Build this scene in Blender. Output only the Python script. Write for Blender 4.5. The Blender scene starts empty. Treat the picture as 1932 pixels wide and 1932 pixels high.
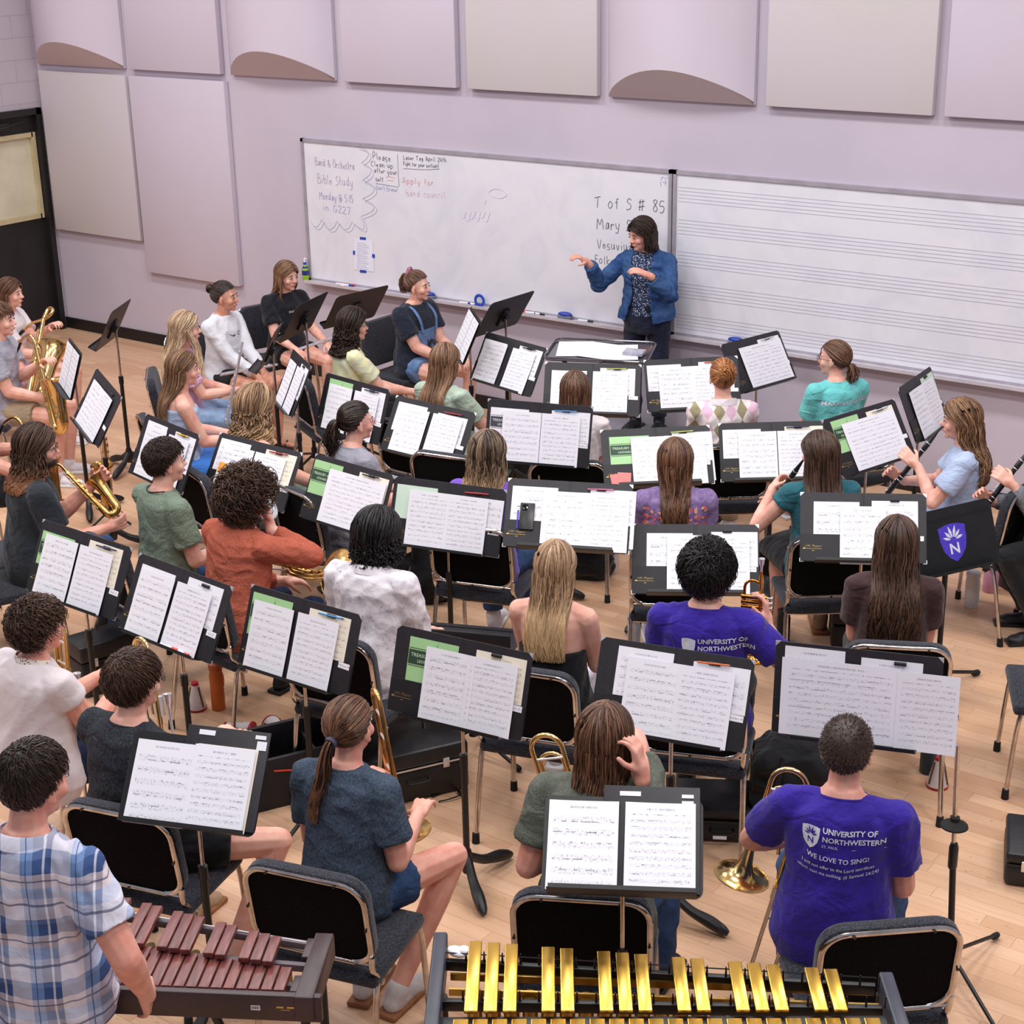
import bpy, bmesh, math, random
import numpy as np
from math import sin, cos, pi, radians as rad
from mathutils import Vector, Matrix
from mathutils.bvhtree import BVHTree
SC = bpy.context.scene
COL = SC.collection
# ---------------------------------------------------------------- camera, light, exposure
CF, CYAW, CPIT, CROLL, CH = 3079.57, 0.637084, 0.355166, -0.020114, 3.92651
YW = 10.408      # back wall
XW = -13.28      # left wall
_f = Vector((-sin(CYAW)*cos(CPIT), cos(CYAW)*cos(CPIT), -sin(CPIT)))
_r0 = Vector((cos(CYAW), sin(CYAW), 0)); _u0 = _r0.cross(_f)
_r = _r0*cos(CROLL)+_u0*sin(CROLL); _u = -_r0*sin(CROLL)+_u0*cos(CROLL)
CAMP = Vector((0, 0, CH))
cam = bpy.data.objects.new('camera', bpy.data.cameras.new('camera')); COL.objects.link(cam)
cam.matrix_world = Matrix(((_r.x, _u.x, -_f.x, 0), (_r.y, _u.y, -_f.y, 0), (_r.z, _u.z, -_f.z, CH), (0, 0, 0, 1)))
cam.data.sensor_width = 36; cam.data.lens = CF/1932*36; cam.data.clip_end = 60
cam.data.dof.use_dof = False
SC.camera = cam
SC.view_settings.view_transform = 'Standard'; SC.view_settings.look = 'None'
SC.view_settings.gamma = 1; SC.view_settings.exposure = -0.16
SC.view_settings.use_curve_mapping = False
W = bpy.data.worlds.new('world'); SC.world = W; W.use_nodes = True
W.node_tree.nodes['Background'].inputs[0].default_value = (0.90, 0.88, 1.0, 1)
W.node_tree.nodes['Background'].inputs[1].default_value = 0.40
def area(x, y, z, sx, sy, e, col=(1, .965, .95)):
    l = bpy.data.lights.new('ceiling_light', 'AREA'); l.shape = 'RECTANGLE'; l.size = sx; l.size_y = sy; l.energy = e; l.color = col
    o = bpy.data.objects.new('ceiling_light', l); COL.objects.link(o); o.location = (x, y, z); return o
for lx in (-11.2, -8.4, -5.6, -2.8, 0.0):
    for ly in (2.2, 5.0, 7.8):
        area(lx, ly, 5.6, 1.2, 0.6, {2.2: 58, 5.0: 80, 7.8: 82}[ly])
def ray(px):
    return _f+_r*((px[0]-966)/CF)-_u*((px[1]-966)/CF)
def at_z(px, z):
    d = ray(px); return CAMP+d*((z-CH)/d.z)
def at_y(px, y=YW):
    d = ray(px); return CAMP+d*(y/d.y)
# ---------------------------------------------------------------- node helper and materials
class NT:
    def __init__(s, mat): s.t = mat.node_tree; s.n = s.t.nodes; s.l = s.t.links
    def put(s, sock, v):
        if isinstance(v, bpy.types.NodeSocket): s.l.new(v, sock)
        elif isinstance(v, tuple) and sock.type == 'RGBA' and len(v) == 3: sock.default_value = (*v, 1)
        else: sock.default_value = v
    def m(s, op, a, b=0.0, c=None, clamp=False):
        n = s.n.new('ShaderNodeMath'); n.operation = op; n.use_clamp = clamp; s.put(n.inputs[0], a); s.put(n.inputs[1], b)
        if c is not None: s.put(n.inputs[2], c)
        return n.outputs[0]
    def mix(s, f, a, b, mode='MIX'):
        n = s.n.new('ShaderNodeMix'); n.data_type = 'RGBA'; n.blend_type = mode; s.put(n.inputs[0], f); s.put(n.inputs[6], a); s.put(n.inputs[7], b); return n.outputs[2]
    def co(s, which='Object'):
        return s.n.new('ShaderNodeTexCoord').outputs[which]
    def xyz(s, v):
        n = s.n.new('ShaderNodeSeparateXYZ'); s.l.new(v, n.inputs[0]); return n.outputs
    def cxyz(s, x, y, z):
        n = s.n.new('ShaderNodeCombineXYZ'); s.put(n.inputs[0], x); s.put(n.inputs[1], y); s.put(n.inputs[2], z); return n.outputs[0]
    def scale(s, v, k):
        n = s.n.new('ShaderNodeMapping'); s.l.new(v, n.inputs[0]); n.inputs[3].default_value = k; return n.outputs[0]
    def noise(s, v, sc, det=3, rough=.55, dist=0):
        n = s.n.new('ShaderNodeTexNoise'); s.l.new(v, n.inputs['Vector']); n.inputs['Scale'].default_value = sc; n.inputs['Detail'].default_value = det
        n.inputs['Roughness'].default_value = rough; n.inputs['Distortion'].default_value = dist; return n.outputs['Fac']
    def voro(s, v, sc, feat='F1', out='Distance'):
        n = s.n.new('ShaderNodeTexVoronoi'); n.feature = feat; s.l.new(v, n.inputs['Vector']); n.inputs['Scale'].default_value = sc; return n.outputs[out]
    def ramp(s, f, stops, interp='LINEAR'):
        n = s.n.new('ShaderNodeValToRGB'); s.l.new(f, n.inputs[0]); cr = n.color_ramp; cr.interpolation = interp
        while len(cr.elements) < len(stops): cr.elements.new(.5)
        for e, (p, c) in zip(cr.elements, stops): e.position = p; e.color = (*c, 1)
        return n.outputs[0]
    def step(s, v, lo, hi):
        n = s.n.new('ShaderNodeMapRange'); n.interpolation_type = 'SMOOTHSTEP'; s.put(n.inputs[0], v); n.inputs[1].default_value = lo; n.inputs[2].default_value = hi; return n.outputs[0]
    def attr(s, name):
        n = s.n.new('ShaderNodeAttribute'); n.attribute_name = name; return n.outputs['Fac']
    def rnd(s): return s.n.new('ShaderNodeObjectInfo').outputs['Random']
    def bump(s, h, st=.3, d=.01):
        n = s.n.new('ShaderNodeBump'); n.inputs['Strength'].default_value = st; n.inputs['Distance'].default_value = d; s.l.new(h, n.inputs['Height']); s.l.new(n.outputs[0], s.n['Principled BSDF'].inputs['Normal'])
    def base(s, c): s.put(s.n['Principled BSDF'].inputs['Base Color'], c)
def sr(c):  # sRGB 0..255 -> linear
    return tuple(((v/255)/12.92 if v/255 <= .04045 else ((v/255+.055)/1.055)**2.4) for v in c)
MC = {}
def mat(name, c=(128, 128, 128), rough=.6, metal=0., spec=.5, fn=None, alpha=None, trans=0., coat=0., sheen=0.):
    if name in MC: return MC[name]
    m = bpy.data.materials.new(name); m.use_nodes = True; b = m.node_tree.nodes['Principled BSDF']
    b.inputs['Base Color'].default_value = (*sr(c), 1); b.inputs['Roughness'].default_value = rough; b.inputs['Metallic'].default_value = metal
    b.inputs['Specular IOR Level'].default_value = spec; b.inputs['Transmission Weight'].default_value = trans
    b.inputs['Coat Weight'].default_value = coat; b.inputs['Sheen Weight'].default_value = sheen
    if alpha is not None: b.inputs['Alpha'].default_value = alpha
    if fn: fn(NT(m))
    MC[name] = m; return m
def mottled(c1, c2, sc=8, det=4, bump=0, bs=40):
    def fn(n):
        o = n.co(); n.base(n.mix(n.step(n.noise(o, sc, det), .3, .7), sr(c1), sr(c2)))
        if bump: n.bump(n.noise(o, bs, 3), bump, .004)
    return fn
def cloth(name, c, var=.10, rough=.85, weave=220, wr=.5):
    def fn(n):
        o = n.co(); k = n.noise(o, 5, 4); f = n.noise(o, weave, 2); d = tuple(v*(1-var*1.6) for v in sr(c)); l = tuple(min(1, v*(1+var)) for v in sr(c))
        col = n.mix(n.step(k, .3, .7), d, l); col = n.mix(n.m('MULTIPLY', f, .25), col, tuple(v*.55 for v in sr(c))); n.base(col)
        h = n.m('ADD', n.noise(n.scale(o, (1, 1, 1.6)), 9, 3, .5, 1.2), n.m('MULTIPLY', f, .05)); n.bump(h, wr, .03)
    return mat(name, c, rough, fn=fn, spec=.25, sheen=.15)
def skin_mat(name, c):
    def fn(n):
        o = n.co(); k = n.noise(o, 14, 3); d = (c[0]*.95, c[1]*.84, c[2]*.82)
        n.base(n.mix(n.step(k, .3, .75), sr(c), sr(d)))
        b = n.n['Principled BSDF']; b.inputs['Subsurface Weight'].default_value = .12; b.inputs['Subsurface Radius'].default_value = (.02, .008, .004); b.inputs['Subsurface Scale'].default_value = .6
    return mat(name, c, .5, fn=fn, spec=.35)
def hair_mat(name, dark, light, tip=None):
    def fn(n):
        sv = n.attr('sv'); t = n.attr('st'); o = n.co()
        k = n.m('ADD', n.m('MULTIPLY', sv, .75), n.m('MULTIPLY', n.noise(o, 30, 2), .35))
        c = n.mix(n.step(k, .22, 1.12), sr(dark), sr(light))
        if tip: c = n.mix(n.m('MULTIPLY', n.step(t, .45, 1.), .85), c, sr(tip))
        n.base(c)
    return mat(name, dark, .42, fn=fn, spec=.4)
BLK = mat('black_board_cover', (30, 27, 34), .55, fn=mottled((33, 30, 38), (26, 23, 30), 30, 3, .2, 300))
BLKF = mat('black_pocket', (14, 13, 20), .6, fn=mottled((20, 19, 27), (13, 12, 18), 14))
BLKM = mat('black_powder_metal', (17, 17, 20), .42, fn=mottled((20, 20, 23), (13, 13, 16), 12, 3, .12, 400))
BLKP = mat('black_plastic', (16, 16, 18), .35, fn=mottled((22, 22, 24), (14, 14, 16), 9))
BLKC = mat('black_vinyl_case', (15, 15, 18), .45, fn=mottled((30, 31, 35), (18, 18, 21), 10, 4, .4, 120))
def _cf(n):
    o = n.co(); f = n.noise(o, 160, 3); n.base(n.mix(n.step(f, .35, .7), sr((30, 31, 37)), sr((62, 63, 73)))); n.bump(f, .5, .004)
FAB = mat('charcoal_chair_fabric', (40, 41, 48), .95, spec=.1, fn=_cf, sheen=.2)
def _cb(n):
    o = n.co(); f = n.noise(o, 200, 3); n.base(n.mix(n.step(f, .5, .8), sr((13, 12, 13)), sr((33, 31, 34)))); n.bump(f, .4, .003)
FABD = mat('black_chair_fabric', (20, 19, 20), .95, spec=.1, fn=_cb)
CHR = mat('chrome', (205, 198, 192), .16, 1., fn=mottled((214, 208, 204), (188, 180, 172), 20))
SILV = mat('silver_plate', (235, 234, 238), .34, .8, fn=mottled((238, 237, 241), (222, 221, 226), 30))
BRASS = mat('lacquered_brass', (232, 196, 130), .18, 1., fn=mottled((234, 200, 138), (222, 184, 116), 14))
BRASS2 = mat('aged_gold_brass', (206, 164, 100), .25, 1., fn=mottled((216, 176, 112), (176, 130, 72), 24))
RUB = mat('black_rubber', (14, 14, 15), .8, fn=mottled((17, 17, 18), (10, 10, 11), 20))
WHT = mat('white_paint', (225, 225, 228), .5, fn=mottled((230, 230, 232), (216, 216, 220), 9))
INK = mat('black_marker_ink', (46, 50, 54), .6, fn=mottled((60, 64, 68), (36, 40, 44), 60))
def paper_fn(c, staves=9, lab=False):
    def fn(n):
        uv = n.xyz(n.co('UV')); u, v = uv[0], uv[1]; r = n.rnd(); off = n.m('MULTIPLY', r, 37.)
        vv = n.m('MULTIPLY', v, float(staves)); f = n.m('FRACT', vv); row = n.m('FLOOR', vv)
        d = n.m('ABSOLUTE', n.m('SUBTRACT', f, .5)); band = n.m('SUBTRACT', 1., n.step(d, .17, .21))
        ln = n.m('FRACT', n.m('MULTIPLY', n.m('SUBTRACT', f, .33), 12.)); lines = n.m('MULTIPLY', n.m('LESS_THAN', ln, .2), band)
        mu = n.m('MULTIPLY', n.m('GREATER_THAN', u, .07), n.m('LESS_THAN', u, .94)); mv = n.m('MULTIPLY', n.m('GREATER_THAN', v, .06), n.m('LESS_THAN', v, .87))
        mm = n.m('MULTIPLY', mu, mv)
        p = n.cxyz(n.m('ADD', n.m('MULTIPLY', u, 46.), off), n.m('ADD', n.m('MULTIPLY', row, 7.3), n.m('MULTIPLY', f, 4.5)), off)
        nt = n.step(n.noise(p, 1., 1, .5), .57, .64)
        wide = n.m('SUBTRACT', 1., n.step(d, .22, .34))
        p2 = n.cxyz(n.m('ADD', n.m('MULTIPLY', u, 13.), off), n.m('MULTIPLY', row, 3.7), off)
        bm = n.m('MULTIPLY', n.step(n.noise(p2, 1., 0), .55, .57), n.m('LESS_THAN', n.m('ABSOLUTE', n.m('SUBTRACT', f, n.m('ADD', .28, n.m('MULTIPLY', n.m('FRACT', n.m('MULTIPLY', row, .618)), .45)))), .045))
        ink = n.m('ADD', n.m('MULTIPLY', lines, .26), n.m('MULTIPLY', n.m('MULTIPLY', nt, wide), .36)); ink = n.m('ADD', ink, n.m('MULTIPLY', bm, .5))
        ink = n.m('MULTIPLY', ink, mm, clamp=True)
        tt = n.m('MULTIPLY', n.m('MULTIPLY', n.m('LESS_THAN', n.m('ABSOLUTE', n.m('SUBTRACT', u, .5)), .2), n.m('LESS_THAN', n.m('ABSOLUTE', n.m('SUBTRACT', v, .925)), .012)), n.step(n.noise(n.cxyz(n.m('ADD', n.m('MULTIPLY', u, 70.), off), 0., off), 1., 1), .42, .55))
        ink = n.m('ADD', ink, n.m('MULTIPLY', tt, .45), clamp=True)
        n.base(n.mix(ink, sr(c), sr((48, 48, 62))))
    return fn
PAPER = mat('printed_music_paper', (236, 235, 243), .8, fn=paper_fn((236, 235, 243)), spec=.2)
PAPERB = mat('dense_printed_music_paper', (236, 235, 243), .8, fn=paper_fn((234, 233, 242), 12), spec=.2)
PAPERS = mat('sparse_printed_music_paper', (236, 235, 243), .8, fn=paper_fn((235, 234, 242), 7), spec=.2)
CREAM = mat('cream_music_paper', (236, 228, 214), .8, fn=paper_fn((237, 229, 213), 11), spec=.2)
BLANK = mat('plain_white_paper', (238, 237, 244), .8, fn=mottled((240, 239, 246), (230, 229, 238), 6))
MINT = mat('pale_green_cover', (205, 226, 208), .7, fn=mottled((208, 229, 211), (198, 220, 202), 5))
GREEN = mat('green_book_cover', (164, 208, 150), .6, fn=mottled((168, 211, 153), (157, 201, 143), 5))
DGREEN = mat('dark_green_print', (44, 72, 52), .6, fn=mottled((46, 75, 54), (38, 64, 46), 12))
GOLD = mat('gold_foil', (196, 164, 96), .4, .6, fn=mottled((205, 172, 102), (180, 150, 88), 40))
# ---------------------------------------------------------------- mesh accumulator
def rotm(ax, deg): return Matrix.Rotation(rad(deg), 3, ax)
def frame_from(d, ref=(0, 0, 1)):
    d = Vector(d).normalized(); r = Vector(ref)
    if abs(d.dot(r)) > .97: r = Vector((0, 1, 0)) if abs(d.y) < .9 else Vector((1, 0, 0))
    x = r.cross(d).normalized(); y = d.cross(x); return x, y, d
class MB:
    def __init__(s): s.v = []; s.f = []; s.mi = []; s.cur = 0; s.uv = None
    def add(s, vs, fs):
        b = len(s.v); s.v += [tuple(p) for p in vs]; s.f += [tuple(i+b for i in f) for f in fs]; s.mi += [s.cur]*len(fs)
    def loft(s, rings, cap=True, closed=False):
        n = len(rings[0]); vs = [p for r in rings for p in r]; fs = []; k = len(rings)
        for i in range(k if closed else k-1):
            a = i*n; b = ((i+1) % k)*n
            for j in range(n): fs.append((a+j, a+(j+1) % n, b+(j+1) % n, b+j))
        if cap and not closed: fs.append(tuple(range(n))[::-1]); fs.append(tuple((k-1)*n+j for j in range(n)))
        s.add(vs, fs); return s
    def tube(s, pts, r, seg=8, cap=True, closed=False, flat=1.):
        pts = [Vector(p) for p in pts]; k = len(pts); rr = r if hasattr(r, '__len__') else [r]*k; rings = []; x = None
        for i, p in enumerate(pts):
            if closed: t = pts[(i+1) % k]-pts[i-1]
            else: t = pts[min(i+1, k-1)]-pts[max(i-1, 0)]
            if t.length < 1e-9: t = Vector((0, 0, 1))
            t.normalize()
            if x is None: x, y, _ = frame_from(t)
            else:
                x = x-t*x.dot(t)
                if x.length < 1e-6: x, y, _ = frame_from(t)
                x.normalize(); y = t.cross(x)
            rings.append([p+x*(rr[i]*cos(2*pi*j/seg))+y*(rr[i]*flat*sin(2*pi*j/seg)) for j in range(seg)])
        s.loft(rings, cap, closed); return s
    def cyl(s, a, b, r, r2=None, seg=12): return s.tube([a, b], [r, r if r2 is None else r2], seg)
    def cap(s, a, b, r, r2=None, seg=10):   # rounded cone
        a = Vector(a); b = Vector(b); r2 = r if r2 is None else r2; d = (b-a); L = d.length
        if L < 1e-6: return s.ell(a, (r, r, r))
        d /= L; pts = []; rr = []
        for t in (-.999, -.9, -.6, 0): pts.append(a+d*(r*t)); rr.append(r*math.sqrt(max(1e-4, 1-t*t)))
        for t in (0, .6, .9, .999): pts.append(b+d*(r2*t)); rr.append(r2*math.sqrt(max(1e-4, 1-t*t)))
        x, y, _ = frame_from(d); s.loft([[p+x*(q*cos(2*pi*j/seg))+y*(q*sin(2*pi*j/seg)) for j in range(seg)] for p, q in zip(pts, rr)]); return s
    def ell(s, c, r, R=None, seg=14, rg=9):
        c = Vector(c); rings = []
        for i in range(rg+1):
            a = -pi/2+pi*(i*.98+.01*rg)/rg; a = max(-pi/2+.05, min(pi/2-.05, a)); ring = []
            for j in range(seg):
                v = Vector((r[0]*cos(a)*cos(2*pi*j/seg), r[1]*cos(a)*sin(2*pi*j/seg), r[2]*sin(a)))
                ring.append(c+(R @ v if R else v))
            rings.append(ring)
        s.loft(rings); return s
    def box(s, c, h, R=None, bev=0):
        c = Vector(c); x, y, z = h
        if bev:
            b = min(bev, x*.9, y*.9, z*.9); pts = []
            def rr(zz, ins):
                o = []
                for sx, sy, a0 in ((1, 1, 0), (-1, 1, 90), (-1, -1, 180), (1, -1, 270)):
                    for k in range(4):
                        a = rad(a0+k*30); o.append(Vector((sx*(x-b)+(b-ins)*cos(a), sy*(y-b)+(b-ins)*sin(a), zz)))
                return o
            rings = [rr(-z, b*.9), rr(-z+b*.3, b*.3), rr(-z+b, 0), rr(z-b, 0), rr(z-b*.3, b*.3), rr(z, b*.9)]
            s.loft([[c+(R @ p if R else p) for p in r] for r in rings]); return s
        vs = [Vector((sx*x, sy*y, sz*z)) for sz in (-1, 1) for sy in (-1, 1) for sx in (-1, 1)]
        s.add([c+(R @ p if R else p) for p in vs], [(0, 2, 3, 1), (4, 5, 7, 6), (0, 1, 5, 4), (1, 3, 7, 5), (3, 2, 6, 7), (2, 0, 4, 6)]); return s
    def lathe(s, prof, o=(0, 0, 0), d=(0, 0, 1), seg=24, cap=True):   # prof: (r, h)
        o = Vector(o); x, y, z = frame_from(d); s.loft([[o+z*h+x*(r*cos(2*pi*j/seg))+y*(r*sin(2*pi*j/seg)) for j in range(seg)] for r, h in prof], cap); return s
    def slab(s, outline, z0, z1):   # extrude xy outline
        n = len(outline); vs = [Vector((x, y, z0)) for x, y in outline]+[Vector((x, y, z1)) for x, y in outline]
        s.add(vs, [tuple(range(n))[::-1], tuple(range(n, 2*n))]+[(j, (j+1) % n, n+(j+1) % n, n+j) for j in range(n)]); return s
    def build(s, name, m, parent=None, mw=None, smooth=35, link=True):
        me = bpy.data.meshes.new(name); me.from_pydata(s.v, [], s.f)
        for x in (m if isinstance(m, (list, tuple)) else [m]): me.materials.append(x)
        if any(s.mi): me.polygons.foreach_set('material_index', s.mi)
        if smooth: me.polygons.foreach_set('use_smooth', [True]*len(me.polygons)); me.set_sharp_from_angle(angle=rad(smooth))
        me.update(); return mkobj(name, me, parent, mw)
def mkobj(name, me, parent=None, mw=None):
    o = bpy.data.objects.new(name, me); COL.objects.link(o)
    if parent is not None: o.parent = parent
    if mw is not None: o.matrix_local = mw
    return o
def tag(o, label=None, cat=None, group=None, kind=None):
    if label: o['label'] = label
    if cat: o['category'] = cat
    if group: o['group'] = group
    if kind: o['kind'] = kind
    return o
def thing(name, label, cat, mw=None, group=None):
    o = bpy.data.objects.new(name, None); COL.objects.link(o); o.empty_display_size = .05
    if mw is not None: o.matrix_world = mw
    return tag(o, label, cat, group)
def copy_tree(o, parent=None):
    c = o.copy(); COL.objects.link(c)
    if parent is not None: c.parent = parent
    for ch in list(o.children): copy_tree(ch, c)
    return c
def rrect(w, h, r, n=4):
    o = []
    for sx, sy, a0 in ((1, 1, 0), (-1, 1, 90), (-1, -1, 180), (1, -1, 270)):
        for k in range(n+1):
            a = rad(a0+k*90/n); o.append((sx*(w/2-r)+r*cos(a), sy*(h/2-r)+r*sin(a)))
    return o
def bez(pts, n=24):   # catmull-rom through points
    P = [Vector(p) for p in pts]; P = [P[0]*2-P[1]]+P+[P[-1]*2-P[-2]]; out = []; k = len(P)-3
    for i in range(k):
        m = max(2, n//k)
        for j in range(m):
            t = j/m; a, b, c, d = P[i:i+4]
            out.append(.5*((2*b)+(c-a)*t+(2*a-5*b+4*c-d)*t*t+(3*b-a-3*c+d)*t**3))
    out.append(P[-2]); return out
def text_mesh(txt, size, thick=.0, align='CENTER', shear=0., sp=1., off=0.):
    cu = bpy.data.curves.new('t', 'FONT'); cu.body = txt; cu.size = size; cu.align_x = align; cu.align_y = 'CENTER'; cu.extrude = thick; cu.shear = shear; cu.space_character = sp; cu.offset = off; cu.resolution_u = 2
    o = bpy.data.objects.new('t', cu); COL.objects.link(o); dg = bpy.context.evaluated_depsgraph_get(); me = bpy.data.meshes.new_from_object(o.evaluated_get(dg))
    vs = [tuple(v.co) for v in me.vertices]; fs = [tuple(p.vertices) for p in me.polygons]
    bpy.data.objects.remove(o); bpy.data.curves.remove(cu); bpy.data.meshes.remove(me); return vs, fs
def remesh(mb, vox, sm=3, disp=None):
    o = mb.build('tmp', [], smooth=0); 
    md = o.modifiers.new('r', 'REMESH'); md.mode = 'VOXEL'; md.voxel_size = vox; md.use_smooth_shade = True
    if sm: ms = o.modifiers.new('s', 'SMOOTH'); ms.factor = .5; ms.iterations = sm
    dg = bpy.context.evaluated_depsgraph_get(); me = bpy.data.meshes.new_from_object(o.evaluated_get(dg))
    old = o.data; bpy.data.objects.remove(o); bpy.data.meshes.remove(old)
    if disp:
        n = len(me.vertices); co = np.empty(n*3, 'f'); me.vertices.foreach_get('co', co); co = co.reshape(-1, 3)
        no = np.empty(n*3, 'f'); me.vertex_normals.foreach_get('vector', no); no = no.reshape(-1, 3)
        co = co+no*disp(co)[:, None]; me.vertices.foreach_set('co', co.astype('f').ravel())
    me.update(); return me
def wrinkle(amp, seed):
    r = np.random.RandomState(seed); ks = r.normal(size=(7, 3))*14+np.array([0, 0, 8.]); ph = r.uniform(0, 6.28, 7); kw = r.normal(size=(3, 3))*9
    def f(c):
        w = sum(np.sin(c @ kw[i]+i)*.9 for i in range(3)); o = np.zeros(len(c))
        for k, p in zip(ks, ph): o += 1-np.abs(np.sin(c @ k*.9+p+w*1.3))*1.4
        return amp*o/3.2
    return f
# ---------------------------------------------------------------- room
def at_x(px, x):
    d = ray(px); return CAMP+d*(x/d.x)
def _floor(n):
    o = n.co(); x, y, z = n.xyz(o)[:3]
    row = n.m('FLOOR', n.m('DIVIDE', y, .083)); rnd = n.m('FRACT', n.m('MULTIPLY', n.m('SINE', n.m('MULTIPLY', row, 12.9898)), 43758.5))
    xx = n.m('ADD', n.m('DIVIDE', x, .72), n.m('MULTIPLY', rnd, 7.)); pl = n.m('FLOOR', xx)
    id2 = n.m('FRACT', n.m('MULTIPLY', n.m('SINE', n.m('ADD', n.m('MULTIPLY', pl, 78.233), n.m('MULTIPLY', row, 37.719))), 43758.5))
    g = n.noise(n.cxyz(n.m('ADD', n.m('MULTIPLY', x, 2.2), n.m('MULTIPLY', id2, 31.)), n.m('MULTIPLY', y, 34.), 0.), 1., 5, .6, .6)
    c = n.ramp(id2, [(0, sr((198, 154, 120))), (.35, sr((211, 169, 135))), (.7, sr((219, 180, 148))), (1, sr((206, 164, 130)))])
    c = n.mix(n.m('MULTIPLY', n.step(g, .35, .75), .45), c, sr((190, 146, 114)))
    fy = n.m('FRACT', n.m('DIVIDE', y, .083)); fx = n.m('FRACT', xx)
    s = n.m('MAXIMUM', n.m('LESS_THAN', fy, .028), n.m('LESS_THAN', fx, .0035)); c = n.mix(n.m('MULTIPLY', s, .55), c, sr((128, 88, 62)))
    sc = n.noise(n.cxyz(n.m('MULTIPLY', x, 9.), n.m('MULTIPLY', y, 30.), 2.), 1., 3, .5, 2.); c = n.mix(n.m('MULTIPLY', n.step(sc, .68, .74), .5), c, sr((110, 78, 60)))
    dk = n.voro(n.scale(o, (2.4, 5., 1)), 2.); c = n.mix(n.m('MULTIPLY', n.m('LESS_THAN', dk, .035), .55), c, sr((80, 58, 48)))
    big = n.noise(o, .7, 3); c = n.mix(n.m('MULTIPLY', n.step(big, .35, .7), .18), c, sr((200, 160, 130)))
    n.base(c); n.put(n.n['Principled BSDF'].inputs['Roughness'], n.m('ADD', .34, n.m('MULTIPLY', g, .2)))
FLOOR = mat('maple_strip_floor', (216, 176, 145), .4, fn=_floor, spec=.4, coat=.06)
def _wall(n):
    o = n.co(); k = n.noise(o, 1.2, 3); f = n.noise(o, 90, 2); n.base(n.mix(n.step(k, .3, .7), sr((189, 180, 194)), sr((196, 186, 199)))); n.bump(f, .12, .003)
WALL = mat('lavender_grey_wall_paint', (192, 183, 196), .75, fn=_wall, spec=.2)
def _cmu(n):
    o = n.co(); x, y, z = n.xyz(o)[:3]
    r = n.m('FLOOR', n.m('DIVIDE', z, .203)); fz = n.m('FRACT', n.m('DIVIDE', z, .203)); fy = n.m('FRACT', n.m('ADD', n.m('DIVIDE', y, .406), n.m('MULTIPLY', n.m('MODULO', r, 2.), .5)))
    j = n.m('MAXIMUM', n.m('LESS_THAN', fz, .05), n.m('LESS_THAN', fy, .025)); n.base(n.mix(n.m('MULTIPLY', j, .35), sr((186, 176, 186)), sr((150, 140, 150)))); n.bump(n.m('SUBTRACT', 1., j), .5, .006)
CMU = mat('painted_block_wall', (180, 170, 180), .8, fn=_cmu, spec=.2)
def slabobj(name, c, h, m, kind='structure', parent=None, bev=0):
    o = MB().box(c, h, bev=bev).build(name, m, parent)
    if kind and parent is None: tag(o, kind=kind)
    return o
slabobj('floor', (-6.3, 5.5, -.05), (7.2, 5.3, .05), FLOOR)
slabobj('wall_back', (-6.3, YW+.08, 1.95), (7.2, .08, 1.95), WALL)
wl = MB(); dy0, dy1, dz = 8.6, 10.36, 2.19
wl.box((XW-.09, (0.2+dy0)/2, 1.95), (.09, (dy0-.2)/2, 1.95)).box((XW-.09, (dy0+YW)/2, (3.9+dz)/2), (.09, (YW-dy0)/2, (3.9-dz)/2)).box((XW-.09, (dy1+YW)/2, dz/2), (.09, (YW-dy1)/2, dz/2))
tag(wl.build('wall_left', CMU), kind='structure')
bb = MB().box((-6.3, YW-.008, .055), (6.98, .008, .055)); tag(bb.build('baseboard_back', mat('black_rubber_base', (18, 17, 20), .45, fn=mottled((22, 21, 24), (14, 13, 16), 5))), kind='structure')
dr = thing('door_1', None, None); tag(dr, kind='structure')
BD = mat('black_door_paint', (26, 23, 25), .5, fn=mottled((30, 27, 29), (21, 18, 20), 3, 3, .15, 40))
f = MB(); 
for y in (dy0+.03, dy1-.03): f.box((XW-.03, y, dz/2), (.07, .03, dz/2))
f.box((XW-.03, (dy0+dy1)/2, dz-.03), (.07, (dy1-dy0)/2, .03)); f.build('door_frame', BD, dr)
leaf = MB(); y0, y1 = dy0+.06, dy1-.06; w0 = at_x((0, 415), XW-.04); w1 = at_x((58, 255), XW-.04); wy1 = w1.y; wy0 = wy1-.62; wz0, wz1 = w0.z-.02, w1.z
for a, b, c, d in ((y0, wy0, 0, dz-.06), (wy1, y1, 0, dz-.06), (wy0, wy1, 0, wz0), (wy0, wy1, wz1, dz-.06)): leaf.box((XW-.05, (a+b)/2, (c+d)/2), (.022, (b-a)/2, (d-c)/2))
leaf.build('door_panel', BD, dr)
CRF = mat('beige_window_frame', (190, 176, 140), .5, fn=mottled((196, 182, 146), (182, 168, 132), 6))
fr = MB()
for a, b, c, d in ((wy0-.03, wy0+.015, wz0-.03, wz1+.03), (wy1-.015, wy1+.03, wz0-.03, wz1+.03), (wy0, wy1, wz0-.03, wz0+.015), (wy0, wy1, wz1-.015, wz1+.03)): fr.box((XW-.045, (a+b)/2, (c+d)/2), (.035, (b-a)/2, (d-c)/2))
wf = fr.build('window_frame', CRF, dr)
slabobj('pane', (XW-.055, (wy0+wy1)/2, (wz0+wz1)/2), (.004, (wy1-wy0)/2, (wz1-wz0)/2), mat('frosted_pane', (206, 200, 176), .35, fn=mottled((210, 204, 180), (196, 190, 166), 4)), parent=wf)
MB().box((XW+.01, dy1-.5, 2.05), (.02, .12, .035), bev=.01).cap((XW+.035, dy1-.5, 2.04), (XW+.03, dy1-.2, 2.08), .012).build('door_closer', BD, dr)
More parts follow.
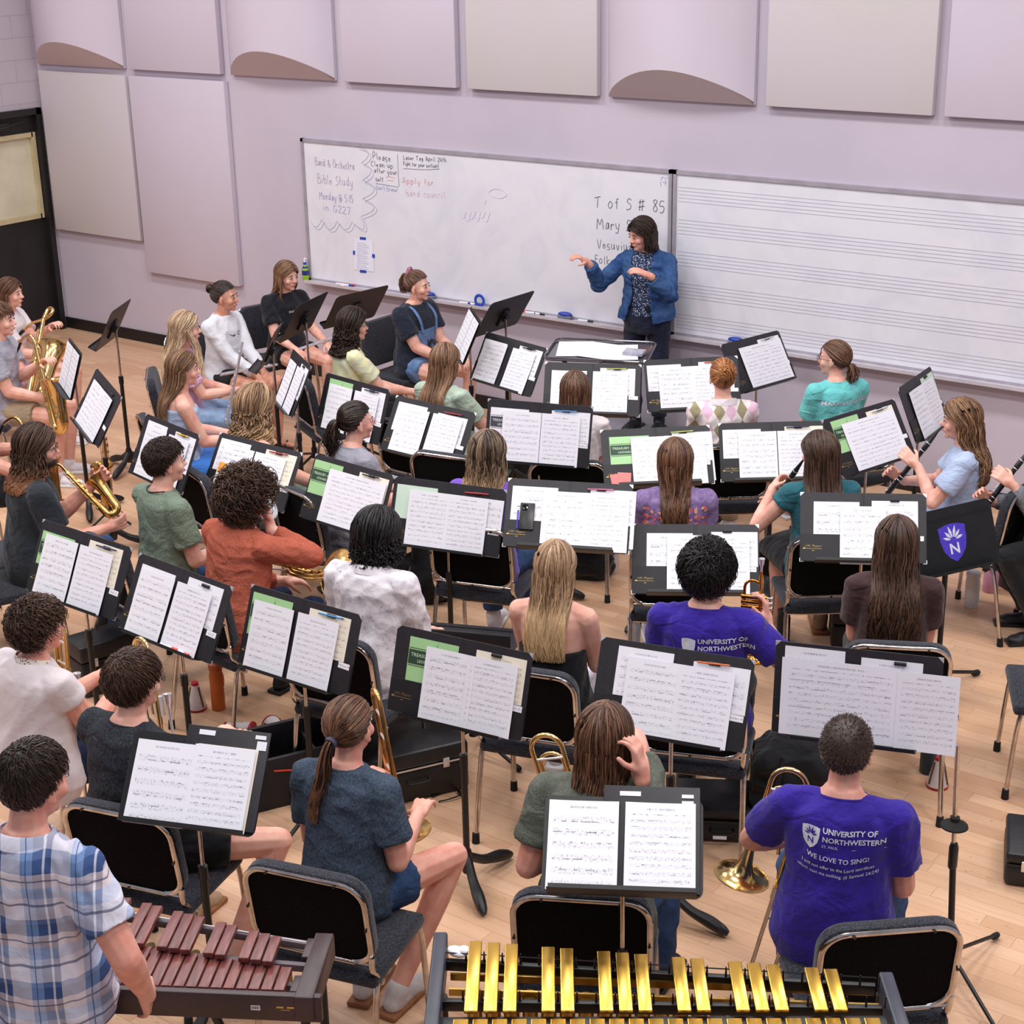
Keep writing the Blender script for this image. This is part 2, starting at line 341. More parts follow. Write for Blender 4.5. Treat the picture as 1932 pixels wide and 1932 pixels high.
# acoustic panels
def fabric_panel(name, c1, c2):
    def fn(n):
        o = n.co(); n.base(n.mix(n.step(n.noise(o, 1.1, 2), .35, .65), sr(c1), sr(c2))); n.bump(n.noise(o, 260, 2), .25, .002)
    return mat(name, c1, .9, fn=fn, spec=.1)
PLIL = fabric_panel('lilac_panel_fabric', (200, 190, 203), (197, 187, 199)); PBEI = fabric_panel('greige_panel_fabric', (197, 190, 191), (198, 190, 196))
PEDG = fabric_panel('diffuser_underside', (204, 188, 190), (200, 184, 186))
def flat_panel(x0, x1, z0, z1, m, lab, grp):
    o = MB().box(((x0+x1)/2, YW-.032, (z0+z1)/2), ((x1-x0)/2, .030, (z1-z0)/2), bev=.006).build('acoustic_panel', m); tag(o, lab, 'acoustic panel', grp)
def barrel(x0, x1, z0, z1, lab):
    n = 20; d = .26; A = []; B = []
    for i in range(n+1):
        t = i/n; s = sin(pi*t)**.8 if 0 < t < 1 else 0; A.append(Vector((x0+(x1-x0)*t, YW-.035-d*s, z0+.02+.215*s))); B.append(Vector((x0+(x1-x0)*t, YW-.035-d*s, z1)))
    m = MB(); vs = A+B; m.add(vs, [(i, i+1, n+1+i+1, n+1+i) for i in range(n)])
    bk = [Vector((x0, YW-.004, z0)), Vector((x1, YW-.004, z0)), Vector((x1, YW-.004, z1)), Vector((x0, YW-.004, z1)), Vector((x0, YW-.04, z0)), Vector((x1, YW-.04, z0))]
    m.add(bk, [(0, 1, 5, 4), (1, 0, 3, 2)]); m.add([bk[0], bk[4], B[0], bk[3]], [(0, 1, 2, 3)]); m.add([bk[1], bk[5], B[-1], bk[2]], [(0, 3, 2, 1)])
    m.cur = 1; m.add(A+[bk[4], bk[5]], [tuple(range(n+1))+(n+2, n+1)])
    o = m.build('barrel_diffuser', [PLIL, PEDG], smooth=30); tag(o, lab, 'acoustic panel', 'convex diffusers of the upper row')
flat_panel(-13.21, -11.98, 1.015, 2.54, PBEI, 'tall greige fabric panel low on the wall beside the black door', 'tall lower wall panels')
flat_panel(-11.93, -10.70, .725, 2.54, PLIL, 'tall lilac fabric panel on the wall right of the greige one, hanging lowest', 'tall lower wall panels')
UT = 3.86
barrel(-13.22, -12.0, 2.6, UT, 'convex lilac diffuser in the top left corner above the greige panel')
barrel(-10.62, -9.41, 2.6, UT, 'convex lilac diffuser above the left end of the whiteboard wall')
barrel(-6.71, -5.51, 2.6, UT, 'convex lilac diffuser above the conductor')
for a, b, m_, l in ((-11.9, -10.73, PLIL, 'flat lilac panel of the top row between the two left convex diffusers'), (-9.3, -8.12, PLIL, 'flat lilac panel of the top row above the handwritten bible study notice'),
                    (-8.01, -6.8, PBEI, 'flat greige panel of the top row just left of the diffuser above the conductor'), (-5.41, -4.2, PBEI, 'flat greige panel of the top row above the music staff board'), (-4.12, -2.9, PLIL, 'flat lilac panel cut by the right edge of the photo')):
    flat_panel(a, b, 2.6, UT, m_, l, 'flat panels of the upper row')
# whiteboards
def _wb(n):
    o = n.co(); k = n.noise(o, 2.2, 4, .6, 1.5); n.base(n.mix(n.step(k, .35, .75), sr((226, 224, 232)), sr((216, 216, 226))))
WB = mat('whiteboard_enamel', (224, 223, 232), .22, fn=_wb, spec=.5)
ALU = mat('brushed_aluminium', (164, 158, 168), .5, .15, fn=mottled((168, 162, 172), (154, 148, 158), 8))
def whiteboard(x0, x1, z0, z1, label):
    t = thing('whiteboard', label, 'whiteboard', Matrix.Translation((x0, YW, z0))); I = Matrix.Translation((-x0, -YW, -z0))
    MB().box(((x0+x1)/2, YW-.014, (z0+z1)/2), ((x1-x0)/2-.01, .010, (z1-z0)/2-.01)).build('writing_surface', WB, t, I)
    f = MB()
    for a, b, c, d in ((x0, x1, z1-.028, z1), (x0, x1, z0, z0+.02), (x0, x0+.028, z0, z1), (x1-.028, x1, z0, z1)): f.box(((a+b)/2, YW-.018, (c+d)/2), ((b-a)/2, .017, (d-c)/2))
    f.build('board_frame', ALU, t, I)
    MB().box(((x0+x1)/2, YW-.065, z0-.004), ((x1-x0)/2-.02, .05, .006)).box(((x0+x1)/2, YW-.113, z0+.004), ((x1-x0)/2-.02, .003, .012)).build('marker_tray', mat('tray_aluminium', (214, 210, 218), .4, .3, fn=mottled((218, 214, 222), (206, 202, 210), 8)), t, I)
    return t, I
wbl, IL = whiteboard(-9.85, -6.165, .88, 2.105, 'whiteboard with handwritten notices behind the conductor')
wbr, IR = whiteboard(-6.155, -2.3, .88, 2.105, 'whiteboard ruled with music staves right of the conductor')
sl = MB()
for g in range(5):
    for k in range(5): sl.box((-4.25, YW-.0248, 1.985-g*.236-k*.0258), (1.86, .0006, .0017))
sl.build('staff_lines', mat('staff_line_grey', (178, 176, 192), .6, fn=mottled((182, 180, 196), (172, 170, 186), 9)), wbr, IR)
GL = {'A': (7, '02 39 62;14 54'), 'B': (6, '02 09 49 57 36 06;36 64 52 02'), 'C': (7, '68 49 17 14 32 62'), 'D': (7, '02 09 48 65 42 02'), 'E': (6, '59 09 02 62;06 46'), 'F': (6, '69 19 12;16 56'),
 'G': (8, '68 49 17 14 32 63 75 45'), 'L': (6, '19 12 62'), 'M': (9, '02 19 45 79 92'), 'O': (8, '39 16 14 32 62 74 77 59 39'), 'P': (6, '02 09 49 57 35 05'), 'S': (6, '68 39 17 36 55 53 22 02'), 'T': (8, '08 79;48 32'),
 'V': (7, '09 32 69'), 'a': (6, '55 36 13 22 43 56 52'), 'b': (5, '09 02 42 54 36 04'), 'c': (5, '46 26 14 22 42'), 'd': (6, '46 26 13 22 43;59 52'), 'e': (5, '04 44 35 15 03 22 43'), 'f': (5, '48 28 22;06 36'),
 'g': (6, '46 26 13 33 46 41 20 00'), 'h': (5, '09 02 05 26 45 42'), 'i': (3, '16 12;18 18'), 'k': (5, '09 02;46 04 42'), 'l': (3, '19 13 22'), 'm': (8, '06 02 04 26 32 35 56 62'), 'n': (5, '06 02 04 26 45 42'),
 'o': (6, '26 04 12 32 54 36 26'), 'p': (6, '06 00 04 26 46 54 32 02'), 'r': (4, '06 02 04 26 45'), 's': (5, '46 16 04 34 42 02'), 't': (4, '19 13 32;06 36'), 'u': (6, '06 03 22 43 46 52'), 'v': (5, '06 22 46'),
 'w': (7, '06 12 35 52 66'), 'y': (6, '06 13 33;56 30 00'), '&': (7, '72 17 28 47 14 22 52 75'), '@': (8, '54 36 24 42 55 52 74 68 39 07 03 21 51'), '#': (8, '29 12;59 42;07 78;04 75'), ':': (2, '15 15;13 13'),
 "'": (2, '19 17'), '!': (3, '19 14;12 12'), '1': (3, '17 29 22'), '2': (6, '08 39 57 02 62'), '4': (6, '19 04 54;48 42'), '5': (6, '59 19 06 46 54 32 02'), '7': (6, '09 59 22'), '8': (6, '36 18 29 49 58 36 14 13 22 42 53 54 36'), ' ': (4, '')}
def write(txt, p0, p1, hpx, m, r=.0016):
    a = at_y(p0, YW-.026); b = at_y(p1, YW-.026); tot = sum(GL[c][0]+2.2 for c in txt); L = b.x-a.x; sx = L/tot; h = at_y((p0[0], p0[1]-hpx), YW-.026).z-a.z; sz = h/7; sl_ = (b.z-a.z)/L
    mb = MB(); x = 0; rg = random.Random(len(txt))
    for c in txt:
        w, s = GL[c]; dz_ = rg.uniform(-.4, .4)*sz
        for st in s.split(';'):
            if not st: continue
            pts = []
            for q in st.split(' '):
                X = a.x+(x+int(q[0]))*sx; pts.append(Vector((X, a.y, a.z+(X-a.x)*sl_+(int(q[1])-2)*sz+dz_)))
            if (pts[0]-pts[-1]).length < 1e-6 and len(pts) == 2: pts[1] = pts[0]+Vector((.004, 0, .002))
            if len(pts) > 2: pts = bez(pts, len(pts)*3)
            mb.tube(pts, r, 4)
        x += w+2.2
    mb.build('writing', m, wbl, IL, smooth=0)
def inkm(n, c): return mat('marker_ink_'+n, c, .6, fn=mottled(c, tuple(min(255, v+14) for v in c), 60))
iplum = inkm('faded_plum', (160, 138, 170)); iblue = inkm('faded_blue', (138, 146, 186)); ired = inkm('faded_red', (222, 150, 150)); ipink = inkm('faded_pink', (222, 180, 200)); ipale = inkm('pale_violet', (196, 196, 226))
write('Band & Orchestra', (595, 311), (670, 321), 14, iplum); write('Bible Study', (600, 345), (668, 352), 17, iplum)
write('Monday @ 5:15', (603, 375), (668, 382), 13, iblue); write('in G227', (610, 396), (664, 405), 13, iblue)
write('Please', (704, 300), (739, 305), 13, INK); write('Clean up', (700, 313), (743, 318), 10, INK); write('after your', (706, 325), (750, 330), 9, INK); write('self', (709, 341), (725, 343), 9, INK)
write("Don't Erase!", (710, 357), (752, 362), 7, iblue, .0014); write('Laser Tag April 24th', (761, 301), (843, 306), 8, INK, .0015); write('Fight for your section!!', (761, 312), (829, 317), 7, INK, .0015)
write('Apply for', (760, 345), (820, 350), 11, ired, .0018); write('band council', (767, 369), (842, 374), 12, ipink)
write('T of S # 85', (1122, 391), (1258, 401), 21, INK, .0020); write('Mary Sea', (1126, 432), (1215, 436), 20, INK, .0020); write('Vesuvius', (1127, 468), (1195, 474), 17, INK); write('Folksong', (1122, 496), (1186, 503), 15, INK)
def strokes(lst, m, r=.0018):
    mb = MB()
    for l in lst:
        mb.tube(bez([at_y(p, YW-.026) for p in l], len(l)*5), r, 4)
    mb.build('drawn_line', m, wbl, IL, smooth=0)
cu = [(673, 277), (682, 307), (684, 340), (684, 375), (681, 408), (664, 419), (636, 417), (607, 414), (587, 420)]; bu = [(695, 289), (700, 322), (706, 357), (706, 392), (686, 432), (652, 433), (622, 433), (597, 428)]
sc1 = []
for i in range(8):
    a_, b_ = cu[i], cu[i+1]; c_ = (2*bu[i][0]-(a_[0]+b_[0])/2, 2*bu[i][1]-(a_[1]+b_[1])/2); sc1.append([tuple((1-t)**2*a_[q]+2*t*(1-t)*c_[q]+t*t*b_[q] for q in (0, 1)) for t in (0, .2, .4, .6, .8, 1)])
strokes(sc1+[[(x+5, y+5) for x, y in q] for q in sc1], inkm('blue_grey', (150, 154, 182)), .0013)
strokes([[(750, 291), (751, 320), (753, 352)], [(709, 346), (751, 353)], [(761, 318), (800, 320), (829, 319)]], INK, .0013)
strokes([[(925, 360), (935, 356), (950, 360), (956, 368), (945, 374), (928, 370), (922, 364), (925, 360)], [(917, 378), (914, 386)]]+[[(868+i*9, 398+(i % 3)*8), (874+i*9, 412+(i % 2)*6), (880+i*9, 400)] for i in range(6)], ipale, .0015)
strokes([[(1247, 340), (1250, 334), (1256, 338), (1255, 350)], [(1246, 342), (1247, 352)], [(1250, 343), (1257, 345)], [(1257, 334), (1262, 336)]], iblue, .0014)
strokes([[(728, 335), (734, 333), (745, 336)], [(729, 340), (742, 341)]], ired, .0016)
# paper taped on the board
def quad_on_wall(pts, y, t=.0008):
    a = [at_y(p, y) for p in pts]; n = len(a); return [Vector((p.x, y, p.z)) for p in a]+[Vector((p.x, y-t, p.z)) for p in a], [(0, 3, 2, 1), (4, 5, 6, 7)]+[(j, (j+1) % n, n+(j+1) % n, n+j) for j in range(n)]
mb = MB(); mb.add(*quad_on_wall([(668, 449), (703, 454), (706, 513), (669, 509)], YW-.0265)); nt = mb.build('taped_notice', mat('typed_paper', (232, 232, 244), .8, fn=mottled((234, 234, 246), (226, 226, 240), 8)), smooth=0); tag(nt, 'white typed notice taped to the whiteboard with blue tape', 'notice')
mb = MB()
for k in range(15): mb.box((at_y((686+(k % 3), 457+k*3.5), YW).x, YW-.0284, at_y((686, 458+k*3.4), YW).z), (.05+.008*((k*7) % 3), .0004, .0014))
mb.build('print_lines', mat('grey_print', (176, 178, 202), .7, fn=mottled((182, 184, 206), (168, 170, 196), 30)), nt, smooth=0)
BTP = mat('blue_masking_tape', (24, 66, 176), .6, fn=mottled((28, 72, 182), (20, 58, 160), 12))
for q in ([(679, 447), (690, 448), (690, 453), (679, 452)], [(666, 473), (670, 473), (670, 481), (666, 480)], [(702, 479), (707, 480), (707, 487), (702, 486)], [(679, 509), (691, 510), (691, 515), (679, 514)]):
    mb = MB(); mb.add(*quad_on_wall(q, YW-.0275, .0006)); mb.build('tape', BTP, nt, smooth=0)
# things on the trays
TZ = .885
def on_tray(px): p = at_z(px, TZ); return Vector((p.x, YW-.07, TZ))
p = on_tray((592, 524)); t = thing('spray_bottle', 'spray cleaner bottle with green label at left end of the tray', 'bottle', Matrix.Translation(p))
MB().lathe([(.026, 0), (.03, .01), (.03, .09), (.018, .125), (.012, .14)]).build('bottle_body', mat('lime_label', (150, 190, 40), .4, fn=mottled((156, 196, 44), (140, 180, 36), 20)), t)
MB().lathe([(.0306, .045), (.0306, .085), (.02, .122)], cap=False).build('label', mat('navy_label', (24, 40, 110), .4, fn=mottled((24, 40, 110), (36, 56, 130), 20)), t)
MB().cyl((0, 0, .138), (0, 0, .155), .016).build('cap', BTP, t); MB().cap((0, 0, .16), (0, 0, .19), .010, .007).cap((0, 0, .185), (.02, 0, .188), .006).build('nozzle', WHT, t)
def marker(px, c, lab, ang=8, z=TZ+.010, n='marker', L=.125):
    p = on_tray(px) if n == 'marker' else px; t = thing(n, lab, n, Matrix.Translation((p.x, p.y, z)) @ Matrix.Rotation(rad(ang), 4, 'Z'), 'markers on the tray' if n == 'marker' else None)
    MB().cyl((-L*.5, 0, 0), (L*.16, 0, 0), .0085).build('barrel', WHT, t); MB().cyl((L*.16, 0, 0), (L*.5, 0, 0), .0095, .008).build('marker_cap', c, t); return t
RED = mat('red_orange_plastic', (228, 72, 40), .4, fn=mottled((230, 76, 44), (214, 62, 32), 20)); BLU = mat('blue_plastic', (28, 60, 160), .35, fn=mottled((32, 66, 168), (24, 52, 144), 20))
marker((654, 536), RED, 'orange-capped marker lying on the left board tray, left of two'); marker((686, 532), RED, 'orange-capped marker lying tilted nearer the spray bottle board centre', 40)
marker((664, 537), BLU, 'blue-capped marker tucked against the orange one on the tray', 12); marker((894, 569), BLU, 'blue-capped marker left of the tape roll', 6); marker((905, 572), BLU, 'blue-capped marker touching the tape roll', -8)
marker((985, 588), RED, 'red-capped marker right of the tape roll on the tray'); marker((1012, 590), BLKP, 'black-capped marker behind the empty black stand on the tray'); marker((1022, 592), BLKP, 'black-capped marker lying next to its twin left of the blue eraser', -6); marker((1112, 605), BLKP, 'black-capped marker right of the blue eraser on the tray')
def eraser(px, lab, s=1):
    p = on_tray(px); t = thing('board_eraser', lab, 'eraser', Matrix.Translation(p+Vector((0, 0, .004))), 'blue erasers on the trays')
    MB().box((0, 0, .014), (.058*s, .026, .013), bev=.006).build('felt_pad', mat('grey_felt', (120, 122, 140), .9, fn=mottled((126, 128, 146), (108, 110, 128), 40)), t)
    MB().ell((0, 0, .034), (.066*s, .03, .02)).build('eraser_grip', BLU, t)
eraser((826, 558), 'blue eraser on the tray right of the scrunchie'); eraser((1077, 598), 'blue eraser on the tray just left of the conductor'); eraser((1412, 640), 'blue eraser half hidden behind a music folder on the staff board tray')
p = on_tray((922, 572)); rg = [p+Vector((.042*cos(a), 0, .046+.042*sin(a))) for a in np.linspace(0, 2*pi, 33)[:-1]]
tag(MB().tube(rg, [.013]*32, 8, closed=True, flat=.55).build('tape_roll', BTP), 'roll of blue tape standing on the tray left of the empty black stand', 'tape roll')
# podium and conductor desk
pm = thing('podium', 'low black-edged conductor podium with grey carpet top', 'podium', Matrix.Translation((-5.95, 9.72, 0)))
MB().box((0, 0, .075), (.95, .62, .075), bev=.01).build('podium_base', BLKM, pm); MB().box((0, 0, .158), (.95, .62, .008), bev=.004).build('carpet_top', mat('grey_podium_carpet', (142, 138, 146), .95, fn=mottled((150, 146, 154), (130, 126, 136), 60, 3, .3, 400), spec=.1), pm)
dk = at_z((1133, 660), 1.10); cd = thing('conductor_stand', 'wide black conductor desk with papers before the conductor', 'stand', Matrix.Translation((dk.x, dk.y, 0)) @ Matrix.Rotation(rad(22), 4, 'Z'))
DT = Matrix.Translation((0, 0, 1.08)) @ Matrix.Rotation(rad(4), 4, 'X')
GLS = mat('smoked_acrylic', (70, 68, 76), .12, fn=mottled((74, 72, 80), (62, 60, 68), 6), spec=.6, coat=.3)
mb = MB(); mb.slab(rrect(.70, .42, .05), 0, .008); mb.build('desk', GLS, cd, DT); mb = MB(); ol = rrect(.70, .42, .05); mb.tube([(x, y, .02) for x, y in ol], .007, 6, closed=True, flat=1.1).build('desk_rim', GLS, cd, DT)
MB().cyl((0, 0, .16), (0, 0, .75), .018).build('lower_tube', BLKM, cd); MB().cyl((0, 0, .7), (0, 0, 1.08), .011).build('upper_rod', CHR, cd); MB().cap((-.3, 0, 1.05), (-.02, -.02, .80), .012).build('brace', BLKM, cd)
mb = MB()
for k in range(3): a = rad(90+120*k); mb.cap((0, 0, .26), (.26*cos(a), .26*sin(a), .185), .016, .014)
mb.build('base', BLKM, cd)
for k, (x, y, a, w) in enumerate(((-.18, .02, 8, 'leftmost'), (-.02, .0, -14, 'middle'), (.14, -.03, 10, 'rightmost'))):
    M4 = cd.matrix_basis @ DT @ Matrix.Translation((x, y, .012+.003*k)) @ Matrix.Rotation(rad(a), 4, 'Z'); mb = MB(); mb.slab([(-.12, -.155), (.12, -.155), (.12, .155), (-.12, .155)], 0, .002)
    tag(mb.build('paper', BLANK, None, M4, 0), w+' loose white sheet on the conductor desk', 'paper', 'loose papers on the conductor desk')
M4 = cd.matrix_basis @ DT @ Matrix.Translation((.24, -.05, .018)) @ Matrix.Rotation(rad(-8), 4, 'Z'); tag(MB().box((0, 0, .012), (.07, .05, .012), bev=.004).build('small_booklet', mat('grey_booklet', (170, 168, 182), .4, fn=mottled((180, 178, 192), (150, 148, 164), 30)), None, M4), 'small grey booklet stack at the right end of the conductor desk', 'booklet')
# ---------------------------------------------------------------- music stands, folders, sheets
def desk_matrix(x, y, z, yaw, tilt, roll):
    yw = rad(yaw); t = rad(tilt); n0 = Vector((cos(yw), sin(yw), 0)); a = (-n0).cross(Vector((0, 0, 1))); up = Vector((0, 0, 1))*cos(t)-n0*sin(t)
    c, s = cos(rad(roll)), sin(rad(roll)); a, up = c*a+s*up, -s*a+c*up; n = a.cross(up)
    return Matrix(((a.x, up.x, n.x, x), (a.y, up.y, n.y, y), (a.z, up.z, n.z, z), (0, 0, 0, 1)))
_dm = MB(); DW, DH = .51, .33
_dm.slab(rrect(DW, DH, .028), -.003, 0); _dm.box((0, -DH/2+.002, .030), (DW/2-.02, .002, .032), bev=.0015); _dm.box((0, -DH/2+.008, .061), (DW/2-.025, .007, .0015))
_dm.box((0, DH/2-.05, .0012), (DW/2-.012, .0022, .0016)); _dm.box((0, DH/2-.062, .0008), (DW/2-.012, .0012, .0012))
_o = _dm.build('desk', BLKM); DESKME = _o.data; bpy.data.objects.remove(_o)
_bm = MB().box((0, -.03, -.010), (.032, .075, .008), bev=.005).box((0, -.02, -.026), (.018, .030, .014), bev=.006).cyl((-.035, -.02, -.03), (.035, -.02, -.03), .011)
_o = _bm.build('desk_bracket', BLKM); BRKME = _o.data; bpy.data.objects.remove(_o)
def make_stand(k, M, label, foot=0., low=.62, style='heavy', base_off=(0, 0)):
    piv = M @ Vector((0, -.02, -.035)); base = Vector((piv.x+base_off[0], piv.y+base_off[1], 0))
    t = thing('music_stand', label, 'music stand', Matrix.Translation(base) @ Matrix.Rotation(rad(foot), 4, 'Z'), 'music stands'); inv = t.matrix_basis.inverted()
    mkobj('desk', DESKME, t, inv @ M @ Matrix.Translation((0, 0, -.007))); mkobj('desk_bracket', BRKME, t, inv @ M @ Matrix.Translation((0, 0, -.007)))
    pl = inv @ piv; zt = low*piv.z+.05; mid = Vector((0, 0, .2)).lerp(pl, (zt-.2)/(pl.z-.2))
    MB().cyl((0, 0, .10), mid, .0145).cyl(mid-Vector((0, 0, .05)), mid+Vector((0, 0, .005)), .018).build('lower_tube', BLKM, t); MB().cyl(mid, pl, .0085).build('upper_rod', CHR, t)
    if style == 'heavy':
        MB().lathe([(.020, .06), (.026, .09), (.024, .15), (.018, .17)]).build('hub', BLKM, t)
        for j in range(3):
            a = rad(30+120*j); c, s = cos(a), sin(a)
            MB().tube(bez([(.012*c, .012*s, .13), (.10*c, .10*s, .075), (.19*c, .19*s, .05), (.27*c, .27*s, .022)], 12), [.019, .02, .02, .02, .021, .022, .024, .026, .027, .026, .024, .021, .012][:13], 10).build('leg', BLKM, t)
    else:
        MB().cyl((0, 0, .08), (0, 0, .16), .022).build('hub', BLKM, t)
        for j in range(3):
            a = rad(30+120*j); c, s = cos(a), sin(a)
            lg = MB().cyl((.01*c, .01*s, .11), (.30*c, .30*s, .025), .010).build('leg', BLKM, t); MB().cap((.29*c, .29*s, .022), (.32*c, .32*s, .018), .016).build('foot_cap', RUB, lg)
    return t
FW, FH = .62, .36
def _emb():
    me = MB(); vs, fs = text_mesh('J.W. Pepper', .0165, shear=.4, off=-.0003); me.add([(x, y, .0) for x, y, z in vs], fs); me.box((0, -.014, 0), (.042, .0007, .0004)); me.ell((-.045, -.013, 0), (.006, .004, .0006), seg=8, rg=4); me.box((0, -.024, 0), (.006, .001, .0003)); o = me.build('emblem', GOLD, smooth=0); d = o.data; bpy.data.objects.remove(o); return d
EMB = _emb()
def me_of(name, mb, m, smooth=0):
    o = mb.build(name, m, smooth=smooth); d = o.data; bpy.data.objects.remove(o); return d
CVL = me_of('cover', MB().box((-.157, 0, 0), (.152, FH/2, .0022), bev=.0015), BLK); CVR = me_of('cover', MB().box((.157, 0, 0), (.152, FH/2, .0022), bev=.0015), BLK)
SPN = me_of('spine', MB().tube([(0, -FH/2+.001, -.001), (0, FH/2-.001, -.001)], .0075, 8, flat=.5), BLK, 40)
PKL = me_of('pocket', MB().box((-.157, -FH/2+.072, .006), (.150, .070, .0012), bev=.001), BLKF); PKR = me_of('pocket', MB().box((.157, -FH/2+.072, .006), (.150, .070, .0012), bev=.001), BLKF)
def _crn(sx, sy):
    mb = MB(); x, y = sx*.3095, sy*FH/2; mb.add([(x, y, z) for z in (-.003, .0032)]+[(x-sx*.02, y, z) for z in (-.003, .0032)]+[(x, y-sy*.02, z) for z in (-.003, .0032)], [(0, 2, 4), (1, 5, 3), (0, 1, 3, 2), (0, 4, 5, 1), (2, 3, 5, 4)]); return me_of('corner', mb, SILV)
CRN = [_crn(sx, sy) for sx in (-1, 1) for sy in (-1, 1)]
LOOP = me_of('pen_loop', MB().tube([(-.022, 0, 0), (.022, 0, 0)], .0075, 10, flat=.8), BLKF, 40)
STK = me_of('name_label', MB().box((0, 0, 0), (.030, .0125, .0005), bev=.004), BLANK)
HW = mat('blue_black_handwriting', (36, 38, 66), .7, fn=mottled((44, 46, 76), (30, 32, 56), 50))
def sheet_mesh(w, h, m, curl=.004, nx=6, ny=8, name='sheet_music'):
    mb = MB(); top = []
    for j in range(ny+1):
        for i in range(nx+1):
            u, v = i/nx, j/ny; top.append((u*w-w/2, v*h-h/2, curl*((2*u-1)**2)*.8+curl*(max(0, .3-v)*2.2)))
    n = len(top); bot = [(x, y, z-.0008) for x, y, z in top]; fs = []
    for j in range(ny):
        for i in range(nx): a = j*(nx+1)+i; fs.append((a, a+1, a+nx+2, a+nx+1)); fs.append((n+a, n+a+nx+1, n+a+nx+2, n+a+1))
    rim = [i for i in range(nx+1)]+[j*(nx+1)+nx for j in range(1, ny+1)]+[ny*(nx+1)+i for i in range(nx-1, -1, -1)]+[j*(nx+1) for j in range(ny-1, 0, -1)]
    for k in range(len(rim)): a, b = rim[k], rim[(k+1) % len(rim)]; fs.append((b, a, n+a, n+b))
    mb.add(top+bot, fs); o = mb.build(name, m, smooth=40); me = o.data; uv = me.uv_layers.new(name='UVMap')
    for l in me.loops: c = me.vertices[l.vertex_index].co; uv.data[l.index].uv = (c.x/w+.5, c.y/h+.5)
    bpy.data.objects.remove(o); return me
SHT = {'a': sheet_mesh(.225, .30, PAPER), 'b': sheet_mesh(.225, .30, PAPERB), 's': sheet_mesh(.225, .30, PAPERS), 'c': sheet_mesh(.225, .30, CREAM), 'd': sheet_mesh(.44, .30, PAPERB, .003, 12), 'm': sheet_mesh(.225, .30, MINT), 'w': sheet_mesh(.225, .30, BLANK)}
for k_, m_ in (('ra', PAPER), ('rb', PAPERB), ('rs', PAPERS), ('rc', CREAM), ('rm', MINT), ('rw', BLANK), ('rg', GREEN), ('rk', BLANK)): SHT[k_] = sheet_mesh(.225, .30, m_, .0002, 1, 1)
def _gprint():
    mb = MB(); mb.box((-.005, .068, 0), (.105, .030, .0004)); mb.box((0, .105, 0), (.108, .0012, .0004)); mb.box((0, .032, 0), (.108, .0012, .0004)); mb.box((.015, .121, 0), (.0008, .014, .0004)); mb.box((-.005, -.09, 0), (.06, .03, .0004))
    d1 = me_of('cover_print', mb, DGREEN); mb = MB(); vs, fs = text_mesh('TREASURY of SCALES', .0205); mb.add([(x-.003, y+.077, .0007) for x, y, z in vs], fs); vs, fs = text_mesh('LEONARD SMITH', .017); mb.add([(x-.002, y+.053, .0007) for x, y, z in vs], fs); vs, fs = text_mesh('BASS', .024); mb.add([(x-.005, y-.09, .0007) for x, y, z in vs], fs)
    return d1, me_of('cover_title', mb, mat('pale_green_lettering', (206, 232, 200), .7, fn=mottled((208, 234, 202), (198, 226, 192), 40)))
GP = _gprint()
NAMES = {'a': 'white', 'b': 'dense white', 's': 'white', 'c': 'cream', 'd': 'wide white', 'm': 'pale green', 'w': 'white', 'g': 'green', 'k': 'white'}
def sheet(kind, M, x, y, z, who, where, rz=0.):
    key = kind; kind = kind[-1]
    s = bpy.data.objects.new('sheet_music' if kind not in 'gmk' else 'music_book', SHT[key]); COL.objects.link(s); s.matrix_world = M @ Matrix.Translation((x, y, z)) @ Matrix.Rotation(rad(rz), 4, 'Z')
    tag(s, '%s %s, %s, %s' % (NAMES[kind], 'music book' if kind in 'gmk' else 'sheet', where, who.replace('the folder', 'folder')), 'music book' if kind in 'gmk' else 'sheet music', 'music on the stands')
    if kind == 'g':
        mkobj('cover_print', GP[0], s, Matrix.Translation((0, 0, .0007))); mkobj('cover_title', GP[1], s, Matrix.Translation((0, 0, .0007)))
    if kind == 'k':
        a = mkobj('cover_print', GP[0], s, Matrix.Translation((0, 0, .0007))); a.material_slots[0].link = 'OBJECT'; a.material_slots[0].material = mat('grey_black_print', (66, 68, 74), .6, fn=mottled((70, 72, 78), (58, 60, 66), 20)); b = mkobj('cover_title', GP[1], s, Matrix.Translation((0, 0, .0007))); b.material_slots[0].link = 'OBJECT'; b.material_slots[0].material = BLANK
    return s
PENC = {'yellow': (232, 180, 40), 'blue': (50, 140, 210), 'red': (190, 40, 50), 'navy': (40, 44, 90), 'orange': (226, 110, 50), 'white': (226, 226, 232), 'lime': (190, 200, 90), 'pink': (206, 110, 140), 'black': (26, 26, 30)}
def pencil(M, col, who):
    m = mat('pen_'+col, PENC[col], .4, fn=mottled(PENC[col], tuple(int(v*.85) for v in PENC[col]), 50)); t = thing('pen', '%s pen clipped on %s' % (col, who.replace('the folder', 'folder')), 'pen', M @ Matrix.Translation((.155, .142, .0125)) @ Matrix.Rotation(rad(2), 4, 'Z'), 'pens in the folder loops')
    MB().cyl((-.068, 0, 0), (.06, 0, 0), .0038).build('pen_barrel', m, t); MB().cyl((.06, 0, 0), (.072, 0, 0), .0036, .001).build('pen_tip', BLKP if col != 'black' else SILV, t)
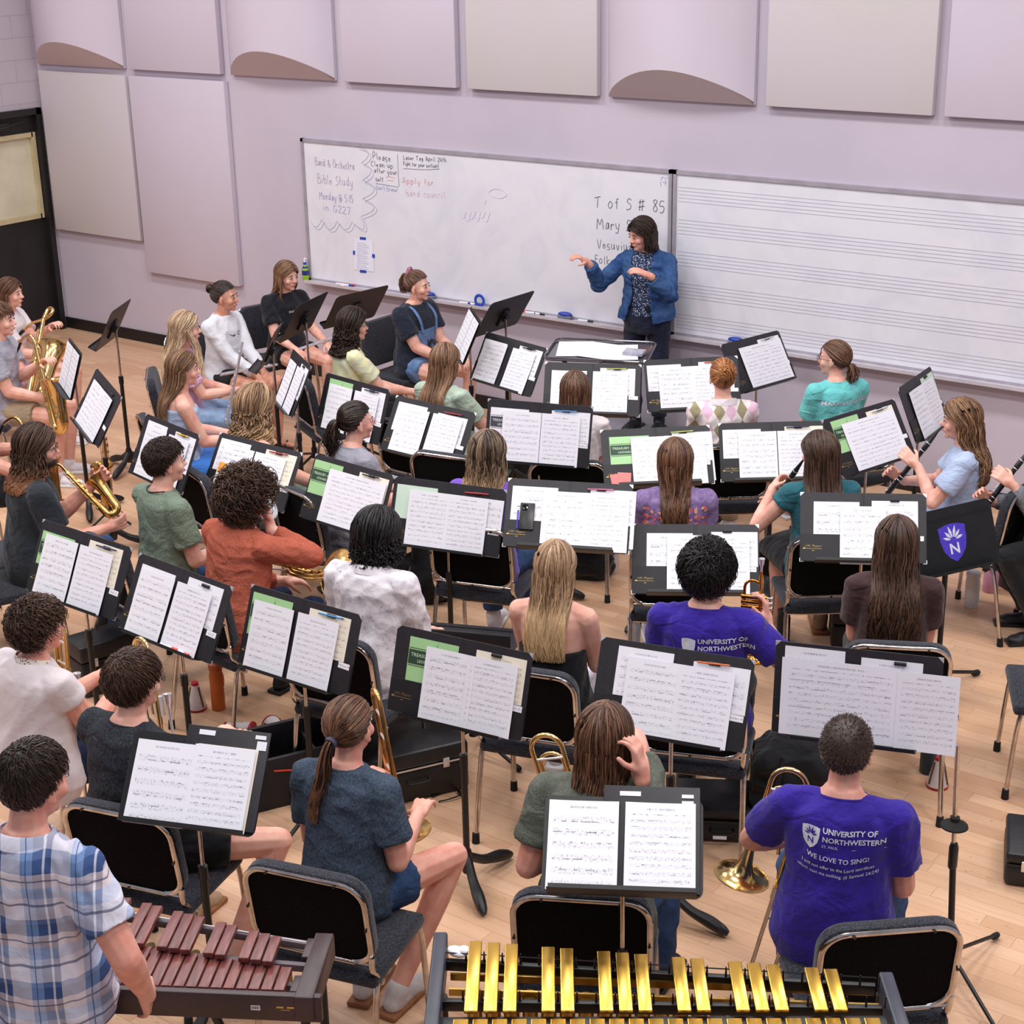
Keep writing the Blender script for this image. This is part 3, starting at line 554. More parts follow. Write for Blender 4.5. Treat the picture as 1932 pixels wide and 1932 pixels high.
def folder(M, who, nm, lx=-.085, rx=.125, lk='a', rk='b', rl=None, rr=None, pen=None, wide=None, rlo=(-.045, .028), rro=(.045, .028), llo=0, rlw=0):
    t = thing('music_folder', 'black open folder '+who, 'folder', M, 'black music folders')
    for n_, d in (('cover', CVL), ('cover', CVR), ('spine', SPN), ('pocket', PKL), ('pocket', PKR)): mkobj(n_, d, t)
    for d in CRN: mkobj('corner', d, t)
    mkobj('emblem', EMB, t, Matrix.Translation((-.243, -.10, .0082))); mkobj('pen_loop', LOOP, t, Matrix.Translation((.155, .142, .009)))
    lb = mkobj('name_label', STK, t, Matrix.Translation((.265, -.052, .0078)) @ Matrix.Rotation(rad(-2), 4, 'Z'))
    if nm:
        vs, fs = text_mesh(nm, .014, shear=.2, off=-.0002); mb = MB(); mb.add([(x, y, 0) for x, y, z in vs], fs); mb.build('handwriting', HW, lb, Matrix.Translation((0, 0, .0007)), 0)
    who = who.replace('on the stand ', '')
    f = 'the folder '+who
    if rl: sheet('r'+rl, M, lx+rlo[0], .0+rlo[1]-.03, .0034, f, 'rear left')
    if rr: sheet('r'+rr, M, rx+rro[0], .0+rro[1]-.03, .0034, f, 'rear right')
    if wide: sheet('d', M, wide, -.028, .0105, f, 'spread')
    else:
        if lk: sheet(lk, M, lx, -.03+llo, .0105, f, 'front left', rlw)
        if rk: sheet(rk, M, rx, -.03, .0112, f, 'front right')
    if pen: pencil(M, pen, f)
# key: x y z yaw tilt roll
SD = [
 (-8.10, 6.51, .97, 246, 29, -5, 'beside the empty floor at far left', None, dict(lx=-.12, rx=.10), 'slim'),
 (-7.05, 6.11, .96, 257, 25, .5, 'before the person in the sage t-shirt', '', dict(lx=-.125, rx=.13, pen='yellow', rl='a', rlo=(-.02, .03), lk='a', rr='a'), 'heavy'),
 (-6.48, 6.25, .91, 275, 31, -2.9, 'with orange note, before the rust sweatshirt person', 'Katy L.', dict(lx=-.125, rx=.11, rl='a', rlo=(-.045, .03), rr='c', pen='red', rro=(.06, .03)), 'heavy'),
 (-6.81, 7.50, .92, 263, 19, -.6, 'behind the dark ponytail head, green book inside', 'Noel S.', dict(lx=-.13, rx=.12, rl='g', rlo=(-.015, .032), rr='a', pen='navy'), 'heavy'),
 (-7.38, 7.56, .99, 233, 24, 3.3, 'turned edge-on behind the curly blonde head', 'Anna', dict(lx=-.135, rx=.125, rr='a'), 'slim'),
 (-6.15, 7.45, .89, 273, 30, -2.3, 'just right of the dark ponytail person', None, dict(lx=-.13, rx=.125, rl='a', rlo=(-.03, .025), rr='a', rro=(.025, .01), pen='red'), 'slim'),
 (-6.60, 8.91, .92, 261, 28, -1.7, 'just left of the conductor desk', None, dict(lx=-.165, rx=.12, rl='k', rlo=(-.015, .012), rr='a', pen='black'), 'slim'),
 (-5.56, 8.40, 1.02, 302, 37, -1.7, 'before the white t-shirt person at mid front', 'Kate C.', dict(lx=-.15, rx=.115, rr='a', pen='lime'), 'slim'),
 (-5.26, 7.38, 1.05, 298, 15, -3.2, 'behind the highlighted shoulder-length hair', 'Madelyn M.', dict(lx=-.10, rx=.128, rl='k', rlo=(-.075, .012), rr='b', rro=(.055, .02), pen='blue'), 'slim'),
 (-5.15, 8.97, .98, 309, 33, .9, 'before the argyle sweater person', None, dict(lx=-.11, rx=.115, rl='a', rlo=(-.07, .02), rr='w', pen='orange'), 'slim'),
 (-5.05, 9.69, .98, 349, 30, -1.1, 'tilted, right of the copper bun', 'Lee', dict(wide=.06, rr='a', pen='white'), 'slim'),
 (-4.52, 7.49, 1.01, 306, 42, 1.8, 'with coral notes, before the lavender t-shirt person', 'Abby B.', dict(lx=-.03, rx=.16, rl='g', rlo=(-.12, .012), rr='a', rro=(.045, .02), pen='lime'), 'slim'),
 (-4.19, 8.25, .89, 303, 33, 1.5, 'left of the oboe player with dark hair', None, dict(lx=-.085, rx=.145, rl='a', rlo=(-.09, .018), rr='c', pen='navy'), 'slim'),
 (-3.71, 8.53, .98, 342, 31, 1.3, 'leaning left of the pale blue clarinetist', None, dict(wide=.035, rl='g', rlo=(-.055, .036), rr='c', rro=(.03, .03), pen='white'), 'slim'),
 (-3.69, 9.27, 1.0, 5, 23, -1, 'high at right by the pale blue clarinetist', None, dict(lx=-.08, rx=.14, rr='m'), 'slim'),
 (-3.11, 7.14, .99, 296, 36, 1.6, 'before the brown crepe shirt person', 'Elise J.', dict(lx=.0, rx=.20, lk='a', rl='s', rlo=(-.13, .012), rk=None, rr='s', rro=(-.045, .02), llo=-.012), 'slim'),
 (-4.24, 6.19, 1.12, 302, 40, -3.1, 'above the blonde hair, phone in pocket', 'Jesse R.', dict(lx=-.015, rx=.185, rl='s', rlo=(-.155, .02), rr='a', rro=(.03, .025), pen='pink'), 'slim'),
 (-3.68, 6.47, .92, 300, 39, .9, 'behind the tousled black hair trumpeter', 'Diane N.', dict(lx=-.025, rx=.15, rl='s', rlo=(-.10, .012), rr='a', rro=(.04, .02)), 'slim'),
 (-5.07, 6.27, .92, 292, 20, -3.3, 'with pale green cover, right of wavy dark head', 'Jane S.', dict(lx=-.10, rx=.11, rl='m', rlo=(-.075, .02), rr='a', rro=(.08, .0), pen='red', lk='b'), 'heavy'),
 (-5.71, 6.20, .93, 265, 25, .2, 'behind the wavy dark head in palm-print shirt', None, dict(wide=.06, rl='g', rlo=(-.10, .03), rr='c', pen='black'), 'slim'),
 (-6.09, 4.67, .94, 274, 24, -3.1, 'at the left edge with a green book beneath', 'Gabe G.', dict(lx=-.14, rx=.10, rl='g', rlo=(-.035, .008), rr='c', rro=(.045, .035), pen='navy'), 'slim'),
 (-5.29, 4.56, .97, 270, 26, -2.4, 'above the red markers on the lip', 'Sam B.', dict(lx=-.145, rx=.10, rl='a', rlo=(-.012, .018), rr='a', rro=(.05, .035)), 'slim'),
 (-4.61, 4.65, .95, 274, 20, -1.5, 'behind the ponytail of the slate t-shirt person', 'Mathew M.', dict(lx=-.155, rx=.095, rl='g', rlo=(-.02, .03), rr='c', rro=(.05, .03), pen='blue'), 'slim'),
 (-3.75, 4.68, .97, 281, 17, -1.7, 'with the big green book, centre front', 'Owen N.', dict(lx=-.045, rx=.145, rl='g', rlo=(-.085, .025), rr='c', rro=(.03, .028)), 'heavy'),
 (-2.91, 4.95, 1.04, 286, 24, -1.2, 'behind the brown bob of the olive t-shirt trombonist', 'Hadden H.', dict(lx=-.075, rx=.13, rl='a', rlo=(-.045, .035), rr='s', rro=(.055, .02), pen='orange'), 'heavy'),
 (-2.24, 5.17, 1.13, 287, 10, 1, 'behind the buzz-cut head of the trombonist', None, dict(wide=-.06, rk=None, rl='a', rlo=(-.075, .045), rr='a', rro=(.0, .03)), 'slim'),
]
HI = {}
for i, (x, y, z, yw, ti, ro, who, nm, kw, st) in enumerate(SD):
    M = desk_matrix(x, y, z, yw, ti, ro); HI[i] = M
    make_stand(i, M @ Matrix.Translation((0, -.018, 0)), 'music stand with the folder '+who.replace('on the stand ', ''), foot=yw+(37*i % 120), style='heavy' if st == 'heavy' else ('slim' if i % 3 == 1 else 'heavy'))
    folder(M, who, nm, **kw)
# third page of the triple spread in front of the buzz-cut trombonist
M = HI[25]; s = sheet('b', M, .262, -.035, .0115, 'the folder behind the buzz-cut head of the trombonist', 'outer right')
# bare desks with sheets
M = desk_matrix(-3.99, 3.45, 1.03, 298, 38, -3.5); make_stand(30, M @ Matrix.Translation((0, -.018, 0)), 'front music stand over the empty chair at lower left', foot=20)
t = thing('clip_folder', 'black folder half on the lower left front stand', 'folder', M @ Matrix.Translation((.10, .01, .001)), 'folders on front stands'); MB().box((0, 0, 0), (.155, .178, .003), bev=.002).build('cover', BLK, t); MB().box((-.08, .155, .0042), (.03, .009, .0005)).box((.12, .158, .0042), (.02, .007, .0005)).build('sticker_remnant', BLANK, t); MB().box((.128, .128, .0042), (.018, .016, .0005)).build('label', BLANK, t)
sheet('s', M, -.115, -.035, .0075, 'front stand at lower left', 'left'); sheet('b', M, .10, -.030, .0085, 'front stand at lower left', 'right'); sheet('rc', M, .108, -.027, .0055, 'front stand at lower left', 'back')
M = desk_matrix(-2.42, 3.83, 1.12, 301, 52, -.2); make_stand(31, M @ Matrix.Translation((0, -.012, 0)), 'front centre music stand before the olive t-shirt trombonist', foot=0, base_off=(0, 0))
t = thing('clip_folder', 'black folder with a square sticker on the front centre stand', 'folder', M @ Matrix.Translation((.09, .012, .0015)), 'folders on front stands'); MB().box((0, 0, 0), (.155, .178, .003), bev=.002).build('cover', BLK, t); MB().box((-.07, .150, .0042), (.034, .008, .0005), bev=.002).box((.115, .146, .0042), (.019, .006, .0005)).build('sticker_remnant', BLANK, t)
lb = MB().box((.115, .112, .0042), (.019, .018, .0005), bev=.004).build('label', BLANK, t); vs, fs = text_mesh('71', .018); mb = MB(); mb.add([(x+.115, y+.112, .005) for x, y, z in vs], fs); mb.build('handwriting', HW, lb, None, 0)
sheet('s', M, -.128, -.018, .0065, 'front centre stand', 'left'); sheet('b', M, .118, -.018, .0075, 'front centre stand', 'right')
# empty desks
M = desk_matrix(-2.80, 7.52, .87, 318, 18, 7); make_stand(32, M, 'empty black music stand with a violet shield logo at right', foot=40, low=.9, style='slim')
def shield(mb, s, z=0):
    pts = [(-.5, .55), (-.25, .63), (0, .66), (.25, .63), (.5, .55), (.48, .1), (.40, -.25), (.22, -.5), (0, -.66), (-.22, -.5), (-.40, -.25), (-.48, .1)]; mb.slab([(x*s, y*s) for x, y in pts][::-1], z, z+.0006)
def crest(mb, s, z):
    for a, l in ((-70, .26), (-40, .30), (-14, .38), (14, .38), (40, .30), (70, .26)):
        c, q = sin(rad(a)), cos(rad(a)); b = Vector((c*.12*s, .08*s+q*.12*s, z)); mb.tube([b, b+Vector((c*l*s*.5, q*l*s*.5, 0)), b+Vector((c*l*s, q*l*s, 0))], [.02*s, .05*s, .008*s], 6, flat=.1)
    vs, fs = text_mesh('N', .50*s, off=.012*s); mb.add([(x, y-.22*s, z+.0004) for x, y, _z in vs], fs)
VIO = mat('violet_print', (76, 58, 196), .5, fn=mottled((80, 62, 202), (70, 52, 184), 30)); WPR = mat('white_print', (222, 222, 236), .7, fn=mottled((226, 226, 240), (212, 212, 228), 40))
stn = [o for o in bpy.data.objects if o.name.startswith('music_stand') and o.get('label', '').startswith('empty black music stand with')][0]
dsk = [c for c in stn.children if c.name.startswith('desk') and 'bracket' not in c.name][0]
mb = MB(); shield(mb, .15); lg = mb.build('logo', VIO, dsk, Matrix.Translation((.02, -.02, .0006))); mb = MB(); crest(mb, .15, .0009); mb.build('logo_mark', WPR, lg, None, 0)
for (px, z, yw, ti, ro, lab, st, sh) in [((212, 612), 1.12, 212, 27, 2, 'bare stand seen from behind, alone at left by the wall', 'heavy', 1), ((572, 597), 1.16, 196, 30, 0, 'stand seen from behind before the black t-shirt flutist', 'slim', 0), ((670, 578), 1.20, 173, 35, 0, 'stand seen from behind left of the scrunchie', 'slim', 0),
        ((950, 591), 1.16, 178, 33, 0, 'empty stand seen from behind right of the denim overalls', 'heavy', 0), ((880, 632), 1.08, 226, 24, 0, 'stand with turned pages before the denim overalls person', 'slim', 2), ((508, 655), 1.06, 214, 26, 6, 'thin-edged stand before the white sweatshirt person', 'slim', 1), ((131, 695), 1.04, 240, 18, 0, 'stand edge-on before the saxophones at far left', 'heavy', 2)]:
    c_ = at_z(px, z); M = desk_matrix(c_.x, c_.y, z, yw, ti, ro); make_stand(0, M, 'black '+lab, foot=yw+50, style=st)
    if sh: sheet('ra', M, -.115, -.005, .004, 'the '+lab, 'left')
    if sh == 2: sheet('ra', M, .12, -.005, .004, 'the '+lab, 'right')
fl = at_z((890, 1196), .62); M = Matrix.Translation(fl) @ Matrix.Rotation(rad(22), 4, 'Z') @ Matrix.Rotation(rad(-8), 4, 'X') @ Matrix.Scale(1, 4); make_stand(0, M, 'low stand tipped flat beside the blonde halter-top person', foot=80, style='slim')
# markers on lip, post-its, phone
M = HI[21]
for k, (x, c, a, l) in enumerate(((.06, RED, 5, 'orange-capped marker, left of two on the folder lip above the charcoal t-shirt'), (.15, RED, -14, 'orange marker, right of two on the folder lip above the charcoal t-shirt'))):
    q = M @ Vector((x, -.180, .03)); t = thing('marker', l, 'marker', M @ Matrix.Translation((x, -.180+.008, .032)) @ Matrix.Rotation(rad(a), 4, 'Y'), 'markers on a stand lip'); MB().cyl((-.05, 0, 0), (.02, 0, 0), .007).build('barrel', WHT, t); MB().cyl((.02, 0, 0), (.055, 0, 0), .008).build('marker_cap', c, t)
M = HI[16]; ph = thing('phone', 'black smartphone tucked in the folder pocket above the blonde hair', 'phone', M @ Matrix.Translation((-.20, -.02, .0125))); MB().box((0, 0, 0), (.036, .07, .004), bev=.003).build('phone_body', BLKP, ph); MB().box((-.012, .045, .0045), (.014, .016, .0015), bev=.001).build('camera_bump', mat('dark_glass', (8, 8, 10), .1, fn=mottled((10, 10, 12), (6, 6, 8), 20)), ph)
t = thing('pen', 'violet pen standing in the folder pocket beside the phone', 'pen', M @ Matrix.Translation((-.245, -.035, .012))); MB().cyl((0, -.05, 0), (0, .03, 0), .0035).build('pen_barrel', VIO, t); MB().cyl((0, .03, 0), (0, .045, 0), .004).build('pen_tip', VIO, t)
M = HI[11]
for k, (x, y, a) in enumerate(((-.23, -.135, 8), (-.195, -.13, -6))): tag(MB().box((0, 0, 0), (.038, .038, .0006)).build('sticky_note', mat('coral_note', (238, 134, 130), .8, fn=mottled((240, 138, 134), (230, 126, 122), 12)), None, M @ Matrix.Translation((x, y, .009+.002*k)) @ Matrix.Rotation(rad(a), 4, 'Z')), ('left' if k == 0 else 'right')+' coral sticky note before the lavender t-shirt person', 'sticky note', 'coral sticky notes')
M = HI[2]; tag(MB().box((0, 0, 0), (.03, .032, .0006)).build('sticky_note', mat('orange_note', (246, 164, 74), .8, fn=mottled((248, 168, 78), (240, 156, 66), 12)), None, M @ Matrix.Translation((-.205, -.02, .013))), 'orange sticky note on the folder before the rust sweater person', 'sticky note')
# ---------------------------------------------------------------- chairs (local: y forward, origin on the floor under the seat centre)
def chair_proto():
    t = thing('stacking_chair', 'x', 'chair'); 
    mb = MB(); mb.box((0, .01, .452), (.235, .215, .026), bev=.022); mb.build('seat', FAB, t)
    R = Matrix.Rotation(rad(9), 3, 'X')   # back leans to -y
    def bp(x, y, z): return Vector((0, -.215, .70))+R @ Vector((x, y, z))
    ol = rrect(.47, .36, .085, 6)
    def padring(y, ins): return [bp(x*(1-ins/.235), y, z*(1-ins/.18)) for x, z in ol]
    MB().loft([padring(.048, .025), padring(.044, .008), padring(.030, 0), padring(.0, 0), padring(-.006, .006)]).build('backrest', FAB, t)
    MB().loft([padring(-.0065, .014), padring(-.011, .018), padring(-.012, .03)]).build('back_panel', FABD, t)
    fr = [bp(x*.965, -.014, z*.955) for x, z in ol]
    f = MB().tube(fr, .0115, 8, closed=True, flat=.75); f.tube([bp(-.215, -.014, -.168), bp(.215, -.014, -.168)], .010, 8, flat=.8)
    fo = f.build('back_frame', CHR, t, smooth=50)
    scm = None
    for x, z in ((-.13, .172), (.13, .172), (-.226, 0), (.226, 0), (0, -.168)): p = bp(x, -.026, z); MB().cyl(p, p+Vector((0, -.004, 0)), .006, seg=8).build('screw', mat('dark_steel', (70, 66, 64), .35, .9, fn=mottled((80, 76, 74), (56, 52, 50), 60)), fo)
    for s in (-1, 1):
        pts = bez([bp(s*.226, -.014, -.13), bp(s*.222, -.016, -.19), (s*.222, -.165, .455), (s*.226, -.19, .40), (s*.235, -.265, .018)], 20)
        l = MB().tube(pts, .0125, 8, flat=.85).build('rear_leg', CHR, t, smooth=50); p = pts[-1]; MB().cyl(p+Vector((0, .003, .03)), p-Vector((0, 0, .018)), .016, .018).build('glide', RUB, l)
        pts = bez([(s*.205, .02, .428), (s*.212, .15, .428), (s*.222, .195, .40), (s*.232, .225, .018)], 16)
        l = MB().tube(pts, .0125, 8, flat=.85).build('front_leg', CHR, t, smooth=50); p = pts[-1]; MB().cyl(p+Vector((0, 0, .03)), p-Vector((0, 0, .018)), .016, .018).build('glide', RUB, l)
    MB().tube(bez([(-.205, -.12, .425), (-.19, -.12, .40), (.19, -.12, .40), (.205, -.12, .425)], 12), .009, 6).build('under_brace', CHR, t)
    return t
CH0 = chair_proto(); chused = [0]
def chair(x, y, face, label):
    t = CH0 if not chused[0] else copy_tree(CH0); chused[0] += 1
    t.matrix_world = Matrix.Translation((x, y, 0)) @ Matrix.Rotation(rad(face-90), 4, 'Z'); tag(t, label, 'chair', 'black stacking chairs'); return t
# ---------------------------------------------------------------- people
EYEW = mat('eye_white', (206, 192, 188), .4, fn=mottled((208, 194, 190), (198, 184, 180), 40)); IRIS = mat('eye_iris', (44, 32, 26), .2, fn=mottled((52, 38, 30), (34, 24, 20), 90)); LIP = mat('lip_skin', (184, 106, 100), .45, fn=mottled((188, 110, 104), (172, 96, 92), 60))
SK = {'fair': skin_mat('fair_skin', (232, 184, 166)), 'pink': skin_mat('rosy_skin', (226, 170, 152)), 'tan': skin_mat('tan_skin', (204, 150, 124)), 'olive': skin_mat('warm_olive_skin', (214, 160, 136))}
TS = [(-.11, .155, .115, .02), (-.04, .178, .132, .02), (.03, .172, .126, .01), (.12, .150, .112, .0), (.20, .145, .107, 0), (.30, .158, .113, 0), (.38, .166, .110, -.006), (.425, .155, .095, -.012), (.458, .115, .076, -.015), (.485, .072, .062, -.012), (.51, .056, .056, -.006)]
_dirs = []
for i in range(900):
    z = 1-2*(i+.5)/900; a = i*2.399963; r = math.sqrt(1-z*z); _dirs.append((r*cos(a), r*sin(a), z))
DIRS = np.array(_dirs)
HR = np.array([.079, .098, .095]); HC = np.array([0, -.010, .026])   # scalp ellipsoid in the head frame
def scalp_ok(d):   # d unit dirs; y forward
    az = np.degrees(np.arctan2(np.abs(d[:, 0]), d[:, 1])); el = np.degrees(np.arcsin(np.clip(d[:, 2], -1, 1)))
    lim = np.interp(az, [0, 35, 60, 78, 95, 110, 180], [34, 32, 22, 4, -8, -36, -48]); return el > lim
class Person: pass
def arm_ik(S, T, L1, L2, pole):
    d = T-S; L = min(d.length, (L1+L2)*.985); dn = d.normalized(); T = S+dn*L; a = (L1*L1-L2*L2+L*L)/(2*L); h = math.sqrt(max(0, L1*L1-a*a)); p = pole-dn*pole.dot(dn); p = p.normalized() if p.length > 1e-4 else Vector((0, 0, -1)); return S+dn*a+p*h, T
def hand_geo(mb, w, d, n, side, curl=.5, k=1., spread=1.):
    d = Vector(d).normalized(); n = Vector(n); n = (n-d*n.dot(d)).normalized(); s = d.cross(n)*side
    mb.cap(w-d*.02, w+d*.03, .027*k, .026*k); 
    for o in (-.027, -.009, .009, .027): mb.cap(w+d*.02+s*o*.7, w+d*.085*k+s*o*k, .015*k, .0125*k, 8)
    mb.cap(w+d*.05+s*-.02, w+d*.055+s*.02, .015*k, seg=8)
    for i, (o, L) in enumerate(((.031, .068), (.0105, .076), (-.0105, .071), (-.031, .056))):
        p = w+d*.086*k+s*o*k; a = .15+curl*.4; 
        for j, f in enumerate((.44, .32, .26)):
            a2 = a+curl*(.75*j); v = d*cos(a2)+n*sin(a2)+s*(o*2.2*spread if j == 0 else o*1.4); v.normalize(); q = p+v*L*f*k; mb.cap(p, q, (.0092-.0008*j)*k, (.0086-.001*j)*k, 8); p = q
    p = w+d*.028*k+s*.026*k+n*.004; v = (d*.62+s*.62+n*(.25+.45*curl)).normalized(); q = p+v*.042*k; mb.cap(p, q, .013*k, .0105*k, 8); v = (d*.85+s*.12+n*(.3+.5*curl)).normalized(); mb.cap(q, q+v*.030*k, .0102*k, .0085*k, 8)
def person(name_label, px, face, top=None, at=None, fem=1, sc=1., lean=4, hy=0, hp=0, hr=0, stand=False, skin='fair', hair=None, hm=None, shirt=None, sleeve='short', pants=None, leg='long', shoes=None, LH=(-.10, .30, .62), RH=(.10, .30, .62), lc=.5, rc=.5, ln=(0, 0, -1), rn=(0, 0, -1), ldir=None, rdir=None, lp=None, rp=None,
           knees=(.13, .13), kf=(.43, .43), ank=(.40, .40), ankx=None, bulk=1., fine=0, glasses=None, chairoff=.13, ch=True, chlabel=None, seed=1, shirt_kw=None, z0=0., facefeat=True, beard=False, neckline='crew', shoe_t='sneaker', chface=None, chxy=None, torso=1.):
    P = Person(); P.label = name_label; vox = .0055 if fine else .0075
    sw = (.158 if fem else .182)*sc*(.5+.5*bulk); hz = (.57 if not stand else (.90 if fem else .955))
    PV = Vector((0, 0, hz)); LR = Matrix.Rotation(rad(-lean), 3, 'X'); sT = sc*(.975 if fem else 1.02)*torso
    def tp(x, y, dz): return PV+LR @ Vector((x, y, dz))*sT
    bx = (.90 if fem else 1.03)*bulk
    def trings(lo, hi, inf=0., seg=20, hem=0., sec=None):
        out = []
        zs = [q[0] for q in TS]; use = sorted(set([lo, hi]+[z for z in zs if lo < z < hi]))
        for z in use:
            rx = np.interp(z, zs, [q[1] for q in TS])*bx+inf; ry = np.interp(z, zs, [q[2] for q in TS])*(.5+.5*bulk)*(1.0 if not fem else .96)+inf; yo = np.interp(z, zs, [q[3] for q in TS])
            if z < .30: k = hem*min(1, (.30-z)/.2); rx += k; ry += k
            out.append([tp(rx*cos(2*pi*j/seg), yo+ry*sin(2*pi*j/seg), z) for j in range(seg)])
        return out
    SH = {s: tp(s*sw/sT*.97, -.012, .415) for s in (-1, 1)}; NB = tp(0, -.008, .49); HB = tp(0, .022+.004*lean*.3, .565)
    # head frame
    HRm = Matrix.Rotation(rad(hy), 3, 'Z') @ Matrix.Rotation(rad(-hp), 3, 'X') @ Matrix.Rotation(rad(hr), 3, 'Y'); hs = sc*(.97 if fem else 1.02)
    HCn = tp(0, .012, .51)+HRm @ Vector((0, .018, .118))*hs
    def hh(x, y, z): return HCn+HRm @ Vector((x, y, z))*hs
    P.hh = hh; P.HR = HRm; P.hs = hs; P.HC = HCn; P.lean = lean; P.hz = hz; P.sT = sT; P.bx = bx; P.bulk = bulk; P.tp = tp
    # arms
    L1, L2 = .29*sc*(.94 if fem else 1.0), .245*sc*(.94 if fem else 1.0); arms = {}
    for s, T, pole, hd in ((-1, LH, lp, ldir), (1, RH, rp, rdir)):
        T = Vector(T) if not stand or T[2] > 1 else Vector(T)
        E, Wr = arm_ik(SH[s], T, L1, L2, Vector(pole) if pole else Vector((s*.22, -.45, -.85))); arms[s] = (SH[s], E, Wr, Vector(hd) if hd else (Wr-E).normalized())
    P.arms = arms
    ar = (.95 if fem else 1.08)*(.45+.55*bulk)*sc
    b = MB()
    b.loft(trings(-.11, .51)); b.cap(tp(0, -.004, .47), tp(0, .016, .58), (.052 if fem else .060)*sc, .050*sc)
    for s in (-1, 1):
        S, E, Wr, hd = arms[s]; b.cap(tp(s*.03, -.012, .46), S+Vector((0, 0, -.002)), .045*sc, .052*ar); b.cap(S, E, .053*ar, .042*ar); b.cap(E, E.lerp(Wr, .35), .042*ar, .042*ar); b.cap(E.lerp(Wr, .3), Wr, .042*ar, .027*ar)
        hand_geo(b, Wr+hd*.02, hd, ln if s < 0 else rn, s, lc if s < 0 else rc, 1.0 if fem else 1.08)
    # head
    b.ell(hh(0, -.012, .026), Vector((.074, .094, .090))*hs, HRm, 18, 12).ell(hh(0, .022, -.012), Vector((.062, .070, .088))*hs, HRm).ell(hh(0, .022, -.062), Vector((.050, .058, .050))*hs, HRm)
    b.ell(hh(0, .064, -.092), Vector((.022, .018, .018))*hs, HRm).cap(hh(0, .084, .006), hh(0, .104, -.026), .008*hs, .011*hs, 8).ell(hh(-.010, .094, -.030), Vector((.008,)*3)*hs).ell(hh(.010, .094, -.030), Vector((.008,)*3)*hs)
    b.cap(hh(-.036, .070, .024), hh(.036, .070, .024), .012*hs).ell(hh(0, .080, -.060), Vector((.022, .012, .012))*hs, HRm)
    for s in (-1, 1): b.ell(hh(s*.036, .056, -.028), Vector((.026, .026, .026))*hs); b.ell(hh(s*.077, -.006, -.012), Vector((.008, .018, .031))*hs, HRm @ Matrix.Rotation(rad(s*-14), 3, 'Z')).ell(hh(s*.079, .002, -.034), Vector((.007, .010, .012))*hs, HRm)
    # legs
    hx = .088*sc; J = {}
    ankx = ankx or (knees[0]*.95, knees[1]*.95)
    for s, i in ((-1, 0), (1, 1)):
        if stand: H = Vector((s*hx, 0, hz-.03)); K = Vector((s*knees[i]*.8, .02, .50*hz/.93)); A = Vector((s*ankx[i]*.8, -.01, .09))
        else: H = Vector((s*hx, 0.01, hz-.015)); K = Vector((s*knees[i], kf[i]*sc, .525)); A = Vector((s*ankx[i], ank[i]*sc, .09))
        J[s] = (H, K, A); b.cap(H, K, .082*(.4+.6*bulk), .056); b.cap(K, K.lerp(A, .35), .054, .054); b.cap(K.lerp(A, .3), A, .055, .036); b.cap(A+Vector((0, -.02, -.05)), A+Vector((0, .13, -.062)), .030, .024)
    P.J = J
    me = remesh(b, vox, 2)
    me.materials.append(SK[skin])
    # placement
    topl = hh(0, -.01, .128); f = rad(face-90)
    if at: w = Vector((at[0], at[1], z0)); 
    else:
        wp = at_z(px, (top if top else topl.z+z0)); w = wp-Matrix.Rotation(f, 3, 'Z') @ Vector((topl.x, topl.y, 0)); w.z = z0
    MW = Matrix.Translation(w) @ Matrix.Rotation(f, 4, 'Z'); P.M = MW; P.w = w; P.face = face
    t = thing('person', name_label, 'person', MW); P.t = t
    bo = mkobj('body', me, t)
    # face
    if facefeat:
        e = MB()
        for s in (-1, 1): e.ell(hh(s*.031, .0785, .004), Vector((.0110, .0100, .0050))*hs, HRm, 12, 8)
        e.cur = 1
        for s in (-1, 1): e.ell(hh(s*.031, .0885, .003), Vector((.0062, .003, .0056))*hs, HRm, 10, 6)
        e.build('eyes', [EYEW, IRIS], t, smooth=60)
        e = MB()
        for s in (-1, 1): e.tube([hh(s*.016, .0895, .0235), hh(s*.031, .0885, .0285), hh(s*.047, .078, .0225)], [.0022, .0034, .0016], 6); e.tube([hh(s*.019, .0890, .0085), hh(s*.031, .0925, .0125), hh(s*.044, .083, .0085)], .0014, 5)
        e.build('eyebrows', hm or IRIS, t, smooth=60)
        MB().tube([hh(-.021, .087, -.0595), hh(-.008, .0945, -.0575), hh(0, .0935, -.0585), hh(.008, .0945, -.0575), hh(.021, .087, -.0595)], [.0015, .004, .0045, .004, .0015], 6, flat=.9).build('lips', LIP, t, smooth=60)
    if glasses:
        g = MB(); gm = glasses
        for s in (-1, 1):
            g.tube([hh(s*.033+.021*cos(a), .103-.006*abs(cos(a)), .002+.018*sin(a)) for a in np.linspace(0, 2*pi, 17)[:-1]], .0016, 5, closed=True); g.tube([hh(s*.053, .094, .008), hh(s*.074, .06, .008), hh(s*.083, .0, .004), hh(s*.080, -.012, -.010)], .0015, 5)
        g.tube([hh(-.013, .104, .004), hh(.013, .104, .004)], .0015, 5); g.build('glasses', gm, t, smooth=60)
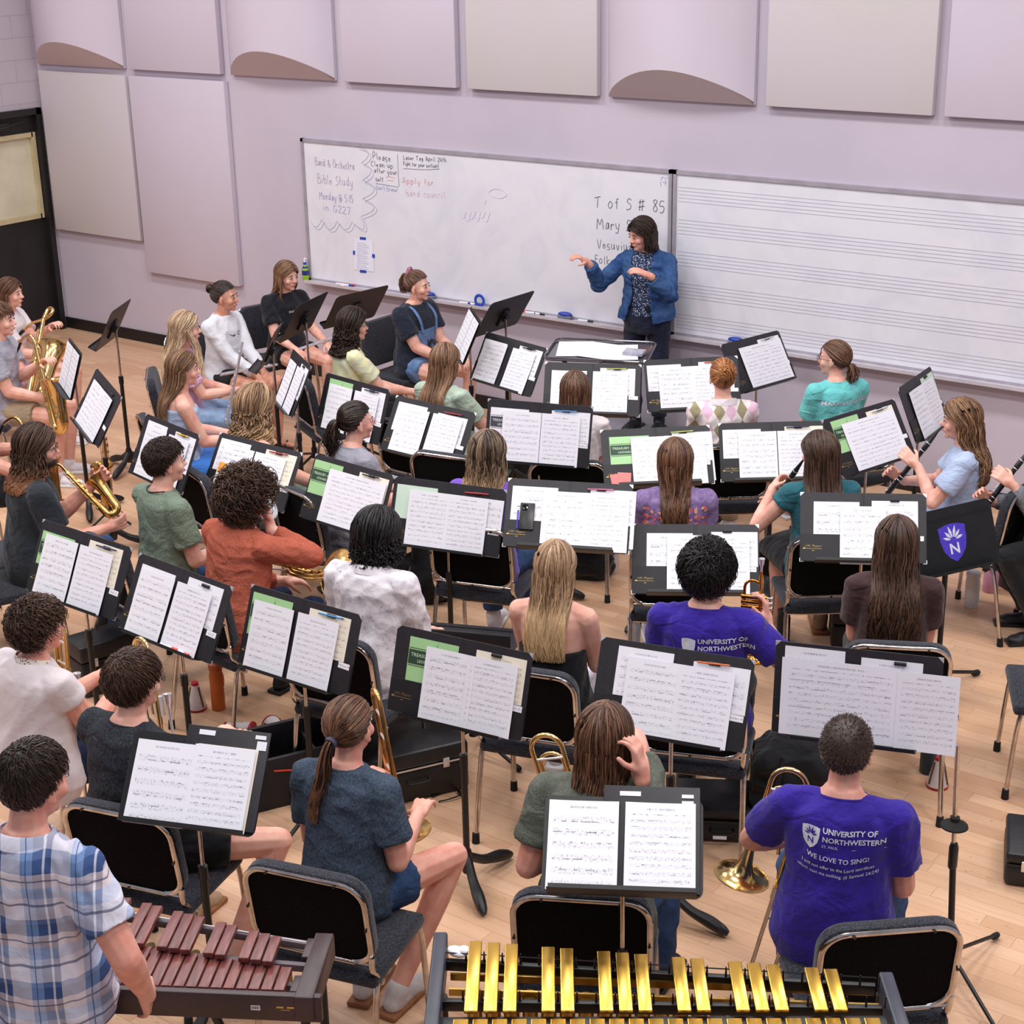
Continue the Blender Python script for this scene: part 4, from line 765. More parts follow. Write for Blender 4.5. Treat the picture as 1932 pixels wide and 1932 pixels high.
    # shirt
    if shirt:
        kw = shirt_kw or {}; c = MB(); inf = .013; lo = kw.get('lo', -.12 if not stand else -.10); hi = kw.get('hi', .486)
        c.loft(trings(lo, hi, inf, 26, kw.get('hem', .012)))
        for s in (-1, 1):
            S, E, Wr, hd = arms[s]
            if sleeve in ('short', 'long', 'cap', 'elbow'):
                c.cap(tp(s*.055, -.012, .448), S+Vector((0, 0, 0)), .040*sc+.010, .052*ar+.013); fr = {'short': .66, 'cap': .30, 'long': 1., 'elbow': .9}[sleeve]
                Q = S.lerp(E, fr); c.cap(S, S.lerp(E, .12), .053*ar+.014, .053*ar+.012)
                if sleeve == 'long':
                    c.cap(S, E, .053*ar+.012, .042*ar+.012); Z = E.lerp(Wr, .93); c.cap(E, E.lerp(Wr, .4), .042*ar+.012, .040*ar+.012); c.tube([E.lerp(Wr, .3), Z.lerp(E, .12), Z.lerp(E, .08), Z], [.042*ar+.011, .030*ar+.012, .028*ar+.007, .028*ar+.007], 14)
                else: c.tube([S, S.lerp(Q, .6), Q], [.053*ar+.013, .052*ar+.018, .050*ar+.022], 14)
            elif sleeve == 'none': c.cap(tp(s*.075, -.012, .435), tp(s*.12, -.012, .42), .044, .036)
            elif sleeve == 'strap': c.cap(tp(s*.085, -.07, .37), tp(s*.082, -.015, .452), .016).cap(tp(s*.082, -.015, .452), tp(s*.085, .07, .37), .016)
        me = remesh(c, .0085, 3, wrinkle(kw.get('wr', .0075), seed)); me.materials.append(shirt); so = mkobj(kw.get('name', 't_shirt'), me, t); P.shirt = so
        if neckline == 'crew':
            MB().tube([tp((.074 if fem else .080)*cos(a), -.012+.066*sin(a), .478-.007*sin(a)) for a in np.linspace(0, 2*pi, 25)[:-1]], .0075, 6, closed=True).build('collar', kw.get('collar', shirt), so, smooth=60)
        elif neckline == 'polo':
            r = []
            for kx, zz in ((1.02, .468), (.98, .502), (1.10, .500), (1.28, .462)): r.append([tp(.078*kx*cos(a), -.012+.070*kx*sin(a), zz-.012*sin(a)) for a in np.linspace(0, 2*pi, 25)[:-1]])
            cm = MB(); cm.loft(r, cap=False); cm.build('collar', kw.get('collar', shirt), so, smooth=60)
    # trousers
    if pants:
        c = MB(); 
        if leg == 'skirt':
            r = []
            if stand: pass
            for k_ in range(6):
                u = k_/5; c0 = J[-1][0].lerp(J[-1][1], u); c1 = J[1][0].lerp(J[1][1], u); cc = (c0+c1)/2; hw = (c1-c0).length/2+.10+.02*u; r.append([cc+Vector((hw*cos(a), 0, .10*sin(a)-.01)) for a in np.linspace(0, 2*pi, 21)[:-1]])
            c.loft(r); c.loft(trings(-.12, .07, .016))
            c.loft([[p+Vector((0, .0, 0)) for p in r[-1]], [Vector((p.x*.98, p.y+.045, (p.z-.16))) for p in r[-1]]])
        else:
            c.loft(trings(-.12, .06, .012))
            fr = {'long': 1., 'shorts': .62, 'short_shorts': .42, 'knee': .85}[leg]
            for s in (-1, 1):
                H, K, A = J[s]
                th = .082*(.4+.6*bulk)
                if leg == 'long': c.cap(H, K, th+.010, .068).cap(K, K.lerp(A, .4), .067, .064).tube([K.lerp(A, .3), K.lerp(A, .94)], [.066, .056], 14)
                else: Q = H.lerp(K, fr); c.cap(H, H.lerp(K, .15), th+.010).tube([H, Q], [th+.012, th*(1-fr)+.058*fr+.026], 16)
            if stand: c.loft(trings(-.12, .10, .012))
        me = remesh(c, .009, 3, wrinkle(.006, seed+50)); me.materials.append(pants); P.pants = mkobj({'skirt': 'skirt', 'long': 'trousers'}.get(leg, 'shorts'), me, t)
    if shoes:
        for s in (-1, 1):
            A = J[s][2]; R = Matrix.Rotation(rad(-6*s), 3, 'Z'); c = MB()
            o = A+Vector((0, .045, -.09))
            if shoe_t == 'sandal':
                x = MB().box(o+Vector((0, 0, .010)), (.042, .125, .010), bev=.008).build('sandal', shoes, t); MB().tube([o+Vector((-.042, .03, .01)), o+Vector((0, .04, .062)), o+Vector((.042, .03, .01))], .008, 6).tube([o+Vector((-.042, -.06, .01)), o+Vector((0, -.03, .09)), o+Vector((.042, -.06, .01))], .007, 6).build('strap', shoes, x); continue
            c.cap(o+R @ Vector((0, -.07, .042)), o+R @ Vector((0, .08, .032)), .042, .036).cap(o+R @ Vector((0, -.06, .05)), A+Vector((0, 0, .0 if shoe_t != 'boot' else .07)), .044, .046 if shoe_t != 'boot' else .052).ell(o+R @ Vector((0, .09, .026)), (.046, .062, .030))
            me = remesh(c, .008, 2); me.materials.append(shoes); x = mkobj('shoe', me, t)
            MB().box(o+Vector((0, .012, .010)), (.047, .142, .012), R, bev=.011).build('sole', P_SOLE.get(shoe_t, WHT), x)
    if hair: hair(P, hm, seed)
    if ch and not stand:
        fa = chface if chface is not None else face; fr_ = rad(fa-90); c = Vector(chxy) if chxy else (w.to_2d()-Vector((-sin(fr_), cos(fr_)))*chairoff)
        chair(c[0], c[1], fa, chlabel or ('black padded chair of the '+__import__('re').split(', | with | playing| cut| mostly| over a| between| behind| holding', name_label.replace('with tousled black hair ', ''))[0]))
    return P
P_SOLE = {'sneaker': WHT, 'dark': BLKP, 'boot': mat('brown_sole', (92, 66, 46), .7, fn=mottled((98, 72, 50), (80, 56, 38), 20)), 'gum': mat('gum_sole', (150, 96, 60), .7, fn=mottled((156, 102, 64), (138, 86, 52), 20))}
# ---------------------------------------------------------------- hair
def strand_mesh(paths, rad_arr, sv):
    N, K, _ = paths.shape; t = np.zeros_like(paths); t[:, 1:-1] = paths[:, 2:]-paths[:, :-2]; t[:, 0] = paths[:, 1]-paths[:, 0]; t[:, -1] = paths[:, -1]-paths[:, -2]
    t /= np.linalg.norm(t, axis=2, keepdims=True)+1e-9; ref = np.array([.31, .52, .79]); x = np.cross(t, ref); x /= np.linalg.norm(x, axis=2, keepdims=True)+1e-9; y = np.cross(t, x)
    vs = [paths+(x*cos(2*pi*j/3)+y*sin(2*pi*j/3))*rad_arr[..., None] for j in range(3)]; V = np.stack(vs, 2).reshape(-1, 3)
    b = (np.arange(N)[:, None]*K+np.arange(K-1)[None])*3; F = []
    for j in range(3): j2 = (j+1) % 3; F.append(np.stack([b+j, b+j2, b+3+j2, b+3+j], -1).reshape(-1, 4))
    return V, np.concatenate(F), np.repeat(sv, K*3), np.tile(np.repeat(np.linspace(0, 1, K), 3), N)
def build_hair(P, parts, m, name='hair', parent=None):
    V = []; F = []; A = []; T = []; n = 0
    for v, f, a, t in parts: V.append(v); F.append(f+n); A.append(a); T.append(t); n += len(v)
    V = np.concatenate(V); F = np.concatenate(F); me = bpy.data.meshes.new(name); me.from_pydata(V.tolist(), [], F.tolist()); me.materials.append(m)
    for nm, arr in (('sv', A), ('st', T)): at = me.attributes.new(nm, 'FLOAT', 'POINT'); at.data.foreach_set('value', np.concatenate(arr).astype('f'))
    me.polygons.foreach_set('use_smooth', [True]*len(me.polygons)); me.update(); return mkobj(name, me, parent or P.t)
def cap_part(P, infl=.006, ok=scalp_ok, val=.3):
    nu, nv = 40, 24; V = []; idx = {}; F = []
    R = np.array(P.HR); c = np.array(P.HC)
    D = []
    for i in range(nv+1):
        for j in range(nu): a = -pi/2+pi*i/nv; q = 2*pi*j/nu; D.append((cos(a)*sin(q), cos(a)*cos(q), sin(a)))
    D = np.array(D); m = ok(D); X = (HC+D*(HR+infl))*P.hs; X = X @ R.T+c
    for i in range(nv):
        for j in range(nu):
            q = [i*nu+j, i*nu+(j+1) % nu, (i+1)*nu+(j+1) % nu, (i+1)*nu+j]
            if sum(m[k] for k in q) >= 2: F.append(q)
    return X, np.array(F), np.full(len(X), val), np.zeros(len(X))
def to_body(P, X): return (X*P.hs) @ np.array(P.HR).T+np.array(P.HC)
def slerp_path(r0, e, K):
    om = np.arccos(np.clip((r0*e).sum(-1), -1, 1))[:, None]; t = np.linspace(0, 1, K)[None]; so = np.sin(om)+1e-6
    return (np.sin((1-t)*om)/so)[..., None]*r0[:, None]+(np.sin(t*om)/so)[..., None]*e[:, None]
def nrm(v): return v/(np.linalg.norm(v, axis=-1, keepdims=True)+1e-9)
def torso_push(P, X, pad=.018):   # push hair points out of the back of the torso and shoulders
    lean = P.lean; c, s = cos(rad(lean)), sin(rad(lean)); rel = X-np.array([0, 0, P.hz]); y = (rel[..., 1]*c-rel[..., 2]*s)/P.sT; z = (rel[..., 1]*s+rel[..., 2]*c)/P.sT; x = rel[..., 0]
    zs = [q[0] for q in TS]; rx = np.interp(z, zs, [q[1] for q in TS])*P.bx+pad; ry = np.interp(z, zs, [q[2] for q in TS])*(.5+.5*P.bulk)+pad+.012; yo = np.interp(z, zs, [q[3] for q in TS])
    ry = np.where(z > .51, .0, ry); inside = (np.abs(x) < rx*.98) & (z < .50); lim = yo-ry*np.sqrt(np.clip(1-(x/(rx+1e-6))**2, .12, 1)); ny = np.where(inside & (y > lim) & (y < .06), lim, y)
    out = X.copy(); dy = (ny-y)*P.sT; out[..., 1] += dy*c; out[..., 2] -= dy*s*.3; return out
def H_long(length=.42, N=430, wave=.004, wf=10, part=0., azmin=82, gather=.0, vol=.008, tuck=-.02, r=.0046, front=0., curl=0.):
    def fn(P, m, seed):
        g = np.random.RandomState(seed); az = np.radians(azmin+(180-azmin)*g.rand(N)**.9); sd = np.where(g.rand(N) < .5, -1., 1.)
        u = (np.degrees(az)-azmin)/(180-azmin); yy = np.interp(u, [0, .4, 1], [.88, .35, -.35])+g.normal(size=N)*.12; r0 = nrm(np.stack([part+sd*.03+g.normal(size=N)*.02, yy, np.sqrt(np.clip(1-yy**2, .25, 1))], -1))
        ez = -.25+g.rand(N)*.1; e = nrm(np.stack([sd*np.sin(az), np.cos(az), ez], -1)); K1, K2 = 9, (24 if curl > .004 else 15); D = slerp_path(r0, e, K1)
        lay = (.005+vol*g.rand(N)**1.3)[:, None, None]; X = HC+D*(HR+lay); X[..., 0] *= 1+.03; Hb = to_body(P, X); last = Hb[:, -1]
        Ls = length*(1-.16*g.rand(N)**2); t = np.linspace(0, 1, K2+1)[1:][None]; headtop = P.HC[2]+.12; dz = np.maximum(Ls-(headtop-last[:, 2]), .03)
        Y = np.repeat(last[:, None], K2, 1); Y[..., 2] -= dz[:, None]*t; Y[..., 0] += -(last[:, 0]-P.HC[0])[:, None]*gather*t; Y[..., 1] += (tuck*t)*(1-.0*t)
        ph = g.rand(N)*6.28; clump = np.round(ph*3)/3; cph = np.round(ph*2.5)/2.5+g.rand(N)*.25; A = wave*(.3+t); Y[..., 0] += A*np.sin(t*wf+clump[:, None]*2)+curl*np.sin(t*wf*1.7+cph[:, None])*(.35+.65*t); Y[..., 1] += A*np.cos(t*wf*.9+clump[:, None])+curl*np.cos(t*wf*1.7+cph[:, None])*(.35+.65*t)
        fr = (np.degrees(az) < front)
        if front: Y[fr, :, 1] += (.075*np.sin(t*2.0))
        nf = ~fr; Q = torso_push(P, Y[nf]); O_ = Q-Y[nf]
        for _ in range(6):
            O2 = O_.copy(); O2[:, 1:-1] = np.where(np.abs(O_[:, 1:-1]) > np.abs((O_[:, :-2]+O_[:, 2:])/2), O_[:, 1:-1], (O_[:, :-2]+O_[:, 2:])/2); O_ = O2
        Y[nf] = Y[nf]+O_; Y[nf] += (g.rand(nf.sum(), 1, 1)-.5)*np.array([.004, .014, 0]); 
        pth = np.concatenate([Hb, Y], 1); K = pth.shape[1]; rr = np.linspace(.8, 1., K)*r; rr[-3:] *= [.85, .6, .25]; R = np.repeat(rr[None], N, 0)*(.8+.4*g.rand(N)[:, None])
        build_hair(P, [cap_part(P), strand_mesh(pth, R, g.rand(N))], m)
    return fn
def H_short(length=.04, N=900, lift=.25, curl=.0, r=.0038, top=1., crown=(0, -.45, .85), mess=.25, cf=9, ok=None, fill=.008, body=.0):
    def fn(P, m, seed):
        g = np.random.RandomState(seed); D = DIRS[(ok or scalp_ok)(DIRS)]; D = np.concatenate([nrm(D+g.normal(size=D.shape)*.04) for _ in range(max(1, N//430))])
        n = len(D); c = np.array(crown)/np.linalg.norm(crown); fl = D-c; fl = fl-(fl*D).sum(-1, keepdims=True)*D; fl = nrm(fl+g.normal(size=(n, 3))*mess*.5); tn = np.cross(D, fl)
        K = 6 if curl == 0 else 10; L = length*(.7+.5*g.rand(n))*np.where(D[:, 2] > .3, top, .75 if curl == 0 else 1); t = np.linspace(0, 1, K)[None, :, None]; P0 = (HC+D*(HR+.002))[:, None]
        up = D[:, None]*(np.sin(t*1.7)*lift+.10); go = fl[:, None]*t*(1-.3*lift)*L[:, None, None]; dd = nrm((P0-HC+go)/HR); hgt = (.003+.10*L+.0*lift)[:, None]*.6+(lift*L*.9)[:, None]*np.sin(t[..., 0]*2.0)+.004*g.rand(n)[:, None]+body*(.25+.75*g.rand(n)[:, None])*np.sin(t[..., 0]*1.9); X = HC+dd*(HR+hgt[..., None]); X[..., 2] -= (t[..., 0]**2)*L[:, None]*.15*(lift > .1)
        if curl: ph = g.rand(n, 1, 1)*6.28; q = np.round(ph*2)/2; X += (tn[:, None]*np.sin(t*cf+q)+D[:, None]*np.cos(t*cf+q))*curl*(.2+t)
        Y = to_body(P, X); rr = np.linspace(1.1, .35, K)*r; R = np.repeat(rr[None], n, 0)
        build_hair(P, [cap_part(P, fill, ok or scalp_ok), strand_mesh(Y, R, g.rand(n))], m)
    return fn
def pull_back(P, g, N, T, r=.0042, spread=.3, vol=.006):
    D = DIRS[scalp_ok(DIRS)]; D = D[g.choice(len(D), N, replace=len(D) < N)]; Tn = np.array(T)/np.linalg.norm(T); pth = slerp_path(nrm(D+g.normal(size=D.shape)*.01), nrm(Tn+g.normal(size=D.shape)*.03), 10)
    X = HC+pth*(HR+.004+vol*np.sin(np.linspace(0, pi, 10))[None, :, None]*(.4+g.rand(N)[:, None, None])); return strand_mesh(to_body(P, X), np.full((N, 10), r), g.rand(N))
def H_tail(T=(0, -1, .05), length=.30, N=420, nt=90, wave=.006, curl=0, band=None, tr=.022, side=0.):
    def fn(P, m, seed):
        g = np.random.RandomState(seed); Tn = np.array(T)/np.linalg.norm(T); t0 = to_body(P, (HC+Tn*(HR+.012))[None])[0]; out = to_body(P, (HC+Tn*(HR+.045))[None])[0]; K = 16
        t = np.linspace(0, 1, K)[None]; o = g.normal(size=(nt, 2))*tr*.45; L = length*(1-.25*g.rand(nt)**2)
        X = np.zeros((nt, K, 3)); w = np.clip(t*3.0, 0, 1); X[..., 0] = t0[0]+(out[0]-t0[0])*w+o[:, :1]*(.35+.9*np.sin(np.clip(t*2.4, 0, pi*.75)))+side*t; X[..., 1] = t0[1]+(out[1]-t0[1])*w+o[:, 1:]*(.35+.9*np.sin(np.clip(t*2.4, 0, pi*.75))); X[..., 2] = t0[2]+(.012*np.sin(w*pi))-L[:, None]*np.clip(t-.08, 0, 1)
        ph = g.rand(nt, 1)*6.28; X[..., 0] += wave*np.sin(t*9+np.round(ph))*t+curl*np.sin(t*26+ph)*t; X[..., 1] += wave*np.cos(t*8+np.round(ph))*t+curl*np.cos(t*26+ph)*t; X = torso_push(P, X, .012)
        rr = np.linspace(1, .4, K)*.0048; build_hair(P, [cap_part(P), pull_back(P, g, N, T), strand_mesh(X, np.repeat(rr[None], nt, 0), g.rand(nt))], m)
        if band: a = Vector(t0); d = (Vector(out)-a).normalized(); MB().lathe([(.012, -.006), (.022, -.006), (.024, .002), (.022, .012), (.012, .012)], a+d*.004, d, 14).build('hair_tie', band, P.t, smooth=60)
    return fn
def H_bun(T=(0, -.8, .55), R=.042, N=420, nb=110, loose=.003, band=None):
    def fn(P, m, seed):
        g = np.random.RandomState(seed); Tn = np.array(T)/np.linalg.norm(T); c = HC+Tn*(HR+R*.62); K = 12; t = np.linspace(0, 1, K)[None, :, None]; ax = nrm(Tn+g.normal(size=(nb, 3))*.55); b1 = nrm(np.cross(ax, g.normal(size=(nb, 3)))); b2 = np.cross(ax, b1); ph = g.rand(nb, 1, 1)*6.28; h = (g.rand(nb, 1, 1)-.5)*R*.9; rr = np.sqrt(np.clip(R*R-h*h, 1e-5, 1))*(.75+.3*g.rand(nb, 1, 1))
        X = c+b1[:, None]*np.cos(ph+t*3.2)*rr+b2[:, None]*np.sin(ph+t*3.2)*rr+ax[:, None]*h+g.normal(size=(nb, K, 3))*loose*.4; Y = to_body(P, X)
        base = MB().ell(Vector(to_body(P, c[None])[0]), (R*.86, R*.86, R*.86)); bv = np.array(base.v); bf = [f for f in base.f if len(f) == 4]
        build_hair(P, [cap_part(P), pull_back(P, g, N, T), strand_mesh(Y, np.full((nb, K), .0046), g.rand(nb)), (bv, np.array(bf), np.full(len(bv), .2), np.zeros(len(bv)))], m)
    return fn
def H_buzz(P, m, seed):
    g = np.random.RandomState(seed); D = DIRS[scalp_ok(DIRS)]; D = np.concatenate([nrm(D+g.normal(size=D.shape)*.03) for _ in range(4)]); D = D[scalp_ok(D)]; n = len(D); fl = nrm(np.array([0, .3, -.4])+g.normal(size=(n, 3))*.5); X = (HC+D*(HR+.002))[:, None]+(D[:, None]*.008+fl[:, None]*.006)*np.linspace(0, 1, 3)[None, :, None]
    build_hair(P, [cap_part(P, .004, val=.35), strand_mesh(to_body(P, X), np.repeat(np.array([[.0016, .0014, .0006]]), n, 0), g.rand(n))], m)
# ---------------------------------------------------------------- instruments
def LP(P, x, y, z): return P.M @ Vector((x, y, z))
def LPX(P, px, y):
    n = P.M.to_3x3() @ Vector((0, 1, 0)); o = LP(P, 0, y, 0); d = ray(px); return CAMP+d*((o-CAMP).dot(n)/d.dot(n))
def axes_mat(o, z, x):
    z = Vector(z).normalized(); x = Vector(x); x = (x-z*x.dot(z)).normalized(); y = z.cross(x); return Matrix(((x.x, y.x, z.x, o[0]), (x.y, y.y, z.y, o[1]), (x.z, y.z, z.z, o[2]), (0, 0, 0, 1)))
def loopU(w, L, y=0, z0=0): return bez([(-w, y, z0), (-w, y, z0+L*.6), (-w, y, z0+L-.0)], 6)[:-1]+[Vector((w*-cos(a), y, z0+L+w*sin(a))) for a in np.linspace(0, pi, 13)]+[Vector((w, y, z0+L*.6)), Vector((w, y, z0))]
BELL = [(.009, .42), (.0105, .33), (.013, .22), (.018, .12), (.026, .06), (.040, .025), (.062, .007), (.090, -.004), (.106, -.006)]
def bell(mb, o, d, k=1., n0=0): mb.lathe([(r*k, -h*k) for r, h in BELL], o, d, 32, cap=False); mb.lathe([((r-.002)*k, -h*k+.001) for r, h in BELL], o, d, 32, cap=False); mb.tube([Vector(o)+frame_from(d)[0]*(.106*k*cos(a))+frame_from(d)[1]*(.106*k*sin(a))+Vector(d).normalized()*.006*k for a in np.linspace(0, 2*pi, 33)[:-1]], .0025, 6, closed=True)
def mouthpiece(mb, o, d, k=1.): mb.lathe([(.0055*k, 0), (.006*k, .03*k), (.008*k, .045*k), (.0125*k, .055*k), (.0135*k, .075*k), (.0155*k, .08*k), (.0150*k, .084*k), (.0115*k, .084*k), (.006*k, .070*k)], o, d, 16)
def trombone(A, B, xdir, label, fatt=True, slide=.62, m=BRASS, sdir=None, mz=.04, bw=.052):
    # A top of the tuning bow, B bell mouth centre
    A = Vector(A); B = Vector(B); ax = A-B; L = ax.length; M = axes_mat(B, ax, xdir); t = thing('trombone', label, 'trombone', M); b = MB(); bell(b, (0, 0, 0), (0, 0, -1), .98); b.build('bell', m, t, smooth=60)
    w = bw; c = w; mb = MB(); mb.tube([Vector((0, 0, .40)), Vector((0, 0, L-c))]+[Vector((c-c*cos(a), 0, L-c+c*sin(a))) for a in np.linspace(0, pi, 13)]+[Vector((2*c, 0, .06)), Vector((2*c, 0, -.02))], .0095, 10); mb.build('bell_section', m, t, smooth=60)
    if fatt:
        mb = MB(); pts = [Vector((.016, .012, .30)), Vector((.016, .012, L-.12))]+[Vector((c-(c-.016)*cos(a), .012, L-.12+.036*sin(a))) for a in np.linspace(0, pi, 11)]+[Vector((2*c-.016, .012, .22))]; mb.tube(pts, .0075, 8)
        pts = [Vector((.030, .024, .16)), Vector((.030, .024, L-.24))]+[Vector((c-.022*cos(a), .024, L-.24+.022*sin(a))) for a in np.linspace(0, pi, 9)]+[Vector((2*c-.030, .024, .12))]; mb.tube(pts, .0075, 8); mb.build('valve_loops', m, t, smooth=60); MB().cyl((2*c-.015, .015, .16), (2*c-.015, .015, .24), .022).build('rotary_valve', SILV, t)
    for z in (L-.10, L-.20, .24): MB().cyl((0, 0, z), (2*c, 0, z), .0048).build('brace', SILV, t, smooth=60)
    x1 = 2*c; x2 = 2*c+.085; S = Vector((0, 0, 1)); mb = MB(); mb.cyl((x1, 0, 0), (x1, 0, -.05), .012).tube([Vector((x1, 0, -.04)), Vector((x1, 0, -slide))]+[Vector(((x1+x2)/2-.0425*cos(a), 0, -slide-.0425*sin(a))) for a in np.linspace(0, pi, 9)]+[Vector((x2, 0, -slide)), Vector((x2, 0, .05))], .0078, 8); mb.cyl((x1, 0, -.06), (x2, 0, -.06), .005).cyl((x1, 0, -.14), (x2, 0, -.14), .005); mb.build('slide', CHR, t, smooth=60)
    mb = MB(); mb.cyl((x2, 0, .0), (x2, 0, mz), .006); mouthpiece(mb, (x2, 0, mz), (0, 0, 1), 1.25); mb.build('mouthpiece', SILV, t, smooth=60); return t
def trumpet(o, d, up, label, m=BRASS, mpm=SILV):   # o at the mouthpiece rim, d toward the bell
    M = axes_mat(o, -Vector(d), up); t = thing('trumpet', label, 'trumpet', M); mb = MB(); mouthpiece(mb, (0, 0, -.085), (0, 0, 1), .9); mb.build('mouthpiece', mpm, t, smooth=60)
    mb = MB(); c = -.036; mb.tube([Vector((0, 0, -.07)), Vector((0, 0, -.36))]+[Vector((c+.036*cos(a), 0, -.36-.036*sin(a))) for a in np.linspace(0, pi, 9)]+[Vector((2*c, 0, -.25))], .0065, 8); mb.build('lead_pipe', m, t, smooth=60)
    mb = MB(); mb.tube([Vector((2*c, .018, -.30)), Vector((2*c, .018, -.16))]+[Vector((c-.036*cos(a), .018, -.16+.036*sin(a))) for a in np.linspace(0, pi, 9)]+[Vector((0, .018, -.30))], .0068, 8); mb.build('tubing', m, t, smooth=60)
    mb = MB(); 
    for k in range(3): mb.cyl((-.085, .009, -.20-.024*k), (.030, .009, -.20-.024*k), .0105, seg=12)
    v = mb.build('valve_casings', m, t, smooth=60); mb = MB()
    for k in range(3): mb.cyl((.030, .009, -.20-.024*k), (.050, .009, -.20-.024*k), .003).cyl((.050, .009, -.20-.024*k), (.053, .009, -.20-.024*k), .009)
    mb.build('valve_buttons', SILV, v, smooth=60); mb = MB(); bell(mb, (0, .018, -.50), (0, 0, -1), .58); mb.build('bell', m, t, smooth=60); return t
def keys(mb, P0, P1, side, n, r=.006, off=.016, seed=1, cup=True):
    g = random.Random(seed); P0 = Vector(P0); P1 = Vector(P1); s = Vector(side).normalized(); d = (P1-P0); x = d.normalized().cross(s)
    mb.cyl(P0+s*off+x*.008, P1+s*off+x*.008, .0022, seg=6); mb.cyl(P0+d*.1+s*off-x*.010, P0+d*.9+s*off-x*.010, .0018, seg=6)
    for i in range(n):
        q = P0+d*((i+.5)/n)+s*(off-.003)+x*g.uniform(-.006, .006); k = r*g.uniform(.7, 1.15)
        if cup: mb.cyl(q, q+s*.005, k, seg=12)
        mb.cyl(q+s*.002, q+s*.004+x*.010*(1 if i % 2 else -1), .0018, seg=5)
def sax(O, up, fwd, label, k=1., neck='curve', m=BRASS, sd=1, strap=None):   # O at top of the body tube; bell faces fwd
    M = axes_mat(O, up, fwd); t = thing('saxophone', label, 'saxophone', M); Lb = .52*k; rb = .050*k
    r0 = .0125*k; mb = MB(); pts = [Vector((0, 0, 0)), Vector((0, 0, -Lb*.5)), Vector((0, 0, -Lb))]+[Vector((rb-rb*cos(a), 0, -Lb-rb*sin(a))) for a in np.linspace(.3, pi, 9)]
    rr = list(np.linspace(r0, .030*k, 3))+list(np.linspace(.031*k, .040*k, 9)); mb.tube(pts, rr, 16); mb.build('body_tube', m, t, smooth=60)
    mb = MB(); bz = -Lb; x = 2*rb; prof = [(.040, 0), (.042, .08), (.046, .15), (.052, .21), (.064, .255), (.080, .285), (.088, .292)]; mb.lathe([(a*k, h*k) for a, h in prof], (x, 0, bz), (.12, 0, 1), 28, cap=False); mb.lathe([(a*k-.002, h*k-.001) for a, h in prof], (x, 0, bz), (.12, 0, 1), 28, cap=False)
    mb.build('bell', m, t, smooth=60); mb = MB(); npts = bez([(0, 0, 0), (-.004*k, 0, .05*k), (-.05*k, 0, .085*k), (-.13*k, 0, .070*k), (-.165*k, 0, .045*k)], 14) if neck == 'curve' else bez([(0, 0, 0), (0, 0, .06*k), (.03*k, 0, .12*k), (.07*k, 0, .08*k), (.02*k, 0, .05*k), (-.10*k, 0, .075*k), (-.17*k, 0, .05*k)], 24)
    mb.tube(npts, list(np.linspace(.0125*k, .0075*k, len(npts))), 10); mb.build('neck', m, t, smooth=60)
    d = (npts[-1]-npts[-2]).normalized(); MB().cyl(npts[-1]-d*.01, npts[-1]+d*.045*k, .0105*k, .0095*k).cyl(npts[-1]+d*.045*k, npts[-1]+d*.085*k, .0095*k, .003).build('mouthpiece', BLKP, t, smooth=60)
    mb = MB(); keys(mb, (0, 0, -.04*k), (0, 0, -Lb*.95), (.3, 1, 0), 9, .013*k, .026*k, sd); keys(mb, (0, 0, -.03*k), (0, 0, -Lb*.9), (.2, -1, 0), 8, .012*k, .026*k, sd+3); keys(mb, (0, 0, -.06*k), (0, 0, -Lb*.92), (-1, -.2, 0), 7, .011*k, .028*k, sd+5); keys(mb, (x, 0, bz+.02), (x, 0, bz+.2*k), (.5, sd % 2 or -1, 0), 3, .020*k, .048*k, sd+7)
    mb.build('keys', m, t, smooth=50)
    return t
def flute(a, b, label, m=SILV):
    a = Vector(a); b = Vector(b); t = thing('flute', label, 'flute', axes_mat(a, b-a, (0, 0, 1))); L = (b-a).length; MB().cyl((0, 0, 0), (0, 0, L), .0095).cyl((0, 0, .06), (0, 0, .09), .011).cyl((0, 0, .20), (0, 0, .225), .0115).build('tube', m, t, smooth=60); mb = MB(); mb.ell((.010, 0, .075), (.004, .010, .014)); mb.build('lip_plate', m, t, smooth=60); mb = MB(); keys(mb, (0, 0, L*.38), (0, 0, L*.97), (1, .2, 0), 11, .0085, .012, 4); mb.build('keys', m, t, smooth=50)
    return t
def clarinet(a, b, label, bellk=1., k=1., name='clarinet'):   # a mouthpiece tip, b bell end
    a = Vector(a); b = Vector(b); L = (b-a).length; t = thing(name, label, name, axes_mat(a, b-a, (0, 0, 1))); mb = MB(); mb.lathe([(.004, 0), (.009, .045), (.013, .09), (.0155, .095), (.0155, .15), (.0135, .16), (.0140, L*.55), (.0150, L*.56), (.0150, L*.60), (.0140, L*.61), (.0150, L*.86), (.019, L*.90), (.024*bellk, L*.95), (.033*bellk, L)], (0, 0, 0), (0, 0, 1), 18)
    mb.build('body_joints', BLKP, t, smooth=50); mb = MB()
    for z in (.095, .15, L*.56, L*.60, L*.87): mb.lathe([(.0160, -.002), (.0170, 0), (.0160, .003)], (0, 0, z), (0, 0, 1), 16)
    keys(mb, (0, 0, .2), (0, 0, L*.54), (1, .2, 0), 7, .007, .018, 3); keys(mb, (0, 0, L*.6), (0, 0, L*.86), (1, .2, 0), 6, .009, .018, 5); keys(mb, (0, 0, .2), (0, 0, L*.8), (-.3, 1, 0), 8, .006, .018, 8); mb.build('keys', SILV, t, smooth=50); return t
